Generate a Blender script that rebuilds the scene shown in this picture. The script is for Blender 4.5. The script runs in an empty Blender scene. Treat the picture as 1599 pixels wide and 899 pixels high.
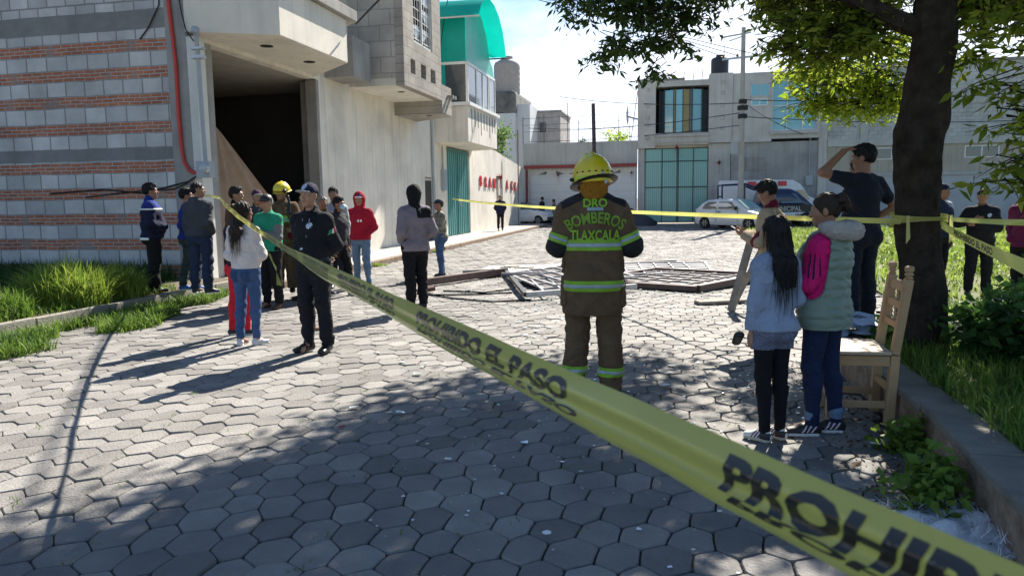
import bpy, bmesh, math, random
import numpy as np
from mathutils import Vector, Matrix
from mathutils.bvhtree import BVHTree
R_ = math.radians
rnd = random.Random(7)
npr = np.random.RandomState(11)
sc = bpy.context.scene
col = sc.collection
# ------------------------------------------------------------------ camera, sky, sun, exposure
cam = bpy.data.objects.new('camera', bpy.data.cameras.new('camera'))
col.objects.link(cam)
cam.matrix_world = Matrix.Translation((0, 0, 1.6)) @ Matrix.Rotation(R_(90-6.886), 4, 'X') @ Matrix.Rotation(-0.014, 4, 'Z')
cam.data.sensor_width = 36
cam.data.lens = 26.0
cam.data.clip_start = .05
cam.data.clip_end = 2000
cam.data.dof.use_dof = True
cam.data.dof.focus_distance = 8.0
cam.data.dof.aperture_fstop = 8.5
sc.camera = cam
SUN_EL, SUN_AZ = 41.0, 25.5          # azimuth to the right of +Y
w = bpy.data.worlds.new('World'); sc.world = w; w.use_nodes = True
nt = w.node_tree; nt.nodes.clear()
def N(t, n, **k):
    x = t.nodes.new(n)
    for a, b in k.items(): setattr(x, a, b)
    return x
sky = N(nt, 'ShaderNodeTexSky', sky_type='NISHITA', sun_disc=False)
sky.sun_elevation = R_(SUN_EL); sky.sun_rotation = R_(SUN_AZ)
sky.altitude = 2200; sky.air_density = 1.1; sky.dust_density = .5; sky.ozone_density = 2.0
tc = N(nt, 'ShaderNodeTexCoord'); sep = N(nt, 'ShaderNodeSeparateXYZ'); nt.links.new(tc.outputs['Generated'], sep.inputs[0])
mp = N(nt, 'ShaderNodeMapping'); mp.inputs['Scale'].default_value = (1, 1, 2.6); nt.links.new(tc.outputs['Generated'], mp.inputs[0])
nz = N(nt, 'ShaderNodeTexNoise'); nz.inputs['Scale'].default_value = 2.3; nz.inputs['Detail'].default_value = 9; nz.inputs['Roughness'].default_value = .55
nt.links.new(mp.outputs[0], nz.inputs['Vector'])
def M(t, op, a, b=None, c=None, clamp=False):
    x = N(t, 'ShaderNodeMath', operation=op, use_clamp=clamp)
    for i, v in enumerate((a, b, c)):
        if v is None: continue
        if isinstance(v, (int, float)): x.inputs[i].default_value = v
        else: t.links.new(v, x.inputs[i])
    return x.outputs[0]
# cloud bank low in the sky ahead, thinner to the left and upwards
g = M(nt, 'MULTIPLY_ADD', sep.outputs['Z'], -5.0, 1.02)
g = M(nt, 'MULTIPLY_ADD', sep.outputs['X'], 1.5, g)
g = M(nt, 'MULTIPLY_ADD', M(nt, 'SUBTRACT', nz.outputs[0], .5), 2.6, g)
g = M(nt, 'MULTIPLY', g, 2.2, clamp=True)
front = M(nt, 'MULTIPLY_ADD', sep.outputs['Y'], 2.5, -.6, clamp=True)
g = M(nt, 'MULTIPLY', g, front, clamp=True)
mx = N(nt, 'ShaderNodeMixRGB'); nt.links.new(g, mx.inputs[0]); nt.links.new(sky.outputs[0], mx.inputs[1])
mx.inputs[2].default_value = (7.6, 8.3, 9.6, 1)
bg = N(nt, 'ShaderNodeBackground'); bg.inputs[1].default_value = .072
nt.links.new(mx.outputs[0], bg.inputs[0])
wo = N(nt, 'ShaderNodeOutputWorld'); nt.links.new(bg.outputs[0], wo.inputs[0])
sun = bpy.data.objects.new('sun', bpy.data.lights.new('sun', 'SUN')); col.objects.link(sun)
sun.data.energy = 5.0; sun.data.angle = R_(.53); sun.data.color = (1, .93, .82)
e, a = R_(SUN_EL), R_(SUN_AZ)
sund = Vector((math.cos(e)*math.sin(a), math.cos(e)*math.cos(a), math.sin(e)))
sun.rotation_euler = sund.to_track_quat('Z', 'Y').to_euler()
vs = sc.view_settings
vs.view_transform = 'Standard'; vs.look = 'None'; vs.exposure = 1.36; vs.gamma = 1; vs.use_curve_mapping = False
sc.render.engine = 'CYCLES'
sc.cycles.max_bounces = 6; sc.cycles.diffuse_bounces = 3; sc.cycles.glossy_bounces = 3; sc.cycles.transmission_bounces = 4; sc.cycles.transparent_max_bounces = 6
sc.cycles.sample_clamp_indirect = 4; sc.cycles.sample_clamp_direct = 12
sc.cycles.use_denoising = True
# ------------------------------------------------------------------ helpers
A = R_(12.2)
SC = (-5.9, 14.0)                       # the left building's corner: origin of the street frame
def W(x, y, z=0):
    return Vector((SC[0]+x*math.cos(A)+y*math.sin(A), SC[1]-x*math.sin(A)+y*math.cos(A), z))
def WL(p):
    dx, dy = p[0]-SC[0], p[1]-SC[1]
    return (dx*math.cos(A)-dy*math.sin(A), dx*math.sin(A)+dy*math.cos(A))
def tag(o, label=None, cat=None, group=None, kind=None):
    if label: o['label'] = label
    if cat: o['category'] = cat
    if group: o['group'] = group
    if kind: o['kind'] = kind
    return o
def empty(name, loc, rz=0, label=None, cat=None, group=None):
    o = bpy.data.objects.new(name, None); col.objects.link(o)
    o.location = loc; o.rotation_euler = (0, 0, rz); o.empty_display_size = .1
    return tag(o, label, cat, group)
def street(name, x, y, z, label, cat, group=None):   # an Empty turned to the street
    o = empty(name, W(x, y, z), -A, label, cat, group); o['off'] = (x, y, z); return o
def mesh_np(name, v, f, mat, parent=None, smooth=False, loc=None):
    me = bpy.data.meshes.new(name)
    v = np.asarray(v, np.float32); f = np.asarray(f, np.int32)
    n, k = f.shape
    me.vertices.add(len(v)); me.vertices.foreach_set('co', v.ravel())
    me.loops.add(n*k); me.loops.foreach_set('vertex_index', f.ravel())
    me.polygons.add(n); me.polygons.foreach_set('loop_start', np.arange(0, n*k, k, dtype=np.int32))
    me.polygons.foreach_set('use_smooth', np.full(n, smooth))
    me.update(calc_edges=True); me.validate()
    o = bpy.data.objects.new(name, me); col.objects.link(o)
    if mat: me.materials.append(mat)
    if parent: o.parent = parent
    if loc is not None: o.location = loc
    return o
class MB:
    def __init__(s, off=(0, 0, 0)): s.v = []; s.f = []; s.off = Vector(off)
    def add(s, vs, fs):
        b = len(s.v); s.v += [tuple(Vector(v)-s.off) for v in vs]; s.f += [tuple(i+b for i in f) for f in fs]; return s
    def box(s, x0, x1, y0, y1, z0, z1):
        return s.add([(x0,y0,z0),(x1,y0,z0),(x1,y1,z0),(x0,y1,z0),(x0,y0,z1),(x1,y0,z1),(x1,y1,z1),(x0,y1,z1)],
                     [(0,3,2,1),(4,5,6,7),(0,1,5,4),(1,2,6,5),(2,3,7,6),(3,0,4,7)])
    def prism(s, pts, z0, z1):           # pts counterclockwise in plan
        n = len(pts)
        return s.add([(p[0],p[1],z0) for p in pts]+[(p[0],p[1],z1) for p in pts],
                     [tuple(range(n))[::-1], tuple(range(n,2*n))]+[(i,(i+1)%n,n+(i+1)%n,n+i) for i in range(n)])
    def extr(s, pts, d):                 # any planar polygon pushed along d
        n = len(pts); d = Vector(d); P = [Vector(p) for p in pts]
        return s.add(P+[p+d for p in P], [tuple(range(n))[::-1], tuple(range(n,2*n))]+[(i,(i+1)%n,n+(i+1)%n,n+i) for i in range(n)])
    def tube(s, path, r, n=8, cap=True):
        P = [Vector(p) for p in path]; rr = r if isinstance(r, (list, tuple)) else [r]*len(P)
        vs = []; up = Vector((0, 0, 1)); prev = None
        for i, p in enumerate(P):
            t = (P[min(i+1, len(P)-1)]-P[max(i-1, 0)]).normalized()
            if prev is None:
                a = t.cross(up) if abs(t.z) < .95 else t.cross(Vector((1, 0, 0)))
                a.normalize()
            else:
                a = (prev-t*prev.dot(t)).normalized()
            prev = a; b = t.cross(a)
            for k in range(n):
                q = 2*math.pi*k/n; vs.append(p+(a*math.cos(q)+b*math.sin(q))*rr[i])
        fs = [(i*n+k, i*n+(k+1) % n, (i+1)*n+(k+1) % n, (i+1)*n+k) for i in range(len(P)-1) for k in range(n)]
        if cap: fs += [tuple(range(n))[::-1], tuple(range((len(P)-1)*n, len(P)*n))]
        return s.add(vs, fs)
    def bar(s, a, b, wd, th=None, up=(0, 0, 1)):   # rectangular bar from a to b
        th = th or wd; a = Vector(a); b = Vector(b); t = (b-a).normalized(); u = Vector(up)
        if abs(t.dot(u)) > .98: u = Vector((1, 0, 0))
        x = t.cross(u).normalized()*wd/2; y = x.cross(t).normalized()*th/2
        return s.add([a-x-y, a+x-y, a+x+y, a-x+y, b-x-y, b+x-y, b+x+y, b-x+y], [(0,3,2,1),(4,5,6,7),(0,1,5,4),(1,2,6,5),(2,3,7,6),(3,0,4,7)])
    def lathe(s, prof, c, n=20, axis='Z'):
        vs = []
        for r, z in prof:
            for k in range(n):
                q = 2*math.pi*k/n; x, y = r*math.cos(q), r*math.sin(q)
                vs.append(Vector(c)+(Vector((x, y, z)) if axis == 'Z' else Vector((z, x, y)) if axis == 'X' else Vector((x, z, y))))
        m = len(prof)
        fs = [(i*n+k, i*n+(k+1) % n, (i+1)*n+(k+1) % n, (i+1)*n+k) for i in range(m-1) for k in range(n)]
        fs += [tuple(range(n))[::-1], tuple(range((m-1)*n, m*n))]
        return s.add(vs, fs)
    def build(s, name, mat, parent=None, smooth=False, bevel=0, loc=None):
        me = bpy.data.meshes.new(name); me.from_pydata(s.v, [], s.f)
        bm = bmesh.new(); bm.from_mesh(me); bmesh.ops.recalc_face_normals(bm, faces=bm.faces)
        if bevel: bmesh.ops.bevel(bm, geom=[e for e in bm.edges if len(e.link_faces) == 2 and e.calc_face_angle(0) > .5], offset=bevel, segments=2, profile=.6, affect='EDGES', clamp_overlap=True)
        if smooth:
            for f in bm.faces: f.smooth = True
            for e in bm.edges:
                if len(e.link_faces) == 2 and e.calc_face_angle(0) > R_(40): e.smooth = False
        bm.to_mesh(me); bm.free()
        o = bpy.data.objects.new(name, me); col.objects.link(o)
        if mat: me.materials.append(mat)
        if parent: o.parent = parent
        if loc is not None: o.location = loc
        return o
# ------------------------------------------------------------------ materials
MC = {}
def mat(name, c, rough=.8, var=.15, scale=3, bump=0, bscale=30, metal=0, spec=.4, trans=0, coat=0, detail=5, stain=0, sheen=0, c2=None, alpha=None, streak=0):
    if name in MC: return MC[name]
    m = bpy.data.materials.new(name); m.use_nodes = True; t = m.node_tree
    b = t.nodes['Principled BSDF']; L = t.links.new
    o = N(t, 'ShaderNodeTexCoord')
    src = o.outputs['Object']
    n1 = N(t, 'ShaderNodeTexNoise'); n1.inputs['Scale'].default_value = scale; n1.inputs['Detail'].default_value = detail; n1.inputs['Roughness'].default_value = .6
    L(src, n1.inputs['Vector'])
    mr = N(t, 'ShaderNodeMapRange'); mr.inputs[1].default_value = .3; mr.inputs[2].default_value = .7; L(n1.outputs[0], mr.inputs[0])
    mx = N(t, 'ShaderNodeMixRGB'); L(mr.outputs[0], mx.inputs[0])
    c2_ = c2 or [min(1, x*(1+var)) for x in c]
    mx.inputs[1].default_value = (*[x*(1-var) for x in c], 1) if not c2 else (*c, 1); mx.inputs[2].default_value = (*c2_, 1)
    out = mx.outputs[0]
    if streak:                        # rain streaks: vertical, real dirt
        mpp = N(t, 'ShaderNodeMapping'); mpp.inputs['Scale'].default_value = (4, 4, .22); L(src, mpp.inputs[0])
        n3 = N(t, 'ShaderNodeTexNoise'); n3.inputs['Scale'].default_value = 1.6; n3.inputs['Detail'].default_value = 7; L(mpp.outputs[0], n3.inputs['Vector'])
        r3 = N(t, 'ShaderNodeMapRange'); r3.inputs[1].default_value = .5; r3.inputs[2].default_value = .75; L(n3.outputs[0], r3.inputs[0])
        m3 = N(t, 'ShaderNodeMixRGB'); L(M(t, 'MULTIPLY', r3.outputs[0], streak), m3.inputs[0]); L(out, m3.inputs[1]); m3.inputs[2].default_value = (*[x*.45 for x in c], 1); out = m3.outputs[0]
    if stain:
        n4 = N(t, 'ShaderNodeTexNoise'); n4.inputs['Scale'].default_value = .7; n4.inputs['Detail'].default_value = 8; L(src, n4.inputs['Vector'])
        r4 = N(t, 'ShaderNodeMapRange'); r4.inputs[1].default_value = .52; r4.inputs[2].default_value = .68; L(n4.outputs[0], r4.inputs[0])
        m4 = N(t, 'ShaderNodeMixRGB'); L(M(t, 'MULTIPLY', r4.outputs[0], stain), m4.inputs[0]); L(out, m4.inputs[1]); m4.inputs[2].default_value = (*[x*.55 for x in c], 1); out = m4.outputs[0]
    L(out, b.inputs['Base Color'])
    b.inputs['Roughness'].default_value = rough; b.inputs['Metallic'].default_value = metal; b.inputs['Specular IOR Level'].default_value = spec
    if coat: b.inputs['Coat Weight'].default_value = coat; b.inputs['Coat Roughness'].default_value = .12
    if sheen: b.inputs['Sheen Weight'].default_value = sheen
    if bump:
        n2 = N(t, 'ShaderNodeTexNoise'); n2.inputs['Scale'].default_value = bscale; n2.inputs['Detail'].default_value = 4; L(src, n2.inputs['Vector'])
        bp = N(t, 'ShaderNodeBump'); bp.inputs['Strength'].default_value = bump; bp.inputs['Distance'].default_value = .02; L(n2.outputs[0], bp.inputs['Height']); L(bp.outputs[0], b.inputs['Normal'])
    if trans:                         # thin translucent sheet
        tr = N(t, 'ShaderNodeBsdfTranslucent'); L(out, tr.inputs[0])
        ms = N(t, 'ShaderNodeMixShader'); ms.inputs[0].default_value = trans; L(b.outputs[0], ms.inputs[1]); L(tr.outputs[0], ms.inputs[2]); L(ms.outputs[0], t.nodes['Material Output'].inputs[0])
    MC[name] = m; return m
def brick_nodes(t, vec, w_, h_, c1, c2, mortar, ms, off=.5, seedshift=(0, 0, 0)):
    b = N(t, 'ShaderNodeTexBrick'); b.offset = off
    b.inputs['Color1'].default_value = (*c1, 1); b.inputs['Color2'].default_value = (*c2, 1); b.inputs['Mortar'].default_value = (*mortar, 1)
    b.inputs['Scale'].default_value = 1; b.inputs['Mortar Size'].default_value = ms; b.inputs['Brick Width'].default_value = w_; b.inputs['Row Height'].default_value = h_; b.inputs['Mortar Smooth'].default_value = .3
    t.links.new(vec, b.inputs['Vector']); return b
def wall_mat(name, axis, c1, c2, mortar, bw=.4, bh=.2, ms=.012, rough=.9, bands=None):
    """block wall; axis = which object axis runs along the wall; bands = z ranges of red brick / plain concrete"""
    m = bpy.data.materials.new(name); m.use_nodes = True; t = m.node_tree; L = t.links.new
    b = t.nodes['Principled BSDF']; b.inputs['Roughness'].default_value = rough; b.inputs['Specular IOR Level'].default_value = .2
    o = N(t, 'ShaderNodeTexCoord'); s = N(t, 'ShaderNodeSeparateXYZ'); L(o.outputs['Object'], s.inputs[0])
    nw = N(t, 'ShaderNodeTexNoise'); nw.inputs['Scale'].default_value = 1.7; nw.inputs['Detail'].default_value = 5; L(o.outputs['Object'], nw.inputs['Vector'])
    zz = M(t, 'MULTIPLY_ADD', M(t, 'SUBTRACT', nw.outputs[0], .5), .05, s.outputs['Z'])
    def vec(dz):
        c = N(t, 'ShaderNodeCombineXYZ'); L(s.outputs['X' if axis == 0 else 'Y'], c.inputs[0]); L(M(t, 'SUBTRACT', zz, dz), c.inputs[1]); return c.outputs[0]
    base = brick_nodes(t, vec(0), bw, bh, c1, c2, mortar, ms)
    out = base.outputs['Color']; fac = base.outputs['Fac']
    if bands:
        reds, beams = bands
        blk = brick_nodes(t, vec(reds[0][1]), bw, .288, c1, c2, mortar, ms)
        out = blk.outputs['Color']; fac = blk.outputs['Fac']
        rb = brick_nodes(t, vec(0), .235, .072, (.30, .105, .075), (.20, .085, .065), (.36, .33, .31), .011)
        zs = sorted(list(reds)+list(beams)); zones = [(zs[i][1], zs[i+1][0]) for i in range(len(zs)-1) if zs[i+1][0]-zs[i][1] > .05 and zs[i+1][0] < 5.2]
        for z0, z1 in zones:
            k = M(t, 'MULTIPLY', M(t, 'GREATER_THAN', zz, z0), M(t, 'LESS_THAN', zz, z1)); r1 = brick_nodes(t, vec(z0), bw*(.9+.2*((z0*7) % 1)), z1-z0, c1, c2, mortar, ms, seedshift=(0, 0, 0)); r1.offset = (z0*3.7) % 1
            cc_ = N(t, 'ShaderNodeCombineXYZ'); L(M(t, 'ADD', s.outputs['X' if axis == 0 else 'Y'], z0*1.37), cc_.inputs[0]); L(M(t, 'SUBTRACT', zz, z0), cc_.inputs[1]); L(cc_.outputs[0], r1.inputs['Vector'])
            mm = N(t, 'ShaderNodeMixRGB'); L(k, mm.inputs[0]); L(out, mm.inputs[1]); L(r1.outputs['Color'], mm.inputs[2]); out = mm.outputs[0]
            f2 = N(t, 'ShaderNodeMix'); L(k, f2.inputs[0]); L(fac, f2.inputs[2]); L(r1.outputs['Fac'], f2.inputs[3]); fac = f2.outputs[0]
        for z0, z1 in reds:
            k = M(t, 'MULTIPLY', M(t, 'GREATER_THAN', zz, z0), M(t, 'LESS_THAN', zz, z1))
            r1 = brick_nodes(t, vec(z0), .235, (z1-z0)/3, (.50, .185, .10), (.32, .13, .085), (.44, .42, .40), .0095)
            # cement smeared over some of the bricks
            n5 = N(t, 'ShaderNodeTexNoise'); n5.inputs['Scale'].default_value = 2.2; n5.inputs['Detail'].default_value = 6; L(o.outputs['Object'], n5.inputs['Vector'])
            r5 = N(t, 'ShaderNodeMapRange'); r5.inputs[1].default_value = .56; r5.inputs[2].default_value = .63; L(n5.outputs[0], r5.inputs[0])
            ms5 = N(t, 'ShaderNodeMixRGB'); L(M(t, 'MULTIPLY', r5.outputs[0], .75), ms5.inputs[0]); L(r1.outputs['Color'], ms5.inputs[1]); ms5.inputs[2].default_value = (.25, .22, .20, 1)
            mm = N(t, 'ShaderNodeMixRGB'); L(k, mm.inputs[0]); L(out, mm.inputs[1]); L(ms5.outputs[0], mm.inputs[2]); out = mm.outputs[0]
            f2 = N(t, 'ShaderNodeMix'); L(k, f2.inputs[0]); L(fac, f2.inputs[2]); L(r1.outputs['Fac'], f2.inputs[3]); fac = f2.outputs[0]
        for z0, z1 in beams:
            k = M(t, 'MULTIPLY', M(t, 'GREATER_THAN', zz, z0), M(t, 'LESS_THAN', zz, z1))
            mm = N(t, 'ShaderNodeMixRGB'); L(k, mm.inputs[0]); L(out, mm.inputs[1]); mm.inputs[2].default_value = (.235, .235, .23, 1); out = mm.outputs[0]
            fac = M(t, 'MULTIPLY', fac, M(t, 'SUBTRACT', 1, k))
    n1 = N(t, 'ShaderNodeTexNoise'); n1.inputs['Scale'].default_value = 1.1; n1.inputs['Detail'].default_value = 9; n1.inputs['Roughness'].default_value = .65; L(o.outputs['Object'], n1.inputs['Vector'])
    r1 = N(t, 'ShaderNodeMapRange'); r1.inputs[1].default_value = .3; r1.inputs[2].default_value = .72; r1.inputs[3].default_value = .68; r1.inputs[4].default_value = 1.18; L(n1.outputs[0], r1.inputs[0])
    mu = N(t, 'ShaderNodeMixRGB', blend_type='MULTIPLY'); mu.inputs[0].default_value = 1; L(out, mu.inputs[1]); L(r1.outputs[0], mu.inputs[2])
    L(mu.outputs[0], b.inputs['Base Color'])
    n2 = N(t, 'ShaderNodeTexNoise'); n2.inputs['Scale'].default_value = 60; L(o.outputs['Object'], n2.inputs['Vector'])
    bp = N(t, 'ShaderNodeBump'); bp.inputs['Strength'].default_value = .6; bp.inputs['Distance'].default_value = .012
    L(M(t, 'MULTIPLY_ADD', fac, -1.2, M(t, 'MULTIPLY', n2.outputs[0], .3)), bp.inputs['Height']); L(bp.outputs[0], b.inputs['Normal'])
    MC[name] = m; return m
def glass(name, c, rough=.06):
    return mat(name, c, rough=rough, var=.05, scale=.8, spec=.8, bump=.03, bscale=1.5)
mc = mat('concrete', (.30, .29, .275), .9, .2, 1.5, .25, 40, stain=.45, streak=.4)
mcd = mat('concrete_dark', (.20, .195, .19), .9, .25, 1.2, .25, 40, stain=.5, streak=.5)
mplas = mat('plaster_wall', (.72, .67, .59), .9, .12, .9, .3, 14, stain=.38, streak=.42)
mpaint = mat('painted_balcony', (.70, .66, .58), .85, .09, 1.1, .15, 14, stain=.25, streak=.25)
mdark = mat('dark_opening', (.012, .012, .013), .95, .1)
mblack = mat('black_plastic', (.02, .02, .022), .45, .1, bump=.02)
msteel = mat('galvanised_steel', (.42, .44, .46), .45, .12, 8, metal=.6)
mgreyplastic = mat('grey_plastic', (.34, .37, .40), .5, .08)
mred = mat('red_conduit', (.50, .045, .035), .5, .12, 12)
mrust = mat('rusty_steel', (.13, .065, .045), .75, .35, 14, .2, 60)
mwhite = mat('white_paint', (.74, .74, .72), .5, .05, 3)
mrubber = mat('rubber', (.02, .02, .02), .85, .2, 20)
mcable = mat('cable', (.018, .018, .02), .7, .1)
mteal = mat('teal_sheet_backlit', (.02, .60, .54), .4, .06, 2, trans=.62)  # backlit depth of the teal put into the colour; paler copy below
mteal2 = mat('teal_sheet_pale', (.20, .66, .60), .35, .06, 2, trans=.45)
mtealdoor = mat('teal_door', (.13, .36, .34), .5, .12, 2.5, .06, 6, stain=.2)
mglb = glass('blue_glass', (.15, .40, .46)); mgld = glass('dark_glass', (.03, .045, .055)); mglt = glass('teal_glass', (.13, .42, .42))
mwinf = mat('window_frame', (.50, .50, .49), .5, .08)
mredp = mat('red_trim', (.28, .06, .055), .75, .25, 6)
def mesh_multi(name, v, flist, mat, parent=None, smooth=False):
    me = bpy.data.meshes.new(name); v = np.asarray(v, np.float32)
    me.vertices.add(len(v)); me.vertices.foreach_set('co', v.ravel())
    idx = np.concatenate([f.ravel() for f in flist]).astype(np.int32)
    sizes = np.concatenate([np.full(len(f), f.shape[1]) for f in flist]); st = np.concatenate([[0], np.cumsum(sizes)[:-1]]).astype(np.int32)
    me.loops.add(len(idx)); me.loops.foreach_set('vertex_index', idx)
    me.polygons.add(len(st)); me.polygons.foreach_set('loop_start', st)
    me.polygons.foreach_set('use_smooth', np.full(len(st), smooth))
    me.update(calc_edges=True); me.validate()
    o = bpy.data.objects.new(name, me); col.objects.link(o); me.materials.append(mat)
    if parent: o.parent = parent
    return o
def Wn(P):   # street frame array -> world
    P = np.asarray(P, float); q = P.copy()
    q[:, 0] = SC[0]+P[:, 0]*math.cos(A)+P[:, 1]*math.sin(A); q[:, 1] = SC[1]-P[:, 0]*math.sin(A)+P[:, 1]*math.cos(A); return q
# ---- ground
msoil = mat('soil', (.085, .07, .045), .95, .35, 4, .5, 30, c2=(.14, .115, .08))
mgrass_g = mat('grass_floor', (.07, .11, .03), .95, .3, 2.2, .5, 60, c2=(.16, .15, .07))
mb = MB(); mb.add([(-300, -60, -.06), (300, -60, -.06), (300, 700, -.06), (-300, 700, -.06)], [(0, 1, 2, 3)])
tag(mb.build('ground', mat('ground_dust', (.20, .18, .15), .95, .2, .5)), kind='structure')
# ---- road: hexagonal concrete setts
mgrout = mat('grout', (.03, .03, .026), .95, .3, 6, .4, 50, c2=(.06, .058, .045))
mb = MB(); mb.add([W(1.0, -17, -.017), W(14, -17, -.017), W(14, 24, -.017), W(34, 24, -.017), W(34, 33, -.017), W(-30, 33, -.017), W(-30, 32.4, -.017), W(1, 32.4, -.017)], [(0, 1, 2, 3, 4, 5, 6, 7)])
tag(mb.build('road_bed', mgrout), kind='structure')
m = mat('setts', (.205, .197, .188), .8, .12, 3.5, .5, 55, spec=.3, c2=(.285, .27, .25), stain=.4, detail=9)
t = m.node_tree; b = t.nodes['Principled BSDF']; gm = N(t, 'ShaderNodeNewGeometry')
ol = b.inputs['Base Color'].links[0].from_socket
rm = N(t, 'ShaderNodeMapRange'); rm.inputs[3].default_value = .70; rm.inputs[4].default_value = 1.18; t.links.new(gm.outputs['Random Per Island'], rm.inputs[0])
nb = N(t, 'ShaderNodeTexNoise'); nb.inputs['Scale'].default_value = .5; nb.inputs['Detail'].default_value = 6; t.links.new(N(t, 'ShaderNodeTexCoord').outputs['Object'], nb.inputs['Vector'])
rb_ = N(t, 'ShaderNodeMapRange'); rb_.inputs[1].default_value = .3; rb_.inputs[2].default_value = .7; rb_.inputs[3].default_value = .82; rb_.inputs[4].default_value = 1.1; t.links.new(nb.outputs[0], rb_.inputs[0])
mu = N(t, 'ShaderNodeMixRGB', blend_type='MULTIPLY'); mu.inputs[0].default_value = 1; t.links.new(ol, mu.inputs[1]); t.links.new(M(t, 'MULTIPLY', rm.outputs[0], rb_.outputs[0]), mu.inputs[2]); t.links.new(mu.outputs[0], b.inputs['Base Color'])
msetts = m
def setts():
    w_, p_ = .215, .228; cells = []
    for j in range(int(50/p_)):
        y = -17+j*p_
        for i in range(int(45/w_)):
            x = .8+i*w_+(w_/2 if j % 2 else 0)
            lim = 10.22 if y < -4.5 else (11.9 if y < 24 else 33)
            lo = 1.15 if y < 0 else 1.75
            if x < lo or x > lim or y > 32.2: continue
            wx = W(x, y)
            if wx.y < -1 or abs(wx.x) > .85*abs(wx.y)+4: continue
            cells.append((x, y))
    c = np.array(cells); n = len(c)
    # hexagon corners, moved by a smooth field so that shared corners stay shared
    cor = np.array([(0, 2/3), (.5, 1/3), (.5, -1/3), (0, -2/3), (-.5, -1/3), (-.5, 1/3)])*np.array([w_, p_*1.0])
    V = c[:, None, :]+cor[None]
    def warp(V):
        x, y = V[..., 0], V[..., 1]
        dx = .013*np.sin(13.1*x+6.3*y+np.sin(4.3*y))+.009*np.sin(31*x-17*y)+.03*np.sin(.9*x+1.7*y)
        dy = .012*np.sin(11.3*y-8.1*x+np.sin(6.1*x))+.009*np.sin(25*x+29*y)+.02*np.sin(1.3*x-.8*y)
        return np.stack([x+dx, y+dy], -1)
    V = warp(V); ctr = V.mean(1, keepdims=True)
    pts = []
    for k in range(6):
        a, b2 = V[:, k], V[:, (k+1) % 6]; e_ = b2-a; nrm = np.stack([e_[:, 1], -e_[:, 0]], 1)
        bul = (.020*(-1)**k if k in (1, 4) else .024*np.sign([1, 0, -1, 1, 0, -1][k]+.01))     # wavy sides, arched tops
        for q in (.09, .5, .91):
            pts.append(a+e_*q-nrm*(bul if q == .5 else bul*.3))
    Pn = np.stack(pts, 1); K = Pn.shape[1]
    top = ctr+(Pn-ctr)*.925; mid = ctr+(Pn-ctr)*.962; low = ctr+(Pn-ctr)*.97
    tilt = npr.normal(0, .016, (n, 2)); dz = npr.normal(0, .003, n)
    def z(Q, base): return (Q-ctr)[..., 0]*tilt[:, :1]+(Q-ctr)[..., 1]*tilt[:, 1:]+dz[:, None]+base
    allv = np.concatenate([np.concatenate([top, z(top, 0)[..., None]], -1), np.concatenate([mid, z(mid, -.008)[..., None]], -1), np.concatenate([low, z(low, -.03)[..., None]], -1)], 1)
    base = np.arange(n)[:, None]*3*K
    f0 = base+np.arange(K)[::-1][None]
    k = np.arange(K); k2 = (k+1) % K
    q1 = (base[:, :, None]+np.stack([k, k2, k2+K, k+K], 1)[None]).reshape(-1, 4)
    q2 = (base[:, :, None]+np.stack([k+K, k2+K, k2+2*K, k+2*K], 1)[None]).reshape(-1, 4)
    o = mesh_multi('road', Wn(allv.reshape(-1, 3)), [f0, q1, q2], msetts)
    return tag(o, kind='structure')
setts()
# ---- left verge, sidewalk, kerbs
mkerb = mat('kerb_concrete', (.29, .27, .23), .9, .2, 3, .4, 40, stain=.5)
mb = MB(); mb.prism([W(-30, -17)[:2], W(.86, -17)[:2], W(.86, -.01)[:2], W(-30, -.01)[:2]], -.05, .19); tag(mb.build('verge', msoil), kind='structure')
mb = MB()
for y in np.arange(-16, 0, 1.25):
    mb.box(.862+rnd.uniform(-.01, .01), .965, y+.01, y+1.24, -.03, .20+rnd.uniform(-.008, .008))
o = mb.build('kerb', mkerb, bevel=.012); o.location = (SC[0], SC[1], 0); o.rotation_euler = (0, 0, -A); tag(o, kind='structure')
mside = mat('sidewalk_concrete', (.40, .38, .34), .9, .12, 1.5, .3, 40, stain=.35)
mb = MB()
for y0 in np.arange(0, 32, 2.0):
    xe = 1.45 if y0 < 10 else 1.6
    mb.box(.002, xe, y0+.006, y0+1.994, -.03, .12)
o = mb.build('sidewalk', mside, bevel=.01); o.location = (SC[0], SC[1], 0); o.rotation_euler = (0, 0, -A); tag(o, kind='structure')
mkbrown = mat('kerb_brown', (.20, .135, .09), .95, .35, 5, .6, 30, c2=(.30, .22, .16))
mb = MB()
for y0 in np.arange(0, 32, 1.0):
    xe = 1.45 if y0 < 10 else 1.6
    mb.box(xe+.002, xe+.13, y0+.004, y0+.996, -.03, .11+rnd.uniform(-.01, .006))
o = mb.build('sidewalk_kerb', mkbrown, bevel=.012); o.location = (SC[0], SC[1], 0); o.rotation_euler = (0, 0, -A); tag(o, kind='structure')
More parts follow.
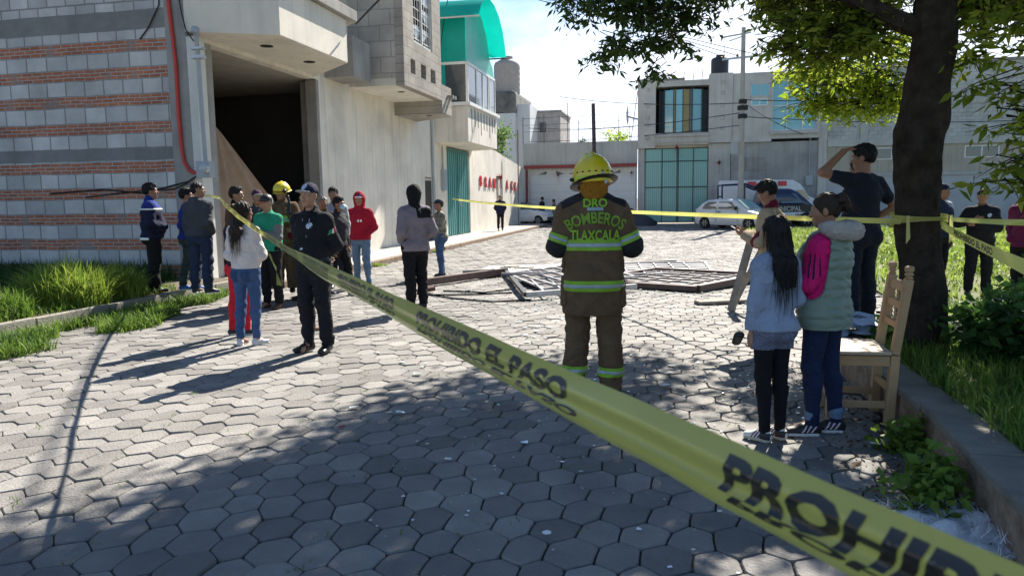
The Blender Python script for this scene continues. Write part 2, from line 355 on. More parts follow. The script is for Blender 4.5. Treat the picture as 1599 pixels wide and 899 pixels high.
# ---- planter on the right: low wall and raised soil
mstone = mat('planter_stone', (.17, .11, .075), .95, .4, 9, .9, 22, c2=(.36, .27, .20))
mcap = mat('planter_cap', (.20, .19, .165), .92, .25, 4, .5, 35, stain=.5)
edge = [(10.1, -15), (10.2, -9), (10.3, -7.2), (10.22, -5.6), (10.2, -4.5)]
def along(y): return np.interp(y, [p[1] for p in edge], [p[0] for p in edge])
mb = MB(); cp = MB(); y = -15.0
while y < -4.55:
    y1 = min(y+rnd.uniform(.7, 1.1), -4.5); xa, xb = along(y), along(y1-.01)
    j = rnd.uniform(-.012, .012)
    mb.prism([(xa+j, y+.004), (xa+.25, y+.004), (xb+.25, y1-.004), (xb+j, y1-.004)], -.03, .225)
    cp.prism([(xa+j-.015, y+.004), (xa+.262, y+.004), (xb+.262, y1-.006), (xb+j-.015, y1-.006)], .228, .275+j*.5)
    y = y1
mb.prism([(10.54, -4.78), (12.3, -4.78), (12.3, -4.5), (10.54, -4.5)], -.03, .225); cp.prism([(10.56, -4.80), (12.3, -4.80), (12.3, -4.48), (10.56, -4.48)], .228, .27)
pw = empty('planter_wall', W(0, 0), -A, 'low brown stone wall with grey coping holding back the weedy bank', 'wall')
mb.build('stone_face', mstone, pw, bevel=.012); cp.build('coping', mcap, pw, bevel=.012)
def hz(x, y):
    q = np.clip((y+4.6)/4.0, 0, 1); return .235*(1-q*q*(3-2*q))
gx, gy = np.meshgrid(np.arange(10.4, 60, .55), np.arange(-15, 24.2, .55), indexing='ij')
z = hz(gx, gy)+.02*np.sin(gx*2.1+gy)*np.sin(gy*1.7)
P = Wn(np.stack([gx, gy, z], -1).reshape(-1, 3)); ny = gx.shape[1]; F = []
for i in range(gx.shape[0]-1):
    for j in range(ny-1):
        if gx[i, j] < 11.8 and gy[i, j+1] > -4.5: continue
        F.append((i*ny+j, (i+1)*ny+j, (i+1)*ny+j+1, i*ny+j+1))
tag(mesh_np('bank', P, F, mgrass_g, smooth=True), kind='structure')
xs = np.arange(12.2, 34, .5); V = []
for x_ in xs:
    for dy in (-.5, 0, .5): yc = -1.1+.12*(x_-13)+dy+.12*math.sin(x_*2.3+dy); V.append((x_, yc, float(hz(x_, yc))+.035))
tag(mesh_np('dirt_path', Wn(np.array(V)), [(i*3+j, i*3+3+j, i*3+4+j, i*3+1+j) for i in range(len(xs)-1) for j in (0, 1)], mat('pale_dirt', (.40, .36, .29), .95, .2, 5, .4, 30), smooth=True), kind='structure')
# ---- grass
def gmat(name, c, c2):
    m = mat(name, c, .55, 0, .9, c2=c2, trans=.42, spec=.3, detail=3)
    t = m.node_tree; g_ = N(t, 'ShaderNodeNewGeometry'); ms = [n for n in t.nodes if n.type == 'MIX_RGB'][0]
    t.links.new(g_.outputs['Random Per Island'], ms.inputs[0]); return m
mg1 = gmat('grass_blade', (.075, .16, .02), (.20, .30, .05)); mg2 = gmat('grass_sunlit', (.15, .25, .03), (.34, .42, .08)); mgd = gmat('grass_shaded', (.02, .06, .012), (.05, .11, .025))  # bright and dark copies of the grass: sun and shade put into colour
mleafb = gmat('weed_leaf', (.025, .075, .018), (.07, .15, .03))
def blades(name, P, h, wd, mt, lean=.35, parent=None):
    P = np.asarray(P, float); n = len(P); h = np.broadcast_to(h, n)*npr.uniform(.55, 1.15, n)
    an = npr.uniform(0, 6.28, n); ln = npr.uniform(.05, 1, n)*lean*2; d = np.stack([np.cos(an), np.sin(an), 0*an], 1); s = np.stack([-np.sin(an), np.cos(an), 0*an], 1)
    wv = (wd*npr.uniform(.6, 1.3, n))[:, None]; up = np.array([0, 0, 1.])
    r = []
    for q, ww in ((0, 1), (.45, .9), (.8, .55), (1, .08)):
        c = P+up*(h*(q-.28*q*q*ln))[:, None]+d*(h*ln*q*q)[:, None]
        r += [c-s*wv*ww/2, c+s*wv*ww/2]
    V = np.stack(r, 1).reshape(-1, 3); b_ = np.arange(n)[:, None]*8
    F = np.concatenate([b_+np.array([[k, k+1, k+3, k+2]]) for k in (0, 2, 4)])
    return mesh_np(name, V, F, mt, parent, smooth=True)
def scatter(n, x0, x1, y0, y1, f=None):
    x = npr.uniform(x0, x1, n); y = npr.uniform(y0, y1, n)
    if f is not None: k = f(x, y); x, y = x[k], y[k]
    return x, y
def nzf(x, y, s=1.0): return .5+.25*(np.sin(1.7*x*s+2.1*y*s)+np.sin(3.1*x*s-1.3*y*s+1.5)*np.cos(2.2*y*s))
# left verge lawn, then the tall patches
x, y = scatter(26000, -5, .85, -7.5, -.1, lambda x, y: (nzf(x, y, 1.3) > .25) & ~((x > -.3) & (y > -1.6)))
o = blades('verge_grass', Wn(np.stack([x, y, x*0+.19], 1)), .13, .012, mg1, .7); tag(o, 'short bright grass growing on the raised verge by the brick wall', 'grass', kind='stuff')
x, y = scatter(19000, -6.5, .3, -5.2, -.3, lambda x, y: (x < -.1+.12*y) & (nzf(x+3, y) > .2))
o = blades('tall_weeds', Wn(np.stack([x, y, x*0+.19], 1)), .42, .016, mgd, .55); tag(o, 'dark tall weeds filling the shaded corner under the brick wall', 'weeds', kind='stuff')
x, y = scatter(17000, 1.0, 2.3, -9, -.9, lambda x, y: (x < 1.0+(1.25+.25*np.sin(y*3.1))*np.clip((-y-.7)/2.6, .12, 1)*nzf(x*2, y*1.3)*1.3))
o = blades('kerb_grass', Wn(np.stack([x, y, x*0-.01], 1)), .20, .014, mg1, .7); tag(o, 'grass spilling over the road edge along the left kerb', 'grass', kind='stuff')
def tuft(cx, cy, r, n, h, mt, label, name='grass_tuft', wd=.017, grp=None, z=None):
    an = npr.uniform(0, 6.28, n); rr = r*np.sqrt(npr.uniform(0, 1, n)); x = cx+rr*np.cos(an); y = cy+rr*np.sin(an)*.8
    if z is None: z = .19
    w0 = W(cx, cy, z); P = Wn(np.stack([x, y, x*0+z], 1))-np.array(w0)
    o = blades(name, P, h*(1.1-.5*(rr/r)**2), wd, mt, .5); o.location = w0; return tag(o, label, 'grass tuft', grp)
tuft(.30, -3.55, .62, 2200, .66, mg2, 'big sunlit tuft of long grass on the left verge', grp='tufts of long grass on the left verge')
tuft(.45, -2.75, .42, 1100, .52, mg2, 'sunlit long grass tuft nearest the man in the blue jacket', grp='tufts of long grass on the left verge')
tuft(.25, -4.75, .55, 1200, .42, mg1, 'darker grass tuft in front of the big sunlit one', grp='tufts of long grass on the left verge')
tuft(1.55, -3.35, .28, 320, .22, mg1, 'small leafy clump at the road edge below the kerb', z=-.01, grp='clumps along the left kerb')
tuft(1.5, -5.6, .30, 320, .24, mgd, 'dark clump at the road edge at the far left of the photo', z=-.01, grp='clumps along the left kerb')
tuft(1.7, 9.3, .22, 160, .12, mg2, 'little green weed on the far kerb behind the man in camouflage', z=.0, wd=.02)
tuft(1.62, 4.6, .3, 160, .10, mg2, 'flat weed at the kerb behind the person in the black hood', z=.0, wd=.02)
# bank on the right
x, y = scatter(60000, 10.5, 15.5, -11, -1, lambda x, y: ~((x < 12.2) & (y > -4.6)) & (abs(y+1.1-.12*(x-13)) > .4) & (nzf(x, y, 2) > .12) & (y < 12-x*1.0+3))
o = blades('bank_grass', Wn(np.stack([x, y, hz(x, y)], 1)), .17, .011, mg1, .6); tag(o, 'green grass covering the bank on the right', 'grass', kind='stuff')
x, y = scatter(44000, 12, 34, -4, 23.5, lambda x, y: abs(y+1.1-.12*(x-13)) > .35+.2*nzf(x, y, 2))
o = blades('field_grass', Wn(np.stack([x, y, hz(x, y)], 1)), .12+.22*nzf(x, y, .6)*(y > 2), .028, mg2, .6); tag(o, 'sunlit yellow green grass of the field behind the policeman', 'grass', kind='stuff')
x, y = scatter(16000, 13.5, 30, 3.5, 9.5, lambda x, y: nzf(x, y, .8) > .45)
def leafcloud(name, P, size, mt, parent=None, droop=.35, asp=.42, loc=None):
    P = np.asarray(P, float); n = len(P); L_ = size*npr.uniform(.6, 1.25, n)
    d = npr.normal(0, 1, (n, 3)); d[:, 2] = d[:, 2]*.5-droop; d /= np.linalg.norm(d, axis=1)[:, None]
    u = npr.normal(0, 1, (n, 3)); s = np.cross(d, u); s /= np.linalg.norm(s, axis=1)[:, None]; nn = np.cross(d, s)
    a = P; q1 = P+d*(L_*.45)[:, None]+s*(L_*asp/2)[:, None]; q2 = P+d*L_[:, None]+nn*(L_*.12)[:, None]; q3 = P+d*(L_*.45)[:, None]-s*(L_*asp/2)[:, None]
    V = np.stack([a, q1, q2, q3], 1).reshape(-1, 3); F = np.arange(4*n).reshape(-1, 4)
    return mesh_np(name, V, F, mt, parent, loc=loc)
P = Wn(np.stack([x, y, npr.uniform(.05, 1.0, len(x))*nzf(x+2, y, 1.1)], 1))
o = leafcloud('field_bushes', P, .13, mg2, droop=-.3); tag(o, 'waist high leafy scrub behind the policeman in the field', 'scrub', kind='stuff')
def weed(cx, cy, r, h, n, size, label, mt, name='leafy_weed', z=None, grp=None):
    z = float(hz(cx, cy)) if z is None else z
    w0 = W(cx, cy, z); e_ = tag(empty(name, w0), label, 'weed', grp)
    st = MB(); P = []
    for k in range(max(5, n//45)):
        an = rnd.uniform(0, 6.28); rr = r*math.sqrt(rnd.random()); top = Vector((rr*math.cos(an), rr*math.sin(an), h*rnd.uniform(.55, 1)*(1.1-.5*rr/r))); bt = Vector((top.x*.35, top.y*.35, 0))
        md = (top+bt)/2+Vector((0, 0, h*.08)); st.tube([bt, md, top], [.005, .004, .002], 4)
        m_ = n//max(5, n//45)
        for j in range(m_):
            q = rnd.uniform(.15, 1); p = bt.lerp(md, q*2) if q < .5 else md.lerp(top, q*2-1); P.append(p+Vector([rnd.gauss(0, .025+.03*size/.1) for _ in range(3)]))
    st.build('stem', mgd, e_); P = np.array(P); P[:, 2] = np.maximum(P[:, 2], .015); leafcloud('foliage', P, size, mt, e_, droop=-.05, asp=.62)
    return e_
bw = 'broad leaved weeds on the bank behind the chair'
for k, (cx, cy, r, h, n, s, lb) in enumerate([(11.3, -6.0, .4, .62, 1200, .11, 'broad leaved weed right against the foot of the tree trunk'), (11.95, -6.2, .50, .72, 1700, .12, 'bushy broad leaved weed a step right of the tree trunk'), (12.2, -6.9, .45, .62, 1500, .11, 'leafy weed at the right edge of the photo, below the striped tape'),
        (11.4, -6.9, .38, .40, 700, .09, 'low leafy weed in deep shade behind the coping'), (11.9, -5.2, .5, .78, 1500, .12, 'tall dark weed directly behind the trunk on its right'), (12.6, -5.7, .6, .72, 1700, .12, 'weed clump beside the path below the policeman'), (10.85, -5.2, .3, .40, 500, .09, 'dark weed beside the chair back, left of the trunk')]):
    weed(cx, cy, r, h, n, s, lb, mleafb, grp=bw)
weed(10.17, -7.55, .16, .26, 170, .075, 'small weed sprouting at the wall foot just past the chair leg', mg1, z=0, grp='weeds at the foot of the planter wall')
weed(10.05, -8.45, .26, .30, 420, .075, 'larger weed at the wall foot above the white sacking', mg1, z=0, grp='weeds at the foot of the planter wall')
x = npr.uniform(9.75, 10.2, 500); y = npr.uniform(-9, -5, 500)
o = leafcloud('leaf_litter', Wn(np.stack([x, y, x*0+.012], 1)), .04, mat('dead_leaf', (.10, .06, .03), .8, .4, 9), droop=0); tag(o, 'brown leaf litter and twigs along the foot of the planter wall', 'litter', kind='stuff')
x = npr.uniform(1.3, 10, 260); y = npr.uniform(-11, -4, 260)
o = blades('joint_grass', Wn(np.stack([x, y, x*0-.01], 1)).repeat(6, 0)+npr.normal(0, .03, (1560, 3))*np.array([1, 1, 0]), .035, .006, mg1, .8); tag(o, 'tiny tufts of grass growing in the joints of the paving', 'grass', kind='stuff')
# ================================================================== left corner building
T = street('corner_building', 0, 0, 0, 'unfinished corner house with block and red brick side wall and pale plastered street front', 'building')
H1 = 10.5
reds = [(z0, z0+.205) for z0 in (.30-.08, .72, 1.205, 1.695, 2.19, 2.925, 3.44, 3.93, 4.42)]
mbrick = wall_mat('banded_wall', 0, (.58, .57, .56), (.42, .42, .42), (.27, .26, .26), .42, .29, .016, bands=(reds, [(2.42, 2.65), (4.82, 5.16), (7.7, 7.95)]))
MB().box(-14, -.42, 0, .25, 0, H1).build('side_wall', mbrick, T)
MB().box(-.42, .0, -.02, .35, 0, H1).build('corner_column', mc, T, bevel=.01)
MB().box(.002, .16, -.015, .30, 0, 4.62).build('door_jamb', mat('white_jamb', (.62, .61, .57), .8, .08, 2, .1, 20, stain=.3), T)
MB().box(-.30, -.002, .352, .75, 0, 4.62).build('inner_pier', mc, T)
# street wall with its opening
mb = MB(); mb.box(-.25, 0, 5.15, 13.28, 0, H1).box(-.25, 0, 13.28, 14.5, 2.42, H1).box(-.25, 0, .352, 5.15, 4.62, H1)
mb.build('street_wall', mplas, T)
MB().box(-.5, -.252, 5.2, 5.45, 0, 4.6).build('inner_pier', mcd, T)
MB().box(-.25, .03, 5.0, 5.148, 0, 4.6).build('door_jamb', mc, T)
# the room behind the opening
mroom = mat('room_plaster', (.05, .047, .042), .95, .2, 1, .2, 20)  # near-black: darkness of the unlit room put into the plaster colour
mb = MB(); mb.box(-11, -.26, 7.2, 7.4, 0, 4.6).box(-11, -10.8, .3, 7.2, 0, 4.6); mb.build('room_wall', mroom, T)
MB().box(-11, -.26, .3, 7.2, 4.62, 4.8).build('room_ceiling', mat('room_ceiling', (.34, .32, .28), .95), T)  # paler than the walls: bounce light on the ceiling put into colour
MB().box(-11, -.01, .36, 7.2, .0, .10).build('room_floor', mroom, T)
MB().box(-14, -.252, .26, 14.5, H1-.25, H1).build('roof', mc, T)
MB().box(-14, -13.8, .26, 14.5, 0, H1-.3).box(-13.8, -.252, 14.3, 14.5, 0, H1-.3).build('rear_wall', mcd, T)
MB().box(-.2, -.12, 13.3, 13.38, .12, 2.4).box(-.2, -.12, 14.42, 14.5, .12, 2.4).box(-.2, -.12, 13.38, 14.42, 2.3, 2.4).build('door_frame', mwinf, T)
MB().box(-.19, -.14, 13.385, 14.415, .12, 2.295).build('side_door', mat('dark_door', (.05, .045, .04), .6, .2), T)
# first balcony
b1 = [(.003, -.04), (1.5, .69), (1.5, 3.68), (.003, 5.1)]
o = MB().prism(b1, 4.70, 5.655).build('balcony', mpaint, T, bevel=.012)
MB().prism([(.003, -.2), (1.62, .60), (1.62, 4.02), (.003, 5.3)], 5.66, 5.90).build('ledge', mc, o, bevel=.012)
for yy in (1.5, 3.3):
    MB().lathe([(.0, 4.690), (.13, 4.690), (.13, 4.702), (0, 4.702)], (.75, yy, 0), 20).build('lamp_hole', mdark, o)
MB().box(-.0, .8, 5.56, 6.68, 4.73, 5.73).build('meter_box', mc, T, bevel=.01).location = (.003, 0, 0)
# the upper storey bay with stone cladding
mclad = wall_mat('stone_cladding', 1, (.40, .37, .33), (.33, .305, .27), (.25, .23, .21), .55, .24, .012)
mclad0 = wall_mat('stone_cladding_end', 0, (.48, .45, .41), (.40, .375, .34), (.31, .29, .26), .62, .42, .014)
mb = MB(); X1 = 1.6
wy0, wy1, wz0 = 7.9, 9.6, 6.0
mb.box(1.35, X1, 7.1, 10.45, 4.70, 5.10).box(1.35, X1, 7.1, 10.45, 5.50, wz0).box(1.35, X1, 7.1, wy0, wz0, 10.3).box(1.35, X1, wy1, 10.45, wz0, 8.6).box(1.35, X1, wy0, 10.45, 8.6, 10.3)
ny = [7.1, 7.62, 8.02, 8.50, 8.95, 9.38, 9.85, 10.45]
for k in (0, 2, 4, 6): mb.box(1.35, X1, ny[k], ny[k+1], 5.10, 5.50)
o = mb.build('bay_front', mclad, T)
MB().box(1.35, 1.45, 7.62, 9.85, 5.10, 5.50).build('niche_back', mc, T)
mb = MB().box(.003, 1.348, 7.1, 7.3, 4.90, 10.3); mb.build('bay_side', mclad0, T)
MB().box(.003, 1.348, 10.25, 10.45, 4.9, 10.3).build('bay_side', mclad0, T)
MB().prism([(.003, 7.102), (1.348, 7.102), (1.348, 10.45), (.003, 11.4)], 4.70, 4.898).build('bay_floor', mpaint, T)
MB().box(-.0, 1.6, 7.1, 10.45, 10.302, 10.5).build('bay_roof', mc, T).location = (.003, 0, 0)
MB().lathe([(0, 4.692), (.10, 4.692), (.10, 4.702), (0, 4.702)], (1.05, 8.3, 0), 18).build('lamp_hole', mdark, T)
fr = MB()
for yy in (wy0, 8.72, wy1-.06): fr.box(1.50, 1.58, yy, yy+.06, wz0, 8.6)
fr.box(1.50, 1.58, wy0, wy1, wz0, wz0+.06).box(1.50, 1.58, wy0, wy1, 8.54, 8.6)
wn = fr.build('window', mwinf, T)
gl = MB()
def shard(y0, y1, z0, z1, x):
    pts = [(x, y0, z0), (x, y1, z0)]; k = 6
    pts = [(x, rnd.uniform(y0, y1), z0), (x, y1, z0+(z1-z0)*rnd.random()), (x, y1, z1), (x, rnd.uniform(y0, y1), z1), (x, y0, z0+(z1-z0)*rnd.random())]
    gl.extr(pts, (.004, 0, 0))
for y0, y1 in ((7.96, 8.70), (8.80, 9.52)):
    for z0 in np.arange(6.1, 8.3, .55):
        if rnd.random() < .7: shard(y0, y1, z0, z0+.45, 1.52)
gl.build('broken_pane', mat('pale_glass', (.35, .40, .42), .1, .1, spec=.8), wn)
gr = MB()
for z0 in np.arange(6.15, 8.6, .28): gr.bar((1.535, wy0+.06, z0), (1.535, wy1, z0), .018)
for y0 in np.arange(8.1, 9.6, .2): gr.bar((1.535, y0, 6.05), (1.535, y0+rnd.uniform(-.05, .05), 8.55), .012)
gr.build('grille', mwhite, wn)
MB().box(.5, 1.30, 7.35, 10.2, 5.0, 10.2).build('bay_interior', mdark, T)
# second little balcony
MB().prism([(.003, 10.47), (1.6, 10.47), (1.6, 11.5), (.003, 12.6)], 4.30, 5.2).build('balcony', mclad, T, bevel=.01)
for yy in (11.0, 11.3): MB().box(1.602, 1.80, yy, yy+.11, 4.83, 4.93).build('water_spout', mc, T)
MB().lathe([(0, 4.292), (.09, 4.292), (.09, 4.302), (0, 4.302)], (1.0, 10.95, 0), 18).build('lamp_hole', mdark, T)
MB().tube([(.055, 15.0-.9, 0.12), (.055, 14.1, 6.5)], .045, 8).build('drain_pipe', mgreyplastic, T, smooth=True)
# electric gear at the corner
E_ = street('electric_meter', .30, -.05, 0, 'grey electric meter box with its service conduit on the white jamb', 'electric meter'); of = (.30, -.05, 0)
MB(of).box(.16, .44, -.20, -.02, 2.06, 2.36).build('meter_case', mgreyplastic, E_, bevel=.015)
MB(of).lathe([(0, -.32), (.075, -.31), (.085, -.30), (.085, -.201), (0, -.201)], (.38, 0, 2.22), 18, 'Y').build('meter_dial', mat('meter_glass', (.40, .43, .44), .15), E_, smooth=True)
MB(of).tube([(.30, -.09, 2.362), (.28, -.09, 4.3), (.27, -.09, 4.6)], .04, 10).build('conduit', mgreyplastic, E_, smooth=True)
MB(of).tube([(.27, -.09, 4.6), (.29, -.10, 4.72), (.33, -.22, 4.70), (.33, -.24, 4.62)], .055, 10).build('weather_head', mgreyplastic, E_, smooth=True)
MB(of).box(.16, .40, -.15, -.02, 4.20, 4.26).box(.16, .40, -.15, -.02, 4.36, 4.40).build('bracket', msteel, E_)
c_ = MB(); pa = [(-.28, -.06, 6.4), (-.28, -.06, 5.3), (-.21, -.06, 4.14), (-.22, -.06, 3.3), (-.21, -.06, 2.7), (-.17, -.06, 2.36), (-.07, -.06, 2.20), (.08, -.07, 2.14), (.165, -.09, 2.13)]
tag(MB().tube([W(*p) for p in pa], .035, 10).build('red_conduit', mred, smooth=True), 'bent red plastic conduit running down the corner column to the meter', 'conduit')
def cable(name, pts, r, label, sag=0, n=14, m_=None):
    pts = [Vector(p) for p in pts]
    if len(pts) == 2:
        a_, b_ = pts; pts = [a_.lerp(b_, k/n)+Vector((0, 0, -4*sag*(k/n)*(1-k/n))) for k in range(n+1)]
    return tag(MB().tube(pts, r, 5).build(name, m_ or mcable, smooth=True), label, 'cable')
cable('wall_cable', [W(-.95, -.03, 4.62), W(-.75, -.03, 4.82), W(-.5, -.03, 5.2), W(-.42, -.05, 5.8)], .014, 'black cable hanging on the brick wall left of the red conduit')
cable('wall_cable', [W(-.1, -.06, 5.7), W(-.02, -.07, 5.05), W(.06, -.08, 4.72), W(.25, -.15, 4.5)], .012, 'thin cable crossing the grey column beside the weather head')
cable('wall_cable', [W(-3.2, -.03, 1.82), W(-2, -.03, 1.88), W(-1.1, -.03, 1.80), W(-.5, -.05, 1.92), W(-.1, -.06, 2.0), W(.1, -.08, 2.1)], .016, 'frayed dark cable strung along the brick wall behind the man in blue')
cable('wall_cable', [W(-2.4, -.03, 1.74), W(-1.2, -.035, 1.84), W(-.45, -.05, 1.86), W(-.12, -.06, 1.97)], .012, 'lower cable below the frayed one on the brick wall')
cable('service_drop', [W(1.64, 3.9, 5.6), (1.1, 10.9, 7.2), (2.2, 2.0, 8.6)], .022, 'thick cable leaving the end of the balcony ledge')
# tarpaulin in the doorway
tp = []; nu, nv = 26, 22
for j in range(nv+1):
    v = j/nv; z_ = 3.10-2.55*v
    l, r_ = .98-.55*v**.8, .99+3.3*v**.95
    for i in range(nu+1):
        u = i/nu; yy = l+(r_-l)*u
        fold = .10*v*math.sin(u*17+v*2.5)+.05*v*math.sin(u*31+1)
        tp.append(W(-.16+fold-.35*v*math.sin(u*3.1), yy, z_-.25*math.sin(u*3.14)*v*.5+.12*u*v))
F = [(j*(nu+1)+i, j*(nu+1)+i+1, (j+1)*(nu+1)+i+1, (j+1)*(nu+1)+i) for j in range(nv) for i in range(nu)]
w0 = np.array(W(0, 1, 0.1)); o = mesh_np('tarpaulin', np.array(tp)-w0, F, mat('tarp', (.30, .215, .15), .75, .2, 3, .15, 25, trans=.25, sheen=.2), smooth=True, loc=w0); tag(o, 'brown tarpaulin pulled to a point and draped across the doorway', 'tarpaulin')
cable('hanging_cord', [W(-.16, .98, 3.1), W(-.1, .6, 3.7)], .007, 'cord tying the tarpaulin up to the door beam', .02)
# ================================================================== teal canopy house
T = street('canopy_house', 0, 14.5, 0, 'house with teal vaulted canopy, glazed balcony and teal garage door', 'building'); of = (0, 14.5, 0)
def B(): return MB(of)
mb = B().box(-9, -.0, 14.51, 16.0, 0, 3.7).box(-9, 0, 19.42, 19.9, 0, 3.7).box(-9, 0, 14.51, 19.9, 3.7, 8.0); mb.box(-9, -.2, 16.0, 19.42, 3.3, 3.7); mb.build('wall', mplas, T)
d = B().box(-.14, -.06, 16.02, 19.40, .13, 3.65).build('garage_door', mtealdoor, T)
r = B()
for y0 in np.arange(16.05, 19.4, .28): r.box(-.058, -.035, y0, y0+.03, .16, 3.62)
r.box(-.058, -.02, 17.66, 17.74, .16, 3.62); r.box(-.058, -.03, 16.02, 19.4, 3.50, 3.60); r.build('door_rib', mat('teal_dark', (.05, .17, .17), .5), d)
B().box(-.03, .03, 17.82, 17.9, 1.3, 1.5).build('door_handle', msteel, d)
bal = B().prism([(.003, 14.6), (1.3, 14.6), (1.3, 19.25), (.003, 19.9)], 3.72, 5.05).build('balcony', mplas, T, bevel=.012)
B().prism([(.003, 14.5), (1.42, 14.5), (1.42, 19.4), (.003, 19.95)], 5.052, 5.17).build('ledge', mwhite, bal)
gr = B()
for k in range(9): yy = 15.1+k*.47; B().box(1.301, 1.304, yy, yy+.09, 4.35 if k % 3 else 4.1, 4.97).build('slot', mdark, bal)
# glazing
fr = B(); ys = [14.75, 16.0, 17.0, 17.9, 18.15, 19.1]
for yy in ys: fr.box(1.22, 1.29, yy-.03, yy+.03, 5.17, 6.6)
fr.box(1.22, 1.29, 14.72, 19.13, 6.56, 6.66).box(1.22, 1.29, 14.72, 19.13, 5.171, 5.23).box(-.0, 1.219, 14.72, 14.79, 6.56, 6.66)
wf = fr.build('window', mwhite, T)
B().box(1.245, 1.262, 14.78, 19.07, 5.23, 6.56).build('pane', glass('smoke_glass', (.10, .13, .16)), wf)
B().box(.42, 1.20, 14.74, 14.76, 5.2, 6.56).build('end_pane', mgld, wf)
B().box(.003, .42, 14.74, 14.77, 5.6, 6.56).build('teal_panel', mteal, T)
B().box(.003, 1.215, 14.735, 14.755, 6.66, 8.45).build('teal_panel', mteal, T)
# side panel under the vault and the vault
prof = [(14.0, 8.10), (14.35, 8.52), (14.9, 8.86), (15.6, 9.02), (16.4, 8.98), (17.2, 8.72), (17.8, 8.3), (18.2, 7.75), (18.35, 7.4)]
zz = lambda y_: float(np.interp(y_, [p[0] for p in prof], [p[1] for p in prof]))
pl_ = [(1.23, 14.76, 6.67), (1.23, 19.1, 6.67), (1.23, 18.9, 7.1), (1.23, 18.3, 7.35)]+[(1.23, p[0], p[1]-.03) for p in prof[::-1][1:-1]]+[(1.23, 14.76, zz(14.76)-.04)]
B().extr(pl_, (.012, 0, 0)).build('teal_panel', mteal2, T)
v = B(); n = len(prof)
v.add([(x_, p[0], p[1]) for x_ in (-2.5, 1.95) for p in prof]+[(x_, p[0], p[1]+.012) for x_ in (-2.5, 1.95) for p in prof],
      [(i, i+1, n+i+1, n+i) for i in range(n-1)]+[(2*n+i, 3*n+i, 3*n+i+1, 2*n+i+1) for i in range(n-1)]+[(i, 2*n+i, 2*n+i+1, i+1) for i in range(n-1)]+[(n+i, n+i+1, 3*n+i+1, 3*n+i) for i in range(n-1)])
cn = v.build('canopy', mteal, T, smooth=True)
B().bar((-2.5, 14.0, 8.07), (1.95, 14.0, 8.07), .05).build('eave_bar', mwinf, cn); B().bar((-2.5, 18.36, 7.36), (1.95, 18.36, 7.36), .05).build('eave_bar', mrust, cn)
B().tube([(.05, 15.35, 1.9), (.05, 15.35, 3.65)], .03).build('conduit', mgreyplastic, T); B().box(.003, .16, 15.2, 15.5, 1.95, 2.75).build('meter_box', mgreyplastic, T, bevel=.02)
# yard wall with the red letters
T = street('yard_wall', 0, 19.9, 0, 'whitewashed yard wall with a narrow dark doorway past the teal door', 'wall'); of = (0, 19.9, 0)
mb = B().extr([(0, 19.92, 0), (0, 24.5, 0), (0, 24.5, 4.0), (0, 19.92, 4.0)], (-.22, 0, 0)); mb.extr([(0, 24.502, 2.75), (0, 25.95, 2.75), (0, 25.95, 3.85), (0, 24.502, 4.0)], (-.22, 0, 0)); mb.extr([(0, 25.952, 0), (0, 32.3, 0), (0, 32.3, 3.34), (0, 25.952, 3.85)], (-.22, 0, 0))
mb.build('plaster', mplas, T)
B().box(-.6, -.23, 24.4, 26.05, 0, 3.0).build('doorway', mdark, T)
B().box(-.15, -.05, 25.2, 25.94, .12, 2.7).build('door_leaf', mplas, T)
mletter = mat('red_letter', (.55, .03, .04), .6, .15, 4)
def textmesh(txt, size, bold=0, align='CENTER', sub=None, extrude=0):
    cu = bpy.data.curves.new('t', 'FONT'); cu.body = txt; cu.size = size; cu.offset = bold; cu.align_x = align; cu.extrude = extrude; cu.resolution_u = 3
    ob = bpy.data.objects.new('t', cu); col.objects.link(ob); bpy.context.view_layer.update()
    dg = bpy.context.evaluated_depsgraph_get(); me = bpy.data.meshes.new_from_object(ob.evaluated_get(dg))
    bpy.data.objects.remove(ob); bm = bmesh.new(); bm.from_mesh(me); bpy.data.meshes.remove(me)
    if sub:
        bmesh.ops.triangulate(bm, faces=bm.faces)
        for _ in range(5):
            L_ = [e for e in bm.edges if e.calc_length() > sub]
            if not L_: break
            bmesh.ops.subdivide_edges(bm, edges=L_, cuts=1); bmesh.ops.triangulate(bm, faces=bm.faces)
    bm.verts.ensure_lookup_table(); bm.verts.index_update()
    v = [tuple(x.co) for x in bm.verts]; f = [tuple(x.index for x in q.verts) for q in bm.faces]; bm.free(); return v, f
for ch, yy, zz_ in [('B', 21.25, 2.20), ('R', 22.2, 2.17), ('A', 23.05, 2.16), ('N', 23.95, 2.14), ('A', 26.9, 2.12), ('K', 28.1, 2.08), ('X', 29.0, 2.04)]:
    v, f = textmesh(ch, .66, .02, extrude=.02)
    mb = B(); mb.add([(.035+q[2], yy+q[0], zz_+q[1]) for q in v], f); o = mb.build('letter', mletter, T)
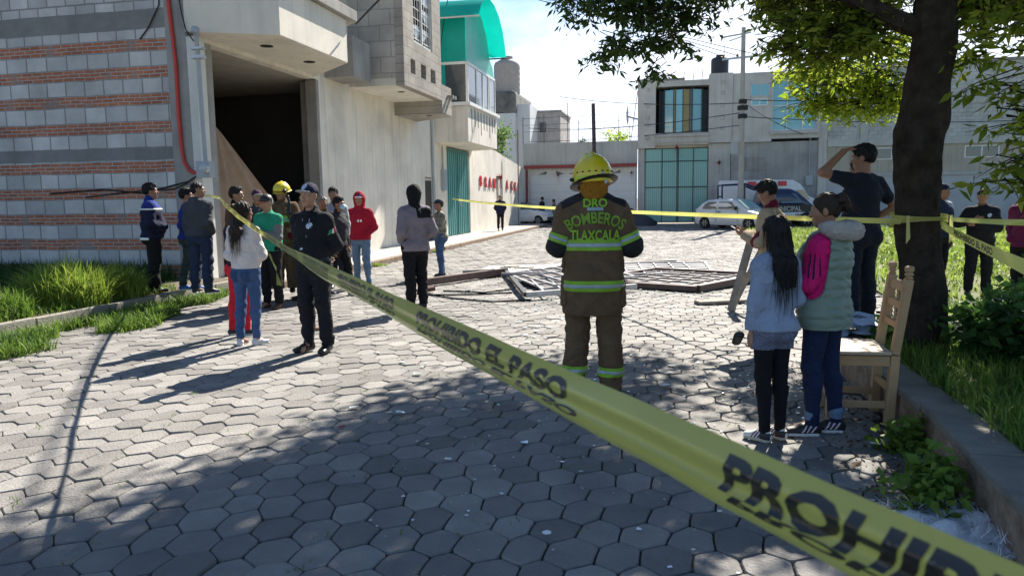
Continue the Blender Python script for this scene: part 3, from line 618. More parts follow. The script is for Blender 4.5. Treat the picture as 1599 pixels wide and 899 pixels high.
def bow(name, x, y, z, s, label, grp='dark red bows hung along the fronts', md=mat('bow_red', (.22, .012, .025), .6, .3, 9)):
    e_ = street(name, x, y, z, label, 'bow', grp)
    for sg in (-1, 1):
        MB().add([(0, 0, 0), (.0, sg*.1*s, .05*s), (.03, sg*.22*s, .12*s), (.05, sg*.26*s, 0), (.03, sg*.20*s, -.09*s), (0, sg*.08*s, -.04*s), (.06, sg*.14*s, .01*s)], [(0, 1, 6), (1, 2, 6), (2, 3, 6), (3, 4, 6), (4, 5, 6), (5, 0, 6), (0, 2, 1), (0, 3, 2), (0, 4, 3), (0, 5, 4)]).build('loop', md, e_)
        MB().add([(0, 0, 0), (.02, sg*.05*s, -.02*s), (.03, sg*.17*s, -.36*s), (.02, sg*.08*s, -.38*s)], [(0, 1, 2, 3)]).build('ribbon_tail', md, e_)
    MB().lathe([(0, -.04*s), (.05*s, -.03*s), (.06*s, 0), (.05*s, .03*s), (0, .04*s)], (.03, 0, 0), 8).build('knot', md, e_, smooth=True)
    return e_
bow('wall_bow', .05, 25.1, 2.72, 1.6, 'red bow above the narrow doorway between the red letters')
# ================================================================== far wall, y = 32.5
FY = 32.5
T = street('garage_wall', 3.3, FY, 0, 'low white garage front with a red ledge and two wide white doors', 'building'); of = (3.3, FY, 0)
mgrey2 = mat('grey_render', (.46, .46, .43), .9, .12, .6, .2, 20, streak=.35, stain=.3)
mwh = mat('white_render', (.62, .61, .57), .85, .08, .8, .1, 20, streak=.2)
B().box(-.2, 6.7, FY, FY+.3, 3.56, 4.9).build('parapet', mgrey2, T)
B().box(-.1, 6.69, FY-.32, FY-.01, 3.38, 3.57).build('ledge', mredp, T)
B().box(-.1, .10, FY-.28, FY, 0, 3.37).box(4.35, 4.7, FY-.1, FY+.02, 0, 3.37).build('red_post', mredp, T)
B().box(.1, 6.69, FY+.02, FY+.3, 0, 3.55).build('wall', mwh, T)
B().box(-3.5, -.2, FY+.0, FY+.3, 0, 3.3).build('side_wall', mplas, T)
for x0, x1 in ((.25, 4.3), (4.75, 6.6)):
    d = B().box(x0, x1, FY-.05, FY+.015, .12, 2.95).build('garage_door', mat('door_white', (.66, .67, .66), .5, .04), T)
    r = B()
    for z0 in np.arange(.6, 2.9, .45): r.box(x0+.02, x1-.02, FY-.058, FY-.052, z0, z0+.02)
    r.build('seam', mwinf, d)
o = B()
for k, x0 in enumerate((.75, 1.85, 2.6, 3.55, 5.2)):
    fx = -1 if k % 2 else 1
    o.extr([(x0, FY-.012, 3.02), (x0+.5, FY-.012, 3.02), (x0+.5+.02*fx, FY-.012, 3.22), (x0+.3, FY-.012, 3.12)] if fx > 0 else [(x0, FY-.012, 3.24), (x0, FY-.012, 3.05), (x0+.5, FY-.012, 3.02), (x0+.2, FY-.012, 3.14)], (0, .02, 0))
o.build('wall_motif', mat('motif_grey', (.16, .15, .14), .8), T)
B().box(.0, 6.7, FY-1.0, FY-.1, -.02, .13).build('step', mcd, T)
bow('wall_bow', 1.95, FY-.1, 2.98, 1.5, 'dark red bow on the white garage wall behind the firefighter, left of him')
bow('wall_bow', 6.35, FY-.1, 3.02, 1.3, 'dark red bow on the white garage wall right beside the gate pillar')
# ---- house with the blue glass bay
T = street('glass_bay_house', 9, FY, 0, 'two storey grey concrete house with a bowed blue glass window over a teal gate', 'building'); of = (9, FY, 0)
y0 = FY-.25
mfac = mat('far_concrete', (.52, .50, .46), .9, .12, .8, .2, 18, streak=.35, stain=.3)
B().box(6.72, 7.75, y0, FY+5, 4.4, 8.35).box(10.75, 12.05, y0, FY+5, 4.62, 8.5).box(7.752, 10.748, y0+.02, FY+5, 7.88, 8.2).box(7.752, 10.748, y0-.05, FY+5, 4.55, 5.22).box(7.752, 10.748, FY+2.5, FY+5, 5.22, 7.88).build('upper_wall', mfac, T)
B().box(6.74, 7.12, FY, FY+4.8, 0, 4.398).build('ground_wall', mgrey2, T); B().box(10.78, 12.0, FY, FY+4.8, 0, 4.6).build('ground_wall', mgrey2, T)
B().box(7.7, 10.8, y0-.16, y0-.052, 5.02, 5.14).box(7.7, 10.8, y0-.16, y0-.052, 4.68, 4.75).build('sill', mfac, T)
for x_ in (7.30, 11.5):
    for z0 in (5.0, 5.75, 6.15, 6.85, 7.75) if x_ < 8 else (5.45, 6.0, 6.7, 7.4, 8.0):
        B().lathe([(0, -.05), (.11, -.045), (.13, 0), (.05, .0)][::-1], (x_, y0-.0, z0), 12, 'Y').build('rosette', mgrey2, T, smooth=True)
# bowed glass: four faceted panes inside a dark recess
B().box(7.76, 10.74, y0+.9, y0+1.0, 5.24, 7.86).build('recess', mdark, T)
bx = [7.96, 8.25, 8.76, 8.88, 9.29, 9.67, 9.83, 10.36, 10.72]; by = [.55, .36, .16, .14, .10, .12, .16, .38, .55]; mtan = mat('tan_wall', (.30, .25, .12), .8); gm_ = [mgld, mglb, mtan, mglb, mtan, mgld, mglb, mgld]
fr = B()
for k in range(9): fr.box(bx[k]-.02, bx[k]+.02, y0+by[k]-.03, y0+by[k]+.02, 5.24, 7.86)
fr.box(7.9, 10.74, y0+.1, y0+.16, 5.225, 5.28); wn = fr.build('window', mat('dark_frame', (.05, .045, .04), .5), T)
for k in range(8):
    P4 = [(bx[k]+.02, y0+by[k], 5.28), (bx[k+1]-.02, y0+by[k+1], 5.28), (bx[k+1]-.02, y0+by[k+1], 7.7), (bx[k]+.02, y0+by[k], 7.7)]
    B().extr(P4, (0, .015, 0)).build('pane', gm_[k], wn)
# gate
gt = B().box(7.14, 10.76, FY+.05, FY+.10, .08, 4.4).build('gate', glass('gate_glass', (.22, .52, .49), .2), T)
fr = B()
for x_ in (7.14, 8.12, 8.98, 9.06, 9.9, 10.72): fr.box(x_, x_+.05, FY-.01, FY+.04, .06, 4.4)
for z0 in (.06, 2.1, 3.6, 4.34): fr.box(7.19, 10.72, FY+0, FY+.035, z0, z0+.06)
fr.build('gate_frame', mat('gate_dark', (.03, .06, .06), .5), gt)
fr = B()
for x_ in np.arange(7.25, 10.7, .115): fr.box(x_, x_+.018, FY+.02, FY+.048, .12, 4.3)
fr.build('gate_bar', mat('gate_bars', (.10, .27, .26), .5), gt)
bow('wall_bow', 8.95, FY-.15, 4.42, 1.7, 'dark red bow at the top middle of the teal gate')
bow('wall_bow', 11.35, FY-.05, 3.5, 1.8, 'dark red bow on the pillar right of the teal gate')
# ---- the wing on the right with the big panes
T = street('right_wing', 14.4, FY, 0, 'grey rendered wing with six blue window panes beside the bay house', 'building'); of = (14.4, FY, 0)
B().box(12.06, 14.2, FY-.2, FY+5, 4.6, 8.45).box(14.2, 16.75, FY-.2, FY+5, 7.98, 8.45).box(14.2, 16.75, FY-.2, FY+5, 4.75, 5.2).box(16.6, 16.75, FY-.2, FY+5, 5.2, 7.98).box(14.2, 16.6, FY+.2, FY+5, 5.2, 7.98).build('upper_wall', mfac, T)
B().box(14.1, 16.75, FY-.34, FY-.203, 5.0, 5.16).build('sill', mfac, T)
B().box(12.04, 17.2, FY+.02, FY+5, 0, 4.598).build('ground_wall', mat('grey_plaster2', (.34, .34, .33), .9, .2, .5, .2, 18, streak=.4, stain=.5), T)
fr = B()
for x_ in (14.2, 15.0, 15.82, 16.56): fr.box(x_, x_+.05, FY-.05, FY+.02, 5.2, 7.98)
for z0 in (5.2, 6.55, 7.93): fr.box(14.25, 16.56, FY-.045, FY+.015, z0, z0+.05)
wn = fr.build('window', mwhite, T); B().box(14.25, 16.56, FY+.03, FY+.05, 5.25, 7.93).build('pane', mglb, wn)
for x0, x1, z0, z1, fm in ((13.0, 14.05, 7.1, 7.85, mwinf), (13.05, 13.95, 6.6, 7.0, mwhite)):
    fr = B().box(x0, x1, FY-.23, FY-.202, z0, z0+.06).box(x0, x1, FY-.23, FY-.202, z1-.06, z1).box(x0, x0+.06, FY-.23, FY-.202, z0, z1).box(x1-.06, x1, FY-.23, FY-.202, z0, z1).box((x0+x1)/2, (x0+x1)/2+.04, FY-.23, FY-.202, z0, z1).build('small_window', fm, T)
    B().box(x0+.06, x1-.06, FY-.222, FY-.204, z0+.06, z1-.06).build('pane', mglb, fr)
fr = B().box(12.85, 13.9, FY-.02, FY+.018, 3.0, 3.75).build('blocked_window', mc, T)
B().box(12.2, 12.8, FY-.01, FY+.018, 3.0, 3.8).build('blocked_window', mc, T)
B().tube([(12.75, FY-.08, 4.6), (12.75, FY-.08, .6)], .03).build('conduit', mgreyplastic, T)
B().tube([(16.3, FY-.06, 4.9), (16.3, FY-.06, 2.7)], .03).build('conduit', mgreyplastic, T); B().box(16.1, 16.5, FY-.16, FY+.0, 2.1, 2.65).build('meter_box', mgreyplastic, T, bevel=.02)
B().box(15.3, 16.0, FY+.5, FY+1.2, 8.452, 8.62).build('roof_hatch', mdark, T)
# ---- block warehouse at the right
T = street('block_warehouse', 24, FY, 0, 'long grey concrete block building with small high windows at the right', 'building'); of = (24, FY, 0)
mblk = wall_mat('grey_block', 0, (.53, .53, .51), (.46, .46, .45), (.38, .38, .37), .42, .21, .014)
B().box(17.22, 46, FY, FY+8, 4.62, 8.5).build('upper_wall', mblk, T)
B().box(17.22, 46, FY-.06, FY-.003, 6.35, 6.6).box(17.22, 46, FY-.12, FY+7.9, 4.22, 4.618).box(17.22, 46, FY-.05, FY+.2, 2.55, 2.75).box(18.9, 19.3, FY-.07, FY-.061, 4.62, 8.5).box(27.5, 28, FY-.07, FY-.061, 4.62, 8.5).build('beam', mgrey2, T)
B().box(16.76, 17.2, FY-.08, FY+5, 0, 8.3).build('column', mfac, T)
B().box(17.22, 46, FY+.0, FY+8, 2.76, 4.218).build('middle_wall', mat('tan_render', (.42, .38, .31), .9, .15, .8, .2, 18, streak=.6), T)
B().box(17.22, 46, FY+.03, FY+8, 0, 2.548).build('lower_wall', mat('bluegrey', (.44, .45, .455), .9, .12, 1, .15, 18, stain=.3), T)
B().box(17.2, 46, FY-.1, FY+8.1, 8.502, 8.65).build('coping', mc, T)
for x0 in (18.9, 24.2, 29.5):
    fr = B().box(x0, x0+1.7, FY-.03, FY-.003, 3.45, 3.5).box(x0, x0+1.7, FY-.03, FY-.003, 4.05, 4.1).box(x0, x0+.06, FY-.03, FY-.003, 3.5, 4.05).box(x0+1.64, x0+1.7, FY-.03, FY-.003, 3.5, 4.05).box(x0+.82, x0+.88, FY-.03, FY-.003, 3.5, 4.05).build('window', mwhite, T)
    B().box(x0+.06, x0+1.64, FY-.015, FY-.004, 3.5, 4.05).build('pane', mgld, fr)
# ---- water tank on the bay house
def tank(x, y, z, r, h, label, m_):
    t_ = street('water_tank', x, y, z, label, 'water tank')
    n = 28; pr = [(0, 0), (r*.97, 0), (r, .04)]
    for k in range(5): q = .04+(h*.72)*k/5; pr += [(r, q+.02), (r*.985, q+.06), (r, q+.12)]
    pr += [(r, h*.74), (r*.9, h*.82), (r*.5, h*.9), (r*.42, h*.9)]
    MB().lathe(pr, (0, 0, 0), n).build('tank_body', m_, t_, smooth=True); MB().lathe([(r*.42, h*.9), (r*.45, h*.92), (r*.45, h*.98), (r*.2, h), (0, h)], (0, 0, 0), n).build('lid', m_, t_, smooth=True)
    return t_
tank(11.35, FY+.6, 8.50, .50, 1.15, 'black plastic water tank on the flat roof of the bay house', mat('tank_black', (.018, .022, .03), .5, .1))
t_ = street('roof_junk', 8.3, FY+.8, 8.36, 'little heap of scrap iron left on the roof edge', 'scrap')
for k in range(9):
    a_ = Vector((rnd.uniform(-.6, .6), rnd.uniform(-.2, .2), .03+.25*rnd.random())); MB().bar(a_, a_+Vector((rnd.uniform(-.4, .5), .1, rnd.uniform(-.03, .25))), .05).build('iron_piece', mrust, t_)
MB().box(-.5, 1.1, -.15, .15, 0, .12).build('plank', mcd, t_)
rb = 'reinforcing rods sticking up from the roof'
for k, (x_, l, lbx) in enumerate([(9.3, .55, 'bent rod standing nearest the scrap heap'), (9.85, .62, 'middle rod on the roof of the bay house'), (10.35, .72, 'rod nearest the black water tank'), (6.3, 2.2, 'long leaning rod left of the bay house')]):
    base = 8.2 if x_ > 7 else 4.9
    tag(MB().tube([W(x_, FY+.3, base), W(x_+(.06 if x_ > 7 else .45), FY+.3, base+l if x_ > 7 else 8.2)], .022, 5).build('steel_rod', mrust), lbx, 'rod', rb)
# satellite dish on the house side
t_ = street('antenna', 6.55, FY-.2, 6.0, 'small antenna bracket on the left edge of the bay house', 'antenna')
MB().bar((.17, 0, .1), (-.45, 0, .28), .09).build('arm', mgreyplastic, t_); MB().lathe([(0, 0), (.25, .02), (.62, .10), (.60, .11), (.25, .035)], (-.5, 0, .35), 20, 'X').build('dish', mgreyplastic, t_, smooth=True)
# barbed wire posts and wires over the garage wall
g_ = 'thin posts carrying wire over the garage wall'
for k, (x_, h, r_) in enumerate([(-.2, 1.6, .025), (1.1, 1.7, .022), (2.55, 2.35, .022), (3.2, 1.3, .02), (5.6, 1.5, .02), (6.25, 1.0, .02)]):
    tag(MB().tube([W(x_, FY+.15, 4.9), W(x_, FY+.15, 4.9+h)], r_, 5).build('wire_post', mrust), ['thin post at the left end of the garage wall', 'second thin post from the left over the garage wall', 'tallest thin post over the garage wall', 'short post next to the tallest over the garage wall', 'thin post over the garage wall right of the dark pole', 'shortest post beside the bay house'][k], 'post', g_)
tag(MB().tube([W(4.32, FY-.6, 0), W(4.16, FY-.6, 7.05)], [.13, .11], 8).build('wooden_pole', mat('dark_wood', (.07, .05, .06), .85, .3, 9, .3, 30)), 'leaning dark wooden pole rising behind the yellow helmet', 'pole')
for k in range(3):
    cable('fence_wire', [W(-.2, FY+.15, 5.6+.4*k), W(6.6, FY+.15, 5.7+.42*k)], .011, ['lowest wire over the garage wall', 'middle wire over the garage wall', 'top wire over the garage wall'][k], .02)
# ---- background towers behind the yard
T = street('white_tower', -4.2, 45, 0, 'pale tower house with a grey round tank on top behind the canopy house', 'building'); of = (-4.2, 45, 0)
mpale = mat('pale_blue', (.52, .55, .57), .85, .06, .8, .1, 10, stain=.15)
B().box(-7, -3.25, 45, 52, 0, 8.2).box(-3.248, -2.2, 45.6, 52, 0, 8.9).build('wall', mpale, T)
B().box(-7, -3.2, 44.9, 52, 8.202, 9.9).build('stained_parapet', mat('stained', (.13, .13, .125), .9, .4, 1.5, .3, 12), T, bevel=.25)
tank(-4.2, 46.6, 9.9, 1.05, 2.9, 'tall grey round tank on the pale tower house', mat('tank_grey', (.33, .30, .28), .8, .1))
T = street('grey_block_house', -1.6, 50, 0, 'small grey block house with a flat roof behind the yard trees', 'building'); of = (-1.6, 50, 0)
B().box(-3.2, -.3, 49, 55, 0, 8.6).build('wall', wall_mat('greyblock2', 0, (.42, .40, .39), (.38, .37, .36), (.33, .32, .31), .4, .2, .01), T)
B().box(-2.0, -1.5, 48.96, 48.99, 7.0, 7.8).build('window', mgld, T); B().box(-3.3, -.2, 48.9, 55, 8.602, 8.75).build('roof', mc, T)
# ---- utility pole and overhead cables
UX, UY = 12.05, 25.9
T = street('utility_pole', UX, UY, 0, 'concrete utility pole with cross arms in front of the ambulance', 'utility pole'); of = (UX, UY, 0)
B().tube([(UX, UY, 0), (UX-.04, UY, 9.6)], [.16, .10], 10).build('pole', mat('pole_concrete', (.38, .36, .33), .9, .1, 3, .2, 30), T, smooth=True)
B().bar((UX-1.0, UY, 8.15), (UX+.75, UY, 8.25), .09).build('cross_arm', msteel, T); B().bar((UX-.95, UY, 9.2), (UX+.3, UY, 9.35), .07).bar((UX-.7, UY, 9.0), (UX-.05, UY, 9.2), .05).build('cross_arm', msteel, T)
for z0, rr in ((5.3, .22), (5.7, .25), (6.0, .2)): B().lathe([(0, 0), (rr, .02), (rr, .22), (0, .25)], (UX, UY, z0), 8).build('cable_clamp', mcable, T)
for k, x_ in enumerate((-.95, -.3, .6)): B().lathe([(0, 0), (.05, 0), (.07, .06), (.03, .12), (0, .14)], (UX+x_, UY, 8.25), 8).build('insulator', mrust, T, smooth=True)
B().tube([(UX-.9, UY, 9.2), (UX-.9, UY, 8.3)], .012, 4).build('jumper_wire', mcable, T); B().box(UX-.55, UX-.2, UY-.25, UY-.05, 3.6, 4.2).build('meter_box', mgreyplastic, T)
for k, (a_, b_, r_, s, lb) in enumerate([
    (W(1.0, 40, 8.6), W(UX, UY, 6.05), .02, .25, 'uppermost low cable from the left to the utility pole'),
    (W(-2, 44, 6.9), W(UX, UY, 5.6), .02, .35, 'second low cable crossing behind the firefighter'),
    (W(-2, 44, 5.9), W(UX, UY, 5.0), .018, .2, 'third low cable crossing over the garage wall'),
    (W(-3, 20.5, 13.2), W(UX-1, UY, 8.3), .018, .1, 'top power line from the canopy house to the cross arm'),
    (W(-3, 20.5, 12.6), W(UX-.3, UY, 8.3), .018, .1, 'middle power line from the canopy house to the cross arm'),
    (W(-3, 20.5, 12.1), W(UX+.6, UY, 8.3), .018, .1, 'lowest power line from the canopy house to the cross arm'),
    (W(UX, UY, 6.2), W(28, 29, 6.6), .02, .3, 'cable running right from the pole past the blue panes'),
    (W(UX, UY, 5.4), W(28, 29, 5.1), .02, .25, 'lower cable running right from the pole along the block wall'),
    (W(UX, UY, 6.1), W(15.9, FY-.2, 4.95), .018, .15, 'slanting cable from the pole to the wing wall')]):
    cable('overhead_cable', [a_, b_], r_, lb, s)
tag(MB().tube([(-2.58, 28, 6.6), (-2.4, 28, 7.8), (-2.0, 28, 9.8)], .016, 5).build('overhead_cable', mcable), 'steep thin cable in front of the teal canopy', 'cable')
# ================================================================== trees
mbark = mat('bark', (.022, .017, .013), 1, .45, 9, 1.0, 22, spec=.08, c2=(.05, .04, .031))
def leafmat(name, c, c2, tr=.5):
    m = gmat(name, c, c2); t = m.node_tree
    ms = [n for n in t.nodes if n.type == 'MIX_SHADER'][0]; ms.inputs[0].default_value = tr; return m
ml1 = leafmat('leaf_green', (.09, .16, .012), (.30, .34, .04), .62); ml2 = leafmat('leaf_bright_backlit', (.17, .29, .02), (.42, .50, .05), .65); ml3 = leafmat('leaf_dark_silhouette', (.03, .065, .014), (.08, .13, .025), .45)  # backlight and silhouette dark are put into the leaf colours
T = empty('shade_tree', (3.62, 6.45, .2), 0, 'big dark trunked shade tree whose leafy branches hang over the street', 'tree'); O = Vector((3.62, 6.45, .2))
path = [((3.60, 6.40, .15), .36), ((3.60, 6.40, .4), .255), ((3.57, 6.42, .9), .215), ((3.53, 6.44, 1.4), .210), ((3.51, 6.46, 1.8), .225), ((3.54, 6.48, 2.15), .245), ((3.60, 6.5, 2.6), .215), ((3.645, 6.52, 3.2), .205), ((3.68, 6.55, 3.9), .20), ((3.7, 6.7, 4.8), .17), ((3.7, 7.2, 5.8), .12), ((3.8, 7.8, 6.8), .07)]
def smoothpath(pts, rs, n):
    P = [Vector(p) for p in pts]; o, r = [], []
    for i in range(len(P)-1):
        p0, p1, p2, p3 = P[max(i-1, 0)], P[i], P[i+1], P[min(i+2, len(P)-1)]
        for k in range(n):
            t = k/n; o.append(.5*((2*p1)+(p2-p0)*t+(2*p0-5*p1+4*p2-p3)*t*t+(3*p1-p0-3*p2+p3)*t**3)); r.append(rs[i]+(rs[i+1]-rs[i])*t)
    o.append(P[-1]); r.append(rs[-1]); return o, r
pp_, rr_ = smoothpath([p[0] for p in path], [p[1] for p in path], 20)
rr_ = [r_*.80 for r_ in rr_]
mb = MB(O).tube(pp_, rr_, 72)
mb.v = [tuple(Vector(v)+Vector((math.sin(v[2]*9+v[0]*21), math.cos(v[2]*11+v[1]*23), 0))*.010+Vector((v[0]-0, v[1]-0, 0))*0) for v in mb.v]
for i_, v in enumerate(mb.v):
    k_ = i_ % 72; c_ = pp_[i_//72]-O; a_ = k_/72*6.283; rz = v[2]; w_ = math.sin(a_*11+1.6*math.sin(rz*3.1+a_)+2*math.sin(rz*1.3))*.5+math.sin(a_*23+2.5*math.sin(rz*7+a_*2))*.35+math.sin(rz*31+3*math.sin(a_*5))*.25
    mb.v[i_] = tuple(c_+(Vector(v)-c_)*(1+.065*w_))
mb.build('trunk', mbark, T, smooth=True)
LB = []
def limb(pts, r0, r1):
    P, rr = smoothpath(pts, np.linspace(r0, r1, len(pts)), 5); MB(O).tube(P, rr, 8).build('limb', mbark, T, smooth=True); LB.append(P); return P
limb([(3.66, 6.5, 2.95), (3.35, 6.6, 3.08), (2.9, 6.9, 3.45), (2.3, 7.4, 4.0), (1.6, 8.0, 4.4), (.9, 8.6, 4.6)], .10, .03)
limb([(3.7, 6.6, 4.4), (2.9, 7.4, 5.0), (1.9, 8.4, 5.4), (.9, 9.2, 5.5)], .13, .03)
limb([(3.7, 6.7, 4.7), (3.6, 8.0, 5.4), (3.5, 9.8, 5.9), (3.2, 11.3, 5.6)], .13, .03)
limb([(3.7, 6.6, 4.1), (4.8, 7.4, 4.8), (6.0, 8.6, 5.4), (6.6, 10, 5.4)], .13, .03)
limb([(3.7, 6.5, 4.2), (4.2, 5.8, 4.6), (4.5, 4.8, 4.5), (4.3, 4.4, 3.8)], .10, .03)
limb([(3.7, 6.5, 3.9), (3.1, 5.4, 4.9), (2.5, 4.4, 5.6)], .10, .03)
tw = MB(O); LP = {0: [], 1: [], 2: []}
def cluster(c, rx, ry, rz, n, kind, root=None, size=None, droop=.3):
    """a spray of drooping twigs with leaves, kept loose so the sky shows through"""
    c = Vector(c)
    for k in range(n):
        while 1:
            d = Vector((rnd.uniform(-1, 1), rnd.uniform(-1, 1), rnd.uniform(-1, 1)))
            if d.length < 1: break
        p = c+Vector((d.x*rx, d.y*ry, d.z*rz)); l = rnd.uniform(.22, .45); an = rnd.uniform(0, 6.28)
        dr = Vector((math.cos(an), math.sin(an), -rnd.uniform(.1, .9)*droop*2)).normalized()
        q = p+dr*l; tw.tube([p-dr*.12, (p+q)/2+Vector((0, 0, .02)), q], [.006, .004, .0015], 3, cap=False)
        for j in range(rnd.randint(7, 12)):
            LP[kind].append(p.lerp(q, rnd.uniform(.05, 1.0))+Vector([rnd.gauss(0, .025) for _ in range(3)]))
# seen in the picture: hanging sprays
for a_ in [((1.0, 8.5, 3.8), .45, .4, .22, 34, 2), ((1.45, 8.5, 3.75), .40, .4, .30, 40, 2), ((1.15, 8.3, 3.2), .22, .3, .18, 16, 2), ((1.7, 8.4, 3.55), .35, .4, .40, 42, 2), ((1.95, 8.3, 3.7), .3, .4, .3, 26, 2), ((1.3, 8.4, 4.25), .7, .5, .25, 40, 2), ((2.3, 8.2, 4.0), .5, .5, .3, 26, 0), ((1.6, 8.1, 2.95), .1, .15, .12, 5, 2),
           ((2.75, 7.4, 3.6), .42, .5, .35, 60, 0), ((3.1, 7.2, 3.35), .35, .4, .30, 46, 0), ((2.7, 7.1, 3.1), .24, .3, .22, 26, 0), ((3.0, 6.9, 2.95), .35, .3, .18, 36, 0), ((3.35, 6.9, 3.3), .25, .3, .4, 34, 0),
           ((3.86, 7.76, 3.10), 0.22, 0.25, 0.15, 4, 1), ((4.12, 8.01, 2.57), 0.13, 0.25, 0.10, 7, 1), ((3.62, 8.31, 2.96), 0.17, 0.25, 0.08, 10, 1), ((3.34, 8.07, 2.91), 0.12, 0.25, 0.06, 4, 1), ((3.42, 8.89, 3.06), 0.15, 0.25, 0.16, 12, 1), ((4.14, 8.09, 3.14), 0.13, 0.25, 0.16, 10, 1), ((3.47, 8.32, 2.61), 0.11, 0.25, 0.09, 13, 1), ((3.76, 7.98, 2.55), 0.16, 0.25, 0.09, 9, 1), ((3.33, 8.23, 2.69), 0.25, 0.25, 0.15, 9, 1), ((4.21, 8.25, 2.77), 0.19, 0.25, 0.06, 4, 1), ((3.88, 7.76, 2.60), 0.14, 0.25, 0.14, 11, 1), ((3.51, 8.44, 2.99), 0.12, 0.25, 0.13, 9, 1), ((4.26, 8.34, 2.60), 0.15, 0.25, 0.12, 6, 1), ((3.60, 8.06, 2.70), 0.15, 0.25, 0.08, 5, 1), ((3.86, 7.99, 2.82), 0.22, 0.25, 0.07, 13, 1),
           ((4.1, 6.6, 3.25), .28, .3, .22, 34, 0), ((4.5, 6.6, 3.3), .30, .3, .16, 30, 0), ((3.95, 6.5, 2.85), .08, .1, .18, 8, 0), ((4.75, 6.5, 3.05), .18, .3, .2, 14, 0),
           ((3.42, 5.0, 2.75), .12, .2, .22, 5, 0), ((3.47, 5.0, 2.35), .12, .2, .24, 7, 0), ((3.50, 5.0, 2.02), .12, .2, .16, 7, 0), ((3.47, 5.0, 1.84), .10, .14, .10, 4, 0), ((3.46, 5.0, 2.1), .12, .14, .20, 4, 1), ((3.24, 5.0, 2.36), .05, .1, .1, 2, 0), ((3.42, 5.0, 1.66), .08, .1, .06, 3, 0), ((3.55, 5.0, 3.0), .2, .2, .2, 16, 0)]:
    cluster(a_[0], a_[1], a_[2], a_[3], int(a_[4]*(2.9 if a_[5] == 1 else 2.4 if a_[5] == 0 else 1.7)), a_[5])
limb([(4.3, 4.4, 3.8), (3.75, 4.9, 3.3), (3.52, 5.0, 2.7), (3.5, 5.0, 2.2), (3.42, 5.0, 1.8)], .018, .004)
tw.build('twig', mbark, T)['kind'] = 'stuff'
for k, (nm, mm_) in enumerate((('crown', ml1), ('crown', ml2), ('crown', ml3))):
    leafcloud(nm, np.array(LP[k])-np.array(O), .118 if k != 1 else .098, mm_, T, droop=.55, asp=.32)
# unseen upper crown: throws the dappled shade, gaps shaped to let sun through
P = []
for k in range(430):
    while 1:
        dx, dy = rnd.uniform(-1, 1), rnd.uniform(-1, 1)
        if dx*dx+dy*dy < 1: break
    c = Vector((3.75+4.0*dx, 8.1+4.7*dy, 5.7+1.1*(1-dx*dx-dy*dy)+rnd.uniform(-.75, .75)))
    if c.x < .5 or c.y > 9.25+(c.x-.2)*1.35 or (c.x-4.4)**2+(c.y-9.7)**2 < .8 or (c.x-5.0)**2+(c.y-11.2)**2 < 1.3: continue
    for j in range(190): P.append(c+Vector((rnd.gauss(0, .33), rnd.gauss(0, .33), rnd.gauss(0, .17))))
leafcloud('crown', np.array(P)-np.array(O), .19, ml1, T, droop=.3, asp=.45)
print('leaves', len(P), [len(LP[k]) for k in LP])
def bush_tree(x, y, h, r, label, n=1500, size=.16, mt=None, name='tree', z0=0, cz=None, trunk=True):
    w0 = W(x, y, z0); e_ = empty(name, w0, 0, label, 'tree', 'small trees behind the walls')
    if trunk:
        mb = MB().tube([(0, 0, 0), (.05, 0, h*.5), (0, .05, h*.95)], [.09, .06, .02], 7)
        for k in range(5): an = rnd.uniform(0, 6.28); mb.tube([(.04, 0, h*.45+k*.07*h), (.5*r*math.cos(an), .5*r*math.sin(an), h*.62+k*.07*h), (.85*r*math.cos(an), .85*r*math.sin(an), h*.7+k*.07*h)], [.035, .022, .008], 5)
        mb.build('trunk', mbark, e_)
    P = []
    for k in range(n//30):
        an = rnd.uniform(0, 6.28); rr = r*math.sqrt(rnd.random())*.85; zz_ = h*(1-.32*rnd.random()*1.4); c = Vector((rr*math.cos(an), rr*math.sin(an), zz_))
        for j in range(30): P.append(c+Vector([rnd.gauss(0, r*.17) for _ in range(3)]))
    leafcloud('crown', np.array(P), size, mt or ml1, e_, droop=.0, asp=.5); return e_
bush_tree(-1.5, 29.5, 5.6, 1.3, 'leafy young tree rising behind the wall with red letters', 2600, .20, mt=leafmat('leaf_mid', (.06, .13, .03), (.16, .25, .06)))
bush_tree(2.9, 36, 5.6, .6, 'tiny round dark treetop behind the garage wall', 700, .16, ml3)
bush_tree(5.2, 36, 5.8, 1.0, 'pale green treetop just left of the bay house', 1300, .18, ml2)
# iron rods standing in front of the yard wall
for k, (x_, y_, h) in enumerate([(.45, 27.8, 5.3), (-.6, 24.8, 5.6)]):
    tag(MB().tube([W(x_, y_, .1), W(x_+.02, y_, h)], .03, 5).build('steel_rod', mrust), ['tall dark rod standing against the lettered wall', 'thin rod rising behind the lettered wall by the tree'][k], 'rod')
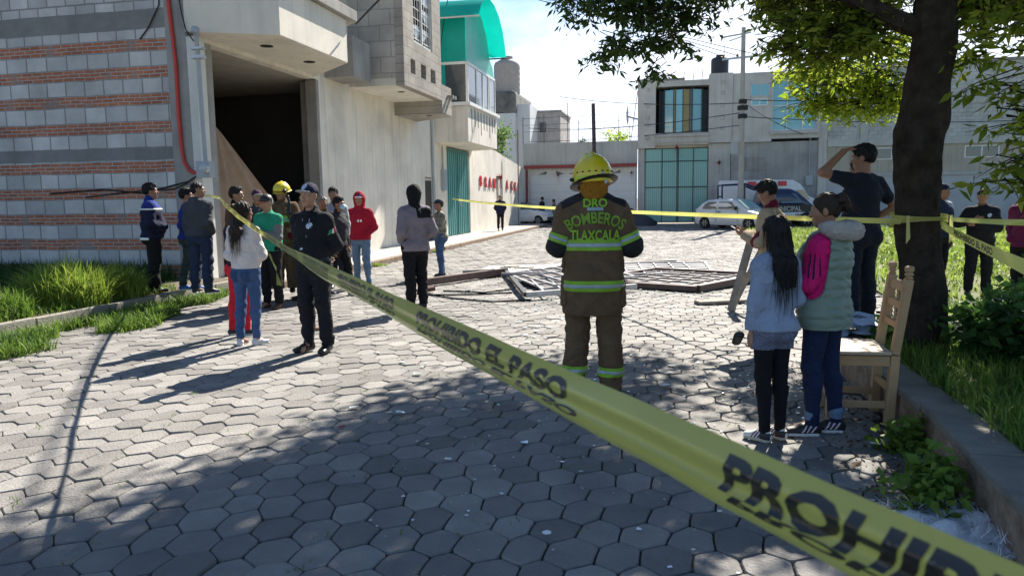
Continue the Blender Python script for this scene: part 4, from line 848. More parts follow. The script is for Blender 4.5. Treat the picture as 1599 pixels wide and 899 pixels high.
# ================================================================== vehicles
mcarw = mat('car_white', (.72, .72, .71), .28, .03, 2, coat=.6); mtyre = mat('tyre', (.018, .018, .018), .9, .2, 30); mrim = mat('rim', (.35, .35, .36), .35, .1, metal=.6); mnavy = mat('patrol_navy', (.012, .025, .075), .3, .1, 2, coat=.5); mcarg = mat('car_glass', (.04, .07, .09), .05, .1, spec=.9)
def wheel(par, x, y, r, wd, side):
    wv = empty('wheel', (x, y, r)); wv.parent = par
    MB().lathe([(r*.6, -wd/2), (r*.93, -wd/2), (r, -wd*.3), (r, wd*.3), (r*.93, wd/2), (r*.6, wd/2)], (0, 0, 0), 26, 'Y').build('tyre', mtyre, wv, smooth=True)
    mb = MB().lathe([(0, -.02), (r*.22, -.02), (r*.3, .0), (r*.60, .02), (r*.62, -.03), (r*.62, .03), (0, .03)][::-1], (0, side*wd*.36, 0), 24, 'Y')
    for k in range(6): a_ = k*math.pi/3; mb.bar((r*.15*math.cos(a_), side*wd*.5, r*.15*math.sin(a_)), (r*.58*math.cos(a_), side*wd*.48, r*.58*math.sin(a_)), .05, .03, up=(0, 1, 0))
    mb.build('rim', mrim, wv, smooth=True)
def loft_car(par, stations, mt, name='body'):
    """stations: (x, zlow, zhigh, halfwidth) lofted with rounded shoulders"""
    V = []; F = []; n = 14
    for x, z0, z1, hw, tum in stations:
        h = z1-z0; sec = [(hw*.93, z0), (hw, z0+h*.12), (hw*1.0, z0+h*.45), (hw*(1-.02-tum*.3), z0+h*.70), (hw*(1-.06-tum*.8), z0+h*.90), (hw*(.86-tum), z0+h*.985), (hw*(.5-tum*.3), z0+h)]
        for y, z in sec: V.append((x, y, z))
        for y, z in sec[::-1]: V.append((x, -y, z))
    m_ = len(stations)
    for i in range(m_-1):
        for k in range(n): F.append((i*n+k, i*n+(k+1) % n, (i+1)*n+(k+1) % n, (i+1)*n+k))
    F += [tuple(range(n)), tuple(range((m_-1)*n, m_*n))[::-1]]
    mb = MB(); mb.add(V, F); o = mb.build(name, mt, par, smooth=True)
    return o
def cutwheels(o, xs, r, hw):
    for x in xs:
        c = MB().lathe([(0, -hw-.4), (r, -hw-.4), (r, hw+.4), (0, hw+.4)], (x, 0, r-.03), 24, 'Y').build('c', None)
        md = o.modifiers.new('b', 'BOOLEAN'); md.object = c; md.operation = 'DIFFERENCE'; md.solver = 'EXACT'
        bpy.context.view_layer.update(); dg = bpy.context.evaluated_depsgraph_get()
        c.location = (0, 0, 0); c.parent = o.parent; bpy.context.view_layer.update(); dg.update()
        me = bpy.data.meshes.new_from_object(o.evaluated_get(dg)); o.modifiers.clear(); o.data = me; bpy.data.objects.remove(c)
# small white hatchback: front points right and towards the photographer
HC = W(11.75, 24.9, 0)
T = empty('hatchback_car', HC, R_(-50), 'small white three door hatchback parked in front of the utility pole', 'car')
b_ = loft_car(T, [(-1.82, .42, .78, .70, .02), (-1.80, .25, .98, .77, .02), (-1.6, .22, 1.0, .80, .02), (-1.0, .20, .96, .81, .0), (0, .20, .93, .82, 0), (.75, .2, .92, .82, 0), (1.2, .2, .86, .80, .03), (1.6, .22, .76, .77, .06), (1.8, .28, .64, .70, .06), (1.85, .35, .55, .64, .05)], mcarw)
cutwheels(b_, (-1.22, 1.2), .315, .8)
g_ = loft_car(T, [(-1.74, .93, 1.0, .70, 0), (-1.45, .9, 1.28, .70, .06), (-1.15, .9, 1.40, .70, .08), (-.6, .9, 1.45, .71, .08), (0, .9, 1.44, .71, .08), (.35, .9, 1.38, .70, .08), (1.05, .86, .92, .70, .05)], mcarw, 'cabin')
for sg in (-1, 1):
    for pts, nm in (([(-1.42, .97), (-.62, .97), (-.60, 1.30), (-1.08, 1.31), (-1.28, 1.18)], 'rear_side_window'), ([(-.50, .97), (.52, .97), (.20, 1.30), (-.48, 1.31)], 'door_window')):
        MB().extr([(x, sg*(.715-(z-.93)*.13), z) for x, z in pts], (0, sg*.012, .0)).build(nm, mcarg, T)
    MB().box(-.45, -.30, sg*.822, sg*.835, .80, .84).build('door_handle', mblack, T)
    MB().box(-.56, -.545, sg*.80, sg*.8235, .30, .93).box(.62, .635, sg*.80, sg*.8235, .30, .92).build('door_gap', mblack, T)
    MB().extr([(1.42, sg*.76, .60), (1.72, sg*.66, .56), (1.72, sg*.66, .68), (1.42, sg*.755, .74)], (.03, sg*.03, .0)).build('headlight', mat('lamp_glass', (.6, .62, .65), .08, .05, spec=.9), T)
    MB().lathe([(0, -.03), (.08, 0), (.1, .05), (.06, .09), (0, .1)], (.52, sg*.84, 1.0), 10, 'Y').build('mirror', mblack, T, smooth=True)
    MB().box(-1.80, -1.74, sg*.56, sg*.76, .62, .85).build('tail_light', mredp, T)
    for x in (-1.22, 1.2): wheel(T, x, sg*.70, .285, .18, sg)
MB().extr([(1.0, -.58, .955), (1.0, .58, .955), (.40, .52, 1.375), (.40, -.52, 1.375)], (.02, 0, .025)).build('windscreen', mat('windscreen', (.25, .36, .36), .05, .15, spec=.9), T)
MB().box(1.72, 1.89, -.72, .72, .26, .44).box(-1.88, -1.72, -.74, .74, .26, .50).build('bumper', mblack, T, bevel=.04)
# patrol pickup with cage, facing right
T = empty('patrol_pickup', W(13.6, 27.6, 0), -A+R_(4), 'dark blue municipal police pickup with a tubular cage over its bed', 'pickup')
b_ = loft_car(T, [(-2.55, .55, 1.05, .85, 0), (-2.5, .45, 1.15, .88, 0), (-.6, .45, 1.12, .90, 0), (.5, .45, 1.12, .9, 0), (1.2, .45, 1.1, .9, 0), (2.2, .45, 1.02, .88, .03), (2.6, .5, .85, .80, .05)], mnavy)
cutwheels(b_, (-1.6, 1.65), .40, .9)
loft_car(T, [(-.75, 1.05, 1.12, .80, 0), (-.55, 1.05, 1.80, .80, .08), (-.1, 1.05, 1.93, .80, .10), (.9, 1.05, 1.90, .80, .10), (1.25, 1.05, 1.75, .79, .08), (1.95, 1.0, 1.08, .79, .05)], mnavy, 'cab')
for sg in (-1, 1):
    MB().extr([(x, sg*(.81-(z-1.1)*.13), z) for x, z in [(-.45, 1.18), (.35, 1.18), (.35, 1.68), (-.35, 1.68)]], (0, sg*.015, 0)).extr([(x, sg*(.81-(z-1.1)*.13), z) for x, z in [(.43, 1.18), (1.5, 1.18), (1.1, 1.66), (.43, 1.68)]], (0, sg*.015, 0)).build('side_window', mcarg, T)
    for x in (-1.6, 1.65): wheel(T, x, sg*.80, .38, .24, sg)
MB().box(-.4, 1.9, -.915, -.902, .74, 1.10).build('door_panel', mblack, T); MB().box(-.4, 2.05, -.918, -.906, .50, .73).build('door_stripe', mat('sign_white', (.62, .66, .70), .5, .05), T)
v, f = textmesh('MUNICIPAL', .34, .008, 'LEFT', extrude=.004); MB().add([(-.02+q[0]*.80, -.922, .79+q[1]) for q in v], f).build('lettering', mwhite, T)
v, f = textmesh('064', .2, .004, 'LEFT', extrude=.003); MB().add([(1.1+q[0], -.925, .53+q[1]) for q in v], f).build('lettering', mnavy, T)
cg = MB()
for sg in (-1, 1):
    cg.tube([(-2.45, sg*.8, 1.1), (-2.45, sg*.78, 2.12), (-1.3, sg*.78, 2.16), (-.55, sg*.75, 1.85)], .055, 8).tube([(-1.35, sg*.8, 1.1), (-1.35, sg*.78, 2.15)], .05, 8)
for x, z in ((-2.45, 2.12), (-1.35, 2.15), (-2.45, 1.55)): cg.tube([(x, -.78, z), (x, .78, z)], .045, 8)
cg.build('cage', mnavy, T, smooth=True)
MB().box(-1.7, -1.35, -.5, .5, 1.13, 1.4).build('bed_box', mredp, T)
# ambulance behind
T = empty('ambulance', W(13.9, 30.3, 0), -A, 'white ambulance van with red roof lamps behind the police pickup', 'ambulance')
loft_car(T, [(-2.7, .4, 2.32, .98, 0), (-2.65, .35, 2.42, 1.0, .02), (0, .35, 2.42, 1.0, .02), (1.1, .35, 2.40, 1.0, .03), (1.5, .35, 2.18, 1.0, .03), (1.9, .35, 1.55, .98, .02), (2.5, .4, 1.25, .95, .03), (2.75, .45, 1.0, .88, .03)], mcarw)
for x in (-1.0, .55): MB().box(x-.22, x+.22, -1.02, -.985, 2.08, 2.32).build('red_lamp', mat('lamp_red', (.55, .02, .05), .3, .1), T, bevel=.01)
MB().extr([(1.25, -1.005, 1.35), (1.95, -1.0, 1.35), (1.62, -1.0, 1.85), (1.25, -1.005, 1.85)], (0, -.01, 0)).build('side_window', mcarg, T)
for sg in (-1, 1):
    for x in (-1.7, 1.8): wheel(T, x, sg*.9, .36, .22, sg)
# white car parked round the corner of the yard wall
T = empty('parked_car', W(1.15, 34.9-3.4, .0)+Vector((0, 0, 0)), -A+R_(-12), 'front of a white car standing beyond the end of the lettered wall', 'car')
b_ = loft_car(T, [(-2.0, .3, .9, .8, 0), (-1.0, .25, .95, .85, 0), (.6, .25, .95, .85, 0), (1.3, .25, .85, .83, .04), (1.7, .3, .66, .78, .06)], mcarw)
loft_car(T, [(-1.9, .9, .95, .7, 0), (-1.4, .9, 1.35, .7, .08), (0, .9, 1.38, .7, .08), (.95, .88, .93, .7, .05)], mat('cabin_glass', (.1, .14, .17), .06, .1, spec=.9), 'cabin')
MB().box(1.62, 1.78, -.76, .76, .28, .5).build('bumper', mblack, T, bevel=.03)
MB().extr([(1.45, -.84, .58), (1.68, -.78, .56), (1.68, -.78, .7), (1.45, -.84, .72)], (0, -.02, 0)).build('headlight', mat('lamp_glass', (.6, .62, .65), .08, .05), T)
for sg in (-1, 1):
    for x in (-1.4, 1.15): wheel(T, x, sg*.74, .31, .2, sg)
T.location = W(.15, 33.9-2.6, 0)
T = street('tarp_heap', 6.6, 29.5, 0, 'dark lumpy bundle lying at the left foot of the teal gate', 'bundle')
V, F = [], []
for j in range(9):
    for i in range(16):
        a_ = i/16*6.283; ph = j/8*1.57; r_ = 1.0+.15*math.sin(3*a_+j); V.append((1.25*r_*math.cos(a_)*math.cos(ph), .5*r_*math.sin(a_)*math.cos(ph), 1.0*math.sin(ph)*(.75+.25*math.cos(a_+2))))
for j in range(8):
    for i in range(16): F.append((j*16+i, j*16+(i+1) % 16, (j+1)*16+(i+1) % 16, (j+1)*16+i))
MB().add(V, F).build('cover', mat('dark_tarp', (.04, .045, .06), .5, .3, 3, .4, 8), T, smooth=True)
# ================================================================== fallen ironwork and boards
mfram = mat('brown_frame', (.10, .055, .045), .55, .3, 8, spec=.5); mfr2 = mat('grey_iron', (.30, .29, .30), .4, .25, 9, metal=.5, spec=.6); mboard = mat('board', (.60, .56, .51), .85, .2, 3, .2, 20)
def flat(name, label, P0, P1, P2, z, bars, grp=None, th=.05, md=mfram, mi=mfr2, skew=0, tilt=(0, 0, 0), sheet=None, edges=None, bt=.025):
    """a steel window frame lying on the road: corner P0, edges to P1 and P2, thin glazing bars"""
    o3 = Vector((*P0, z+.035)); u = Vector((*P1, z+.035+tilt[0]))-o3; v = Vector((*P2, z+.035+tilt[1]))-o3; c_ = Vector(((P0[0]), P0[1], 0))
    e_ = empty(name, c_, 0, label, 'window frame', grp)
    f_ = MB(c_); q = [o3, o3+u, o3+u+v, o3+v]
    em = edges or [md]*4
    for i in range(4):
        if em[i]: MB(c_).bar(q[i], q[(i+1) % 4], th*1.2, th*(1.3 if i == 0 else 1)).build('frame_bar', em[i], e_)
    g = MB(c_); nu_, nv_ = bars
    for k in range(1, nu_): g.bar(o3+u*k/nu_+v*.02, o3+u*(k/nu_+skew)+v*.98, bt, .03)
    for k in range(1, nv_): g.bar(o3+v*k/nv_+u*.02, o3+v*k/nv_+u*.98, bt*.8, .025)
    g.build('grille', mi, e_)
    if sheet: MB(c_).extr([o3+Vector((0, 0, -.02)), o3+u+Vector((0, 0, -.02)), o3+u+v+Vector((0, 0, -.02)), o3+v+Vector((0, 0, -.02))], (0, 0, .006)).build('sheet', sheet, e_)
    return e_
wf_ = 'wrecked window frames lying on the road'
flat('window_frame', 'long brown steel frame with one arm bent at a corner, nearest the person in the black hood', (-1.62, 13.5), (-.12, 15.45), (-1.3, 13.3), .06, (1, 1), wf_, .10, edges=[mfram, None, None, None])
mwst = mat('worn_white_steel', (.50, .49, .48), .45, .2, 9); mdsh = mat('dark_sheet', (.035, .022, .02), .6, .4, 5)
flat('window_frame', 'white edged iron frame whose corner points at the camera, left of the firefighter', (.22, 11.55), (2.1, 12.45), (-.12, 15.4), .06, (6, 2), wf_, .065, md=mwst, mi=mwst, edges=[mwst, None, None, mblack], sheet=None)
flat('window_frame', 'flat lattice frame right of the firefighter, its brown edge facing the camera', (3.1, 12.25), (4.75, 13.75), (1.3, 13.6), .03, (7, 5), wf_, .09, skew=.05, tilt=(.05, 0, 0), sheet=mat('white_sheet', (.62, .60, .57), .5, .12, 6, .2, 12), mi=mat('lattice_dark', (.07, .055, .065), .6, .3, 8), bt=.042)
flat('window_frame', 'second lattice lying half over the first, behind the firefighter', (1.9, 14.2), (4.0, 14.6), (2.3, 16.4), .08, (6, 5), wf_, .04, md=mfr2, skew=-.08, tilt=(-.04, .02, 0), sheet=mat('white_sheet', (.62, .60, .57)))
flat('window_frame', 'crumpled grille on dark sheeting underneath the white edged frame', (.55, 12.5), (2.2, 13.2), (-.1, 14.6), .03, (6, 4), wf_, .03, md=mwst, mi=mwst, skew=-.08, tilt=(.12, .06, 0), sheet=mdsh, bt=.03)
def plank(name, a_, b_, wd, th, m_, label, cat='board', grp=None):
    c_ = Vector((a_[0], a_[1], 0)); return tag(MB(c_).bar(a_, b_, wd, th).build(name, m_, loc=c_), label, cat, grp)
pb = 'loose boards and bars around the frames'
c_ = Vector((-.9, 15.9, 0)); o = MB(c_)
o.prism([(-1.0, 14.9), (1.0, 15.8), (1.6, 17.2), (-.5, 16.9)], .06, .075)
tag(o.build('panel_sheet', mboard, loc=c_), 'pale flat panel on the road behind the brown frame', 'panel')
for k in range(3): a0 = -.25+k*.32; plank('vent_slot', (a0, 16.4-k*.28, .085), (a0+.42, 16.6-k*.28, .085), .10, .015, mdark, ['farthest dark slat on the pale panel', 'middle dark slat on the pale panel', 'nearest dark slat on the pale panel'][k], 'slat', 'dark slats on the pale panel')
plank('metal_bar', (-1.0, 15.0, .1), (-.35, 15.1, .12), .07, .12, mfr2, 'short bent end piece left of the pale panel', 'bar', pb)
plank('metal_bar', (.9, 16.6, .06), (3.9, 17.5, .08), .05, .05, mfr2, 'long thin bar behind the firefighter at waist height in the photo', 'bar', pb)
plank('metal_bar', (-.2, 14.2, .16), (2.0, 14.7, .14), .06, .05, mfr2, 'grey bar crossing the frames just left of the firefighter', 'bar', pb)
plank('broken_wood', (-1.62, 12.6, .04), (-1.35, 12.75, .07), .09, .07, mrust, 'stub of dark broken wood at the near end of the brown frame', 'wood', pb)
plank('broken_wood', (-2.55, 9.1, .02), (-2.3, 9.15, .025), .05, .03, mat('raw_wood', (.35, .2, .1), .8), 'small stick lying by the officer', 'stick', pb)
plank('wood_prop', (3.02, 10.1, .02), (3.38, 10.4, 1.02), .10, .05, mat('grey_wood', (.25, .22, .19), .85, .3, 6, .4, 20), 'weathered grey timber leaning beside the man with the phone', 'timber')
plank('wood_prop', (3.06, 10.2, .03), (3.52, 10.3, .92), .07, .05, mat('grey_wood', (.25, .22, .19)), 'second thinner grey timber leaning against the first', 'timber')
plank('wood_prop', (2.75, 10.9, .03), (3.5, 11.0, .04), .22, .04, mat('grey_wood', (.25, .22, .19)), 'flat grey board at the foot of the leaning timber', 'board')
t_ = empty('twisted_metal', (.95, 13.0, 0), 0, 'twisted dark metal piece sticking up from the frames', 'scrap')
MB().tube([(0, 0, .1), (.04, .02, .3), (-.02, 0, .42), (.03, .05, .5), (.0, 0, .58)], [.08, .06, .075, .05, .03], 7).tube([(0, 0, .15), (.15, .1, .22), (.3, .0, .12), (.42, .05, .05)], [.05, .04, .03, .03], 6).build('bent_rod', mrust, t_)
for k, pts in enumerate([[(-1.5, 12.45), (-.9, 11.75), (-.3, 11.35), (.3, 11.5)], [(-1.4, 12.3), (-.7, 12.25), (0, 12.4)], [(-1.2, 12.8), (-.5, 12.5), (.0, 12.9)]]):
    cable('loose_wire', [(p[0], p[1], .02) for p in pts], .014, ['black loose wire looping in front of the frames', 'short wire lying inside the loop of the loose wire', 'wire beside the brown frame'][k])
# broken glass, strewn
def shards(n, fn, s, zb=.012):
    out = []
    while len(out) < n:
        p = fn()
        if p: out.append(p)
    P = np.array([(p[0], p[1], zb) for p in out]); k = len(P); sz = s*np.clip(npr.lognormal(0, .5, k), .3, 2.0)
    V = np.zeros((k, 4, 3)); an = npr.uniform(0, 6.28, k); tz = npr.normal(0, .10, (k, 2))
    for j in range(4):
        a_ = an+j*1.57+npr.uniform(-.5, .5, k); r_ = sz*npr.uniform(.5, 1.2, k); V[:, j, 0] = P[:, 0]+r_*np.cos(a_); V[:, j, 1] = P[:, 1]+r_*np.sin(a_)
        V[:, j, 2] = P[:, 2]+np.abs(r_*(np.cos(a_)*tz[:, 0]+np.sin(a_)*tz[:, 1]))*1.2
    return V.reshape(-1, 3)
def f1(): return (rnd.gauss(1.3, 2.0), rnd.gauss(13.5, 3.0))
def f2():
    q = rnd.random()**.8; return (2.4+rnd.gauss(0, .55), 4.6+rnd.uniform(0, 4.5)) if rnd.random() < .55 else (rnd.uniform(-.8, 2.8), rnd.uniform(2.6, 9.5))
def ok(p): x_, y_ = WL(p); return 1.8 < x_ < (10.15 if y_ < -4.6 else 11.8)
mgs = mat('glass_shard', (.60, .66, .67), .12, .1, 5, spec=1.0)  # whitish base: sparkle of the glass put into the colour
V = np.concatenate([shards(2300, lambda: (lambda p: p if ok(p) else None)(f1()), .023), shards(900, lambda: (lambda p: p if ok(p) else None)(f2()), .0095)])
tag(mesh_np('glass_shards', V, np.arange(len(V)).reshape(-1, 4), mgs), 'countless bright bits of broken glass strewn over the paving', 'broken glass', kind='stuff')
lit = [((.15, 3.35), .03, 'pale crumpled scrap of film on the dark setts in the middle foreground'), ((1.28, 6.1), .05, 'light blue flat shard on the paving right of the firefighter'), ((1.75, 6.9), .03, 'white scrap left of the phone man'), ((-.85, 5.4), .035, 'bright white scrap on the sunlit setts'), ((1.25, 5.0), .03, 'white paper bit near the girl'), ((2.3, 4.55), .035, 'shiny silver scrap beside the black sneaker')]
for p, s, lb in lit:
    V = []; n_ = 7
    for k in range(n_): a_ = k/n_*6.28; r_ = s*rnd.uniform(.6, 1.2); V.append((r_*math.cos(a_), r_*math.sin(a_)*.7, .012+.012*rnd.random()))
    V.append((0, 0, .03)); tag(MB().add(V, [(k, (k+1) % n_, n_) for k in range(n_)]).build('litter_scrap', mat('scrap_white', (.68, .74, .76), .35, .1), loc=(p[0], p[1], .008)), lb, 'scrap', 'bits of litter on the paving')
tag(MB().add([(0, 0, .01), (.05, .02, .012), (.06, .05, .02), (.01, .05, .012)], [(0, 1, 2, 3)]).build('litter_scrap', mredp, loc=(-1.25, 5.05, .005)), 'tiny dark red scrap on the sunlit setts', 'scrap')
# white woven sacking at lower right
T = empty('woven_sack', (2.03, 3.34, 0), 0, 'frayed white woven sacking heaped at the foot of the planter wall', 'sacking')
V, F = [], []
for j in range(24):
    for i in range(34):
        u, v = i/33, j/23; r_ = math.exp(-((u-.5)**2+(v-.5)**2)*5)
        V.append((-.24+.62*u+.10*(v-.5)+.02*math.sin(v*23), .28-.56*v-.05*math.sin(u*7), .012+.085*r_*(.6+.4*math.sin(u*15+v*8+2*math.sin(v*9)))*(.65+.35*math.cos(v*19-u*11))))
for j in range(23):
    for i in range(33): F.append((j*34+i, j*34+i+1, (j+1)*34+i+1, (j+1)*34+i))
MB().add(V, F).build('cloth', mat('sack_white', (.62, .65, .70), .6, .15, 12, .5, 60), T, smooth=True)
fb = MB()
for k in range(900):
    e_ = rnd.choice((0, 1, 2, 3)); q = rnd.random(); x_, y_ = [(-.24+.62*q, .28), (-.24+.62*q, -.28), (-.24, .28-.56*q), (.38, .28-.56*q)][e_] if rnd.random() < .75 else (rnd.uniform(-.2, .35), rnd.uniform(-.25, .25))
    z_ = .012 if abs(y_) > .25 or x_ < -.2 else .06; a_ = rnd.uniform(0, 6.28); l = rnd.uniform(.03, .09); p = Vector((x_, y_, z_)); d = Vector((math.cos(a_), math.sin(a_), rnd.uniform(0, .6)))
    s = Vector((-d.y, d.x, 0))*.0022; fb.add([p-s, p+s, p+d*l*.6+s*.8, p+d*l, p+d*l*.6-s*.8], [(0, 1, 2, 3, 4)])
fb.build('frayed_threads', mat('thread', (.68, .70, .74), .6), T)['kind'] = 'stuff'
# blue-white papers heaped behind the chair
T = empty('paper_heap', (3.38, 6.95, .27), 0, 'heap of crumpled pale blue paper sheets on the wall behind the chair', 'papers')
for k in range(9):
    c_ = Vector((rnd.uniform(-.32, .12), rnd.uniform(-.32, .25), .01+.022*k)); a_ = rnd.uniform(0, 6.28); V = []; F = []
    for j in range(6):
        for i in range(8):
            x_, y_ = (i/7-.5)*.34, (j/5-.5)*.24; V.append(c_+Vector((x_*math.cos(a_)-y_*math.sin(a_), x_*math.sin(a_)+y_*math.cos(a_), .03*math.sin(i*1.1+k)*math.cos(j*.9+k*2)+.02*abs(x_)*8*(k % 3 == 0))))
    for j in range(5):
        for i in range(7): F.append((j*8+i, j*8+i+1, (j+1)*8+i+1, (j+1)*8+i))
    MB().add(V, F).build('paper_sheet', mat('paper_blue', (.42, .52, .68), .6, .12, 4), T, smooth=True)
tag(MB().add([(0, 0, 0), (.06, .01, .01), (.09, .05, .03), (.03, .06, .015)], [(0, 1, 2, 3)]).build('leaf_scrap', mat('dead_leaf', (.1, .06, .03)), loc=(1.96, 4.15, .012)), 'cut end of a small log on the dappled paving', 'wood')
# ================================================================== the chair
def wood(name, c, c2):
    m = mat(name, c, .6, .1, 2.5, .12, 40, c2=c2, spec=.3); return m
mw = wood('pine_wood', (.36, .225, .115), (.46, .31, .17)); mws = wood('pale_seat', (.40, .31, .22), (.52, .44, .35))  # seat boards paler than the rest of the pine
CH = Vector((2.46, 5.20, 0)); T = empty('wooden_chair', CH, R_(-12), 'unpainted pine chair with turned posts standing at the planter wall', 'chair')
# seat faces the road (-x local); back on +x
def leg_post(x, y): # rear posts with turned finials
    p = MB().bar((x-.02, y, 0), (x, y, .50), .060, .060, up=(0, 1, 0)).bar((x, y, .505), (x+.065, y, 1.02), .055, .058, up=(0, 1, 0)); return p
for sy in (-.19, .19):
    o = leg_post(.20, sy).build('rear_post', mw, T, bevel=.006)
    MB().lathe([(0, 0), (.020, .0), (.028, .012), (.018, .022), (.030, .035), (.020, .05), (.030, .06), (.030, .085), (.015, .095), (0, .097)], (.266, sy, 1.018), 14).build('finial', mw, o, smooth=True)
for sy in (-.21, .21): MB().bar((-.20, sy, 0), (-.195, sy, .488), .068, .062, up=(0, 1, 0)).build('front_leg', mw, T, bevel=.006)
MB().prism([(-.265, -.265), (.17, -.235), (.17, .235), (-.265, .265)], .505, .53).build('seat', mws, T, bevel=.006)
MB().bar((-.20, -.179, .46), (-.20, .179, .46), .03, .07).bar((-.165, -.21, .46), (.165, -.20, .46), .03, .07).bar((-.165, .21, .46), (.165, .20, .46), .03, .07).build('apron', mw, T, bevel=.004)
MB().bar((.18, -.165, .26), (.18, .165, .26), .022, .05).bar((-.165, -.21, .15), (.155, -.19, .15), .022, .05).bar((-.165, .21, .15), (.155, .19, .15), .022, .05).bar((-.2, -.18, .20), (-.2, .18, .20), .022, .05).build('stretcher', mw, T, bevel=.004)
def rail(x, z, h, arch=0):
    n = 12; up_ = [(x, -.165+.33*k/n, z+h+arch*math.sin(math.pi*k/n)) for k in range(n+1)]; return MB().extr([(x, .165, z), (x, -.165, z)]+up_, (.025, 0, 0))
rail(.245, .93, .045, .025).build('crest_rail', mw, T); rail(.232, .81, .045, .012).build('back_rail', mw, T); rail(.215, .675, .045, .0).build('back_rail', mw, T)
for zz0, zz1, xb in ((.857, .93, .245), (.722, .808, .232)):
    for k in range(3):
        y_ = -.085+k*.085; h_ = zz1-zz0; MB().lathe([(0, 0), (.009, 0), (.011, h_*.2), (.006, h_*.3), (.012, h_*.5), (.006, h_*.7), (.011, h_*.85), (.009, h_), (0, h_)], (xb+.01, y_, zz0), 10).build('spindle', mw, T, smooth=True)
# ================================================================== barrier tapes
def tapemat(name, c, tr, rough=.28):
    m = mat(name, c, rough, .06, 5, spec=.5, trans=tr, coat=.5); return m
mty = tapemat('tape_yellow', (.50, .50, .13), .42, .16); mty2 = tapemat('tape_pale', (.66, .64, .18), .55); mink = mat('tape_ink', (.015, .015, .012), .3, .1, 9, spec=.5, coat=.3)
def catmull(P, n):
    return smoothpath(P, [0]*len(P), n)[0]
class Tape:
    def __init__(s, name, label, top, bot, sect, m_, sub=6):
        """top, bot: matching edge points; sect: [(v, bulge)] across the strip"""
        s.t = catmull(top, sub); s.b = catmull(bot, sub); s.sect = sect
        c_ = [(a_+b__)/2 for a_, b__ in zip(s.t, s.b)]; s.s = [0]
        for i in range(1, len(c_)): s.s.append(s.s[-1]+(c_[i]-c_[i-1]).length)
        n, k = len(c_), len(sect); V = []
        s.L = s.s[-1]
        for i in range(n):
            for v_, _ in sect: V.append(s.at(s.s[i], v_))
        F = [(i*k+j, i*k+j+1, (i+1)*k+j+1, (i+1)*k+j) for i in range(n-1) for j in range(k-1)]
        s.root = empty(name, s.t[0], 0, label, 'barrier tape'); s.o = Vector(s.t[0])
        MB(s.o).add(V, F).build('tape_strip', m_, s.root, smooth=True); s.ink = MB(s.o)
    def at(s, q, v, off=0):
        q = min(max(q, 0), s.L); i = int(np.searchsorted(s.s, q, 'right'))-1; i = min(max(i, 0), len(s.s)-2); f = (q-s.s[i])/(s.s[i+1]-s.s[i])
        a_ = s.t[i].lerp(s.t[i+1], f); b__ = s.b[i].lerp(s.b[i+1], f); ax = (s.t[i+1]-s.t[i]).normalized(); nr = ax.cross(b__-a_).normalized()
        if nr.y > 0 and abs(nr.x) < 2*abs(nr.y): nr = -nr
        if nr.dot(Vector((0, 0, 1.6))-a_+Vector((0, 0, -1.6+a_.z))) < 0: nr = -nr
        w_ = (b__-a_).length; vs_ = [p[0] for p in s.sect]; bl = float(np.interp(v, vs_, [p[1] for p in s.sect]))+.10*w_*0
        rip = .004*math.sin(q*4.1+v*2)*min(1, q)
        return a_.lerp(b__, v)+nr*((bl)*w_/.1+rip+off)
    def text(s, txt, size, q0, v0, v1, pitchscale=1, flip=False, sub=.008, shear=.006):
        v, f = TXT.setdefault((txt, sub), textmesh(txt, .05, .0022, 'LEFT', sub)); X = max(p[0] for p in v); out = []
        for x, y, _ in v:
            yy = y/.036; q = q0+x/X*size
            vv = v1+(v0-v1)*yy if not flip else v0+(v1-v0)*yy
            q += shear*yy*(1.6-.6*yy)
            out.append(s.at(q, vv, .0012))
        s.ink.add(out, f)
    def done(s):
        if s.ink.v: s.ink.build('lettering', mink, s.root)
TXT = {}
TT = [(-5.7197, 13.9000, 1.7628), (-4.8312, 12.3000, 1.7094), (-3.4547, 9.0000, 1.6022), (-2.4937, 6.8000, 1.4953), (-1.8896, 5.5000, 1.4191), (-1.2766, 4.1152, 1.3703), (-0.9593, 3.3670, 1.3671), (-0.7392, 2.8490, 1.3673), (-0.4724, 2.2222, 1.3704), (-0.3279, 1.8832, 1.3664), (-0.2111, 1.6103, 1.3681), (-0.1235, 1.4065, 1.3704), (-0.0494, 1.2346, 1.3724), (-0.0008, 1.1223, 1.3724), (0.0440, 1.0194, 1.3729), (0.0814, 0.9337, 1.3725), (0.1162, 0.8547, 1.3733), (0.1407, 0.7994, 1.3730), (0.1646, 0.7457, 1.3720), (0.1856, 0.6988, 1.3718), (0.2044, 0.6575, 1.3709), (0.2211, 0.6207, 1.3700), (0.2362, 0.5879, 1.3692), (0.2500, 0.5583, 1.3684), (0.2740, 0.5074, 1.3677), (0.2945, 0.4649, 1.3666), (0.3120, 0.4293, 1.3656), (0.3349, 0.3845, 1.3627)]
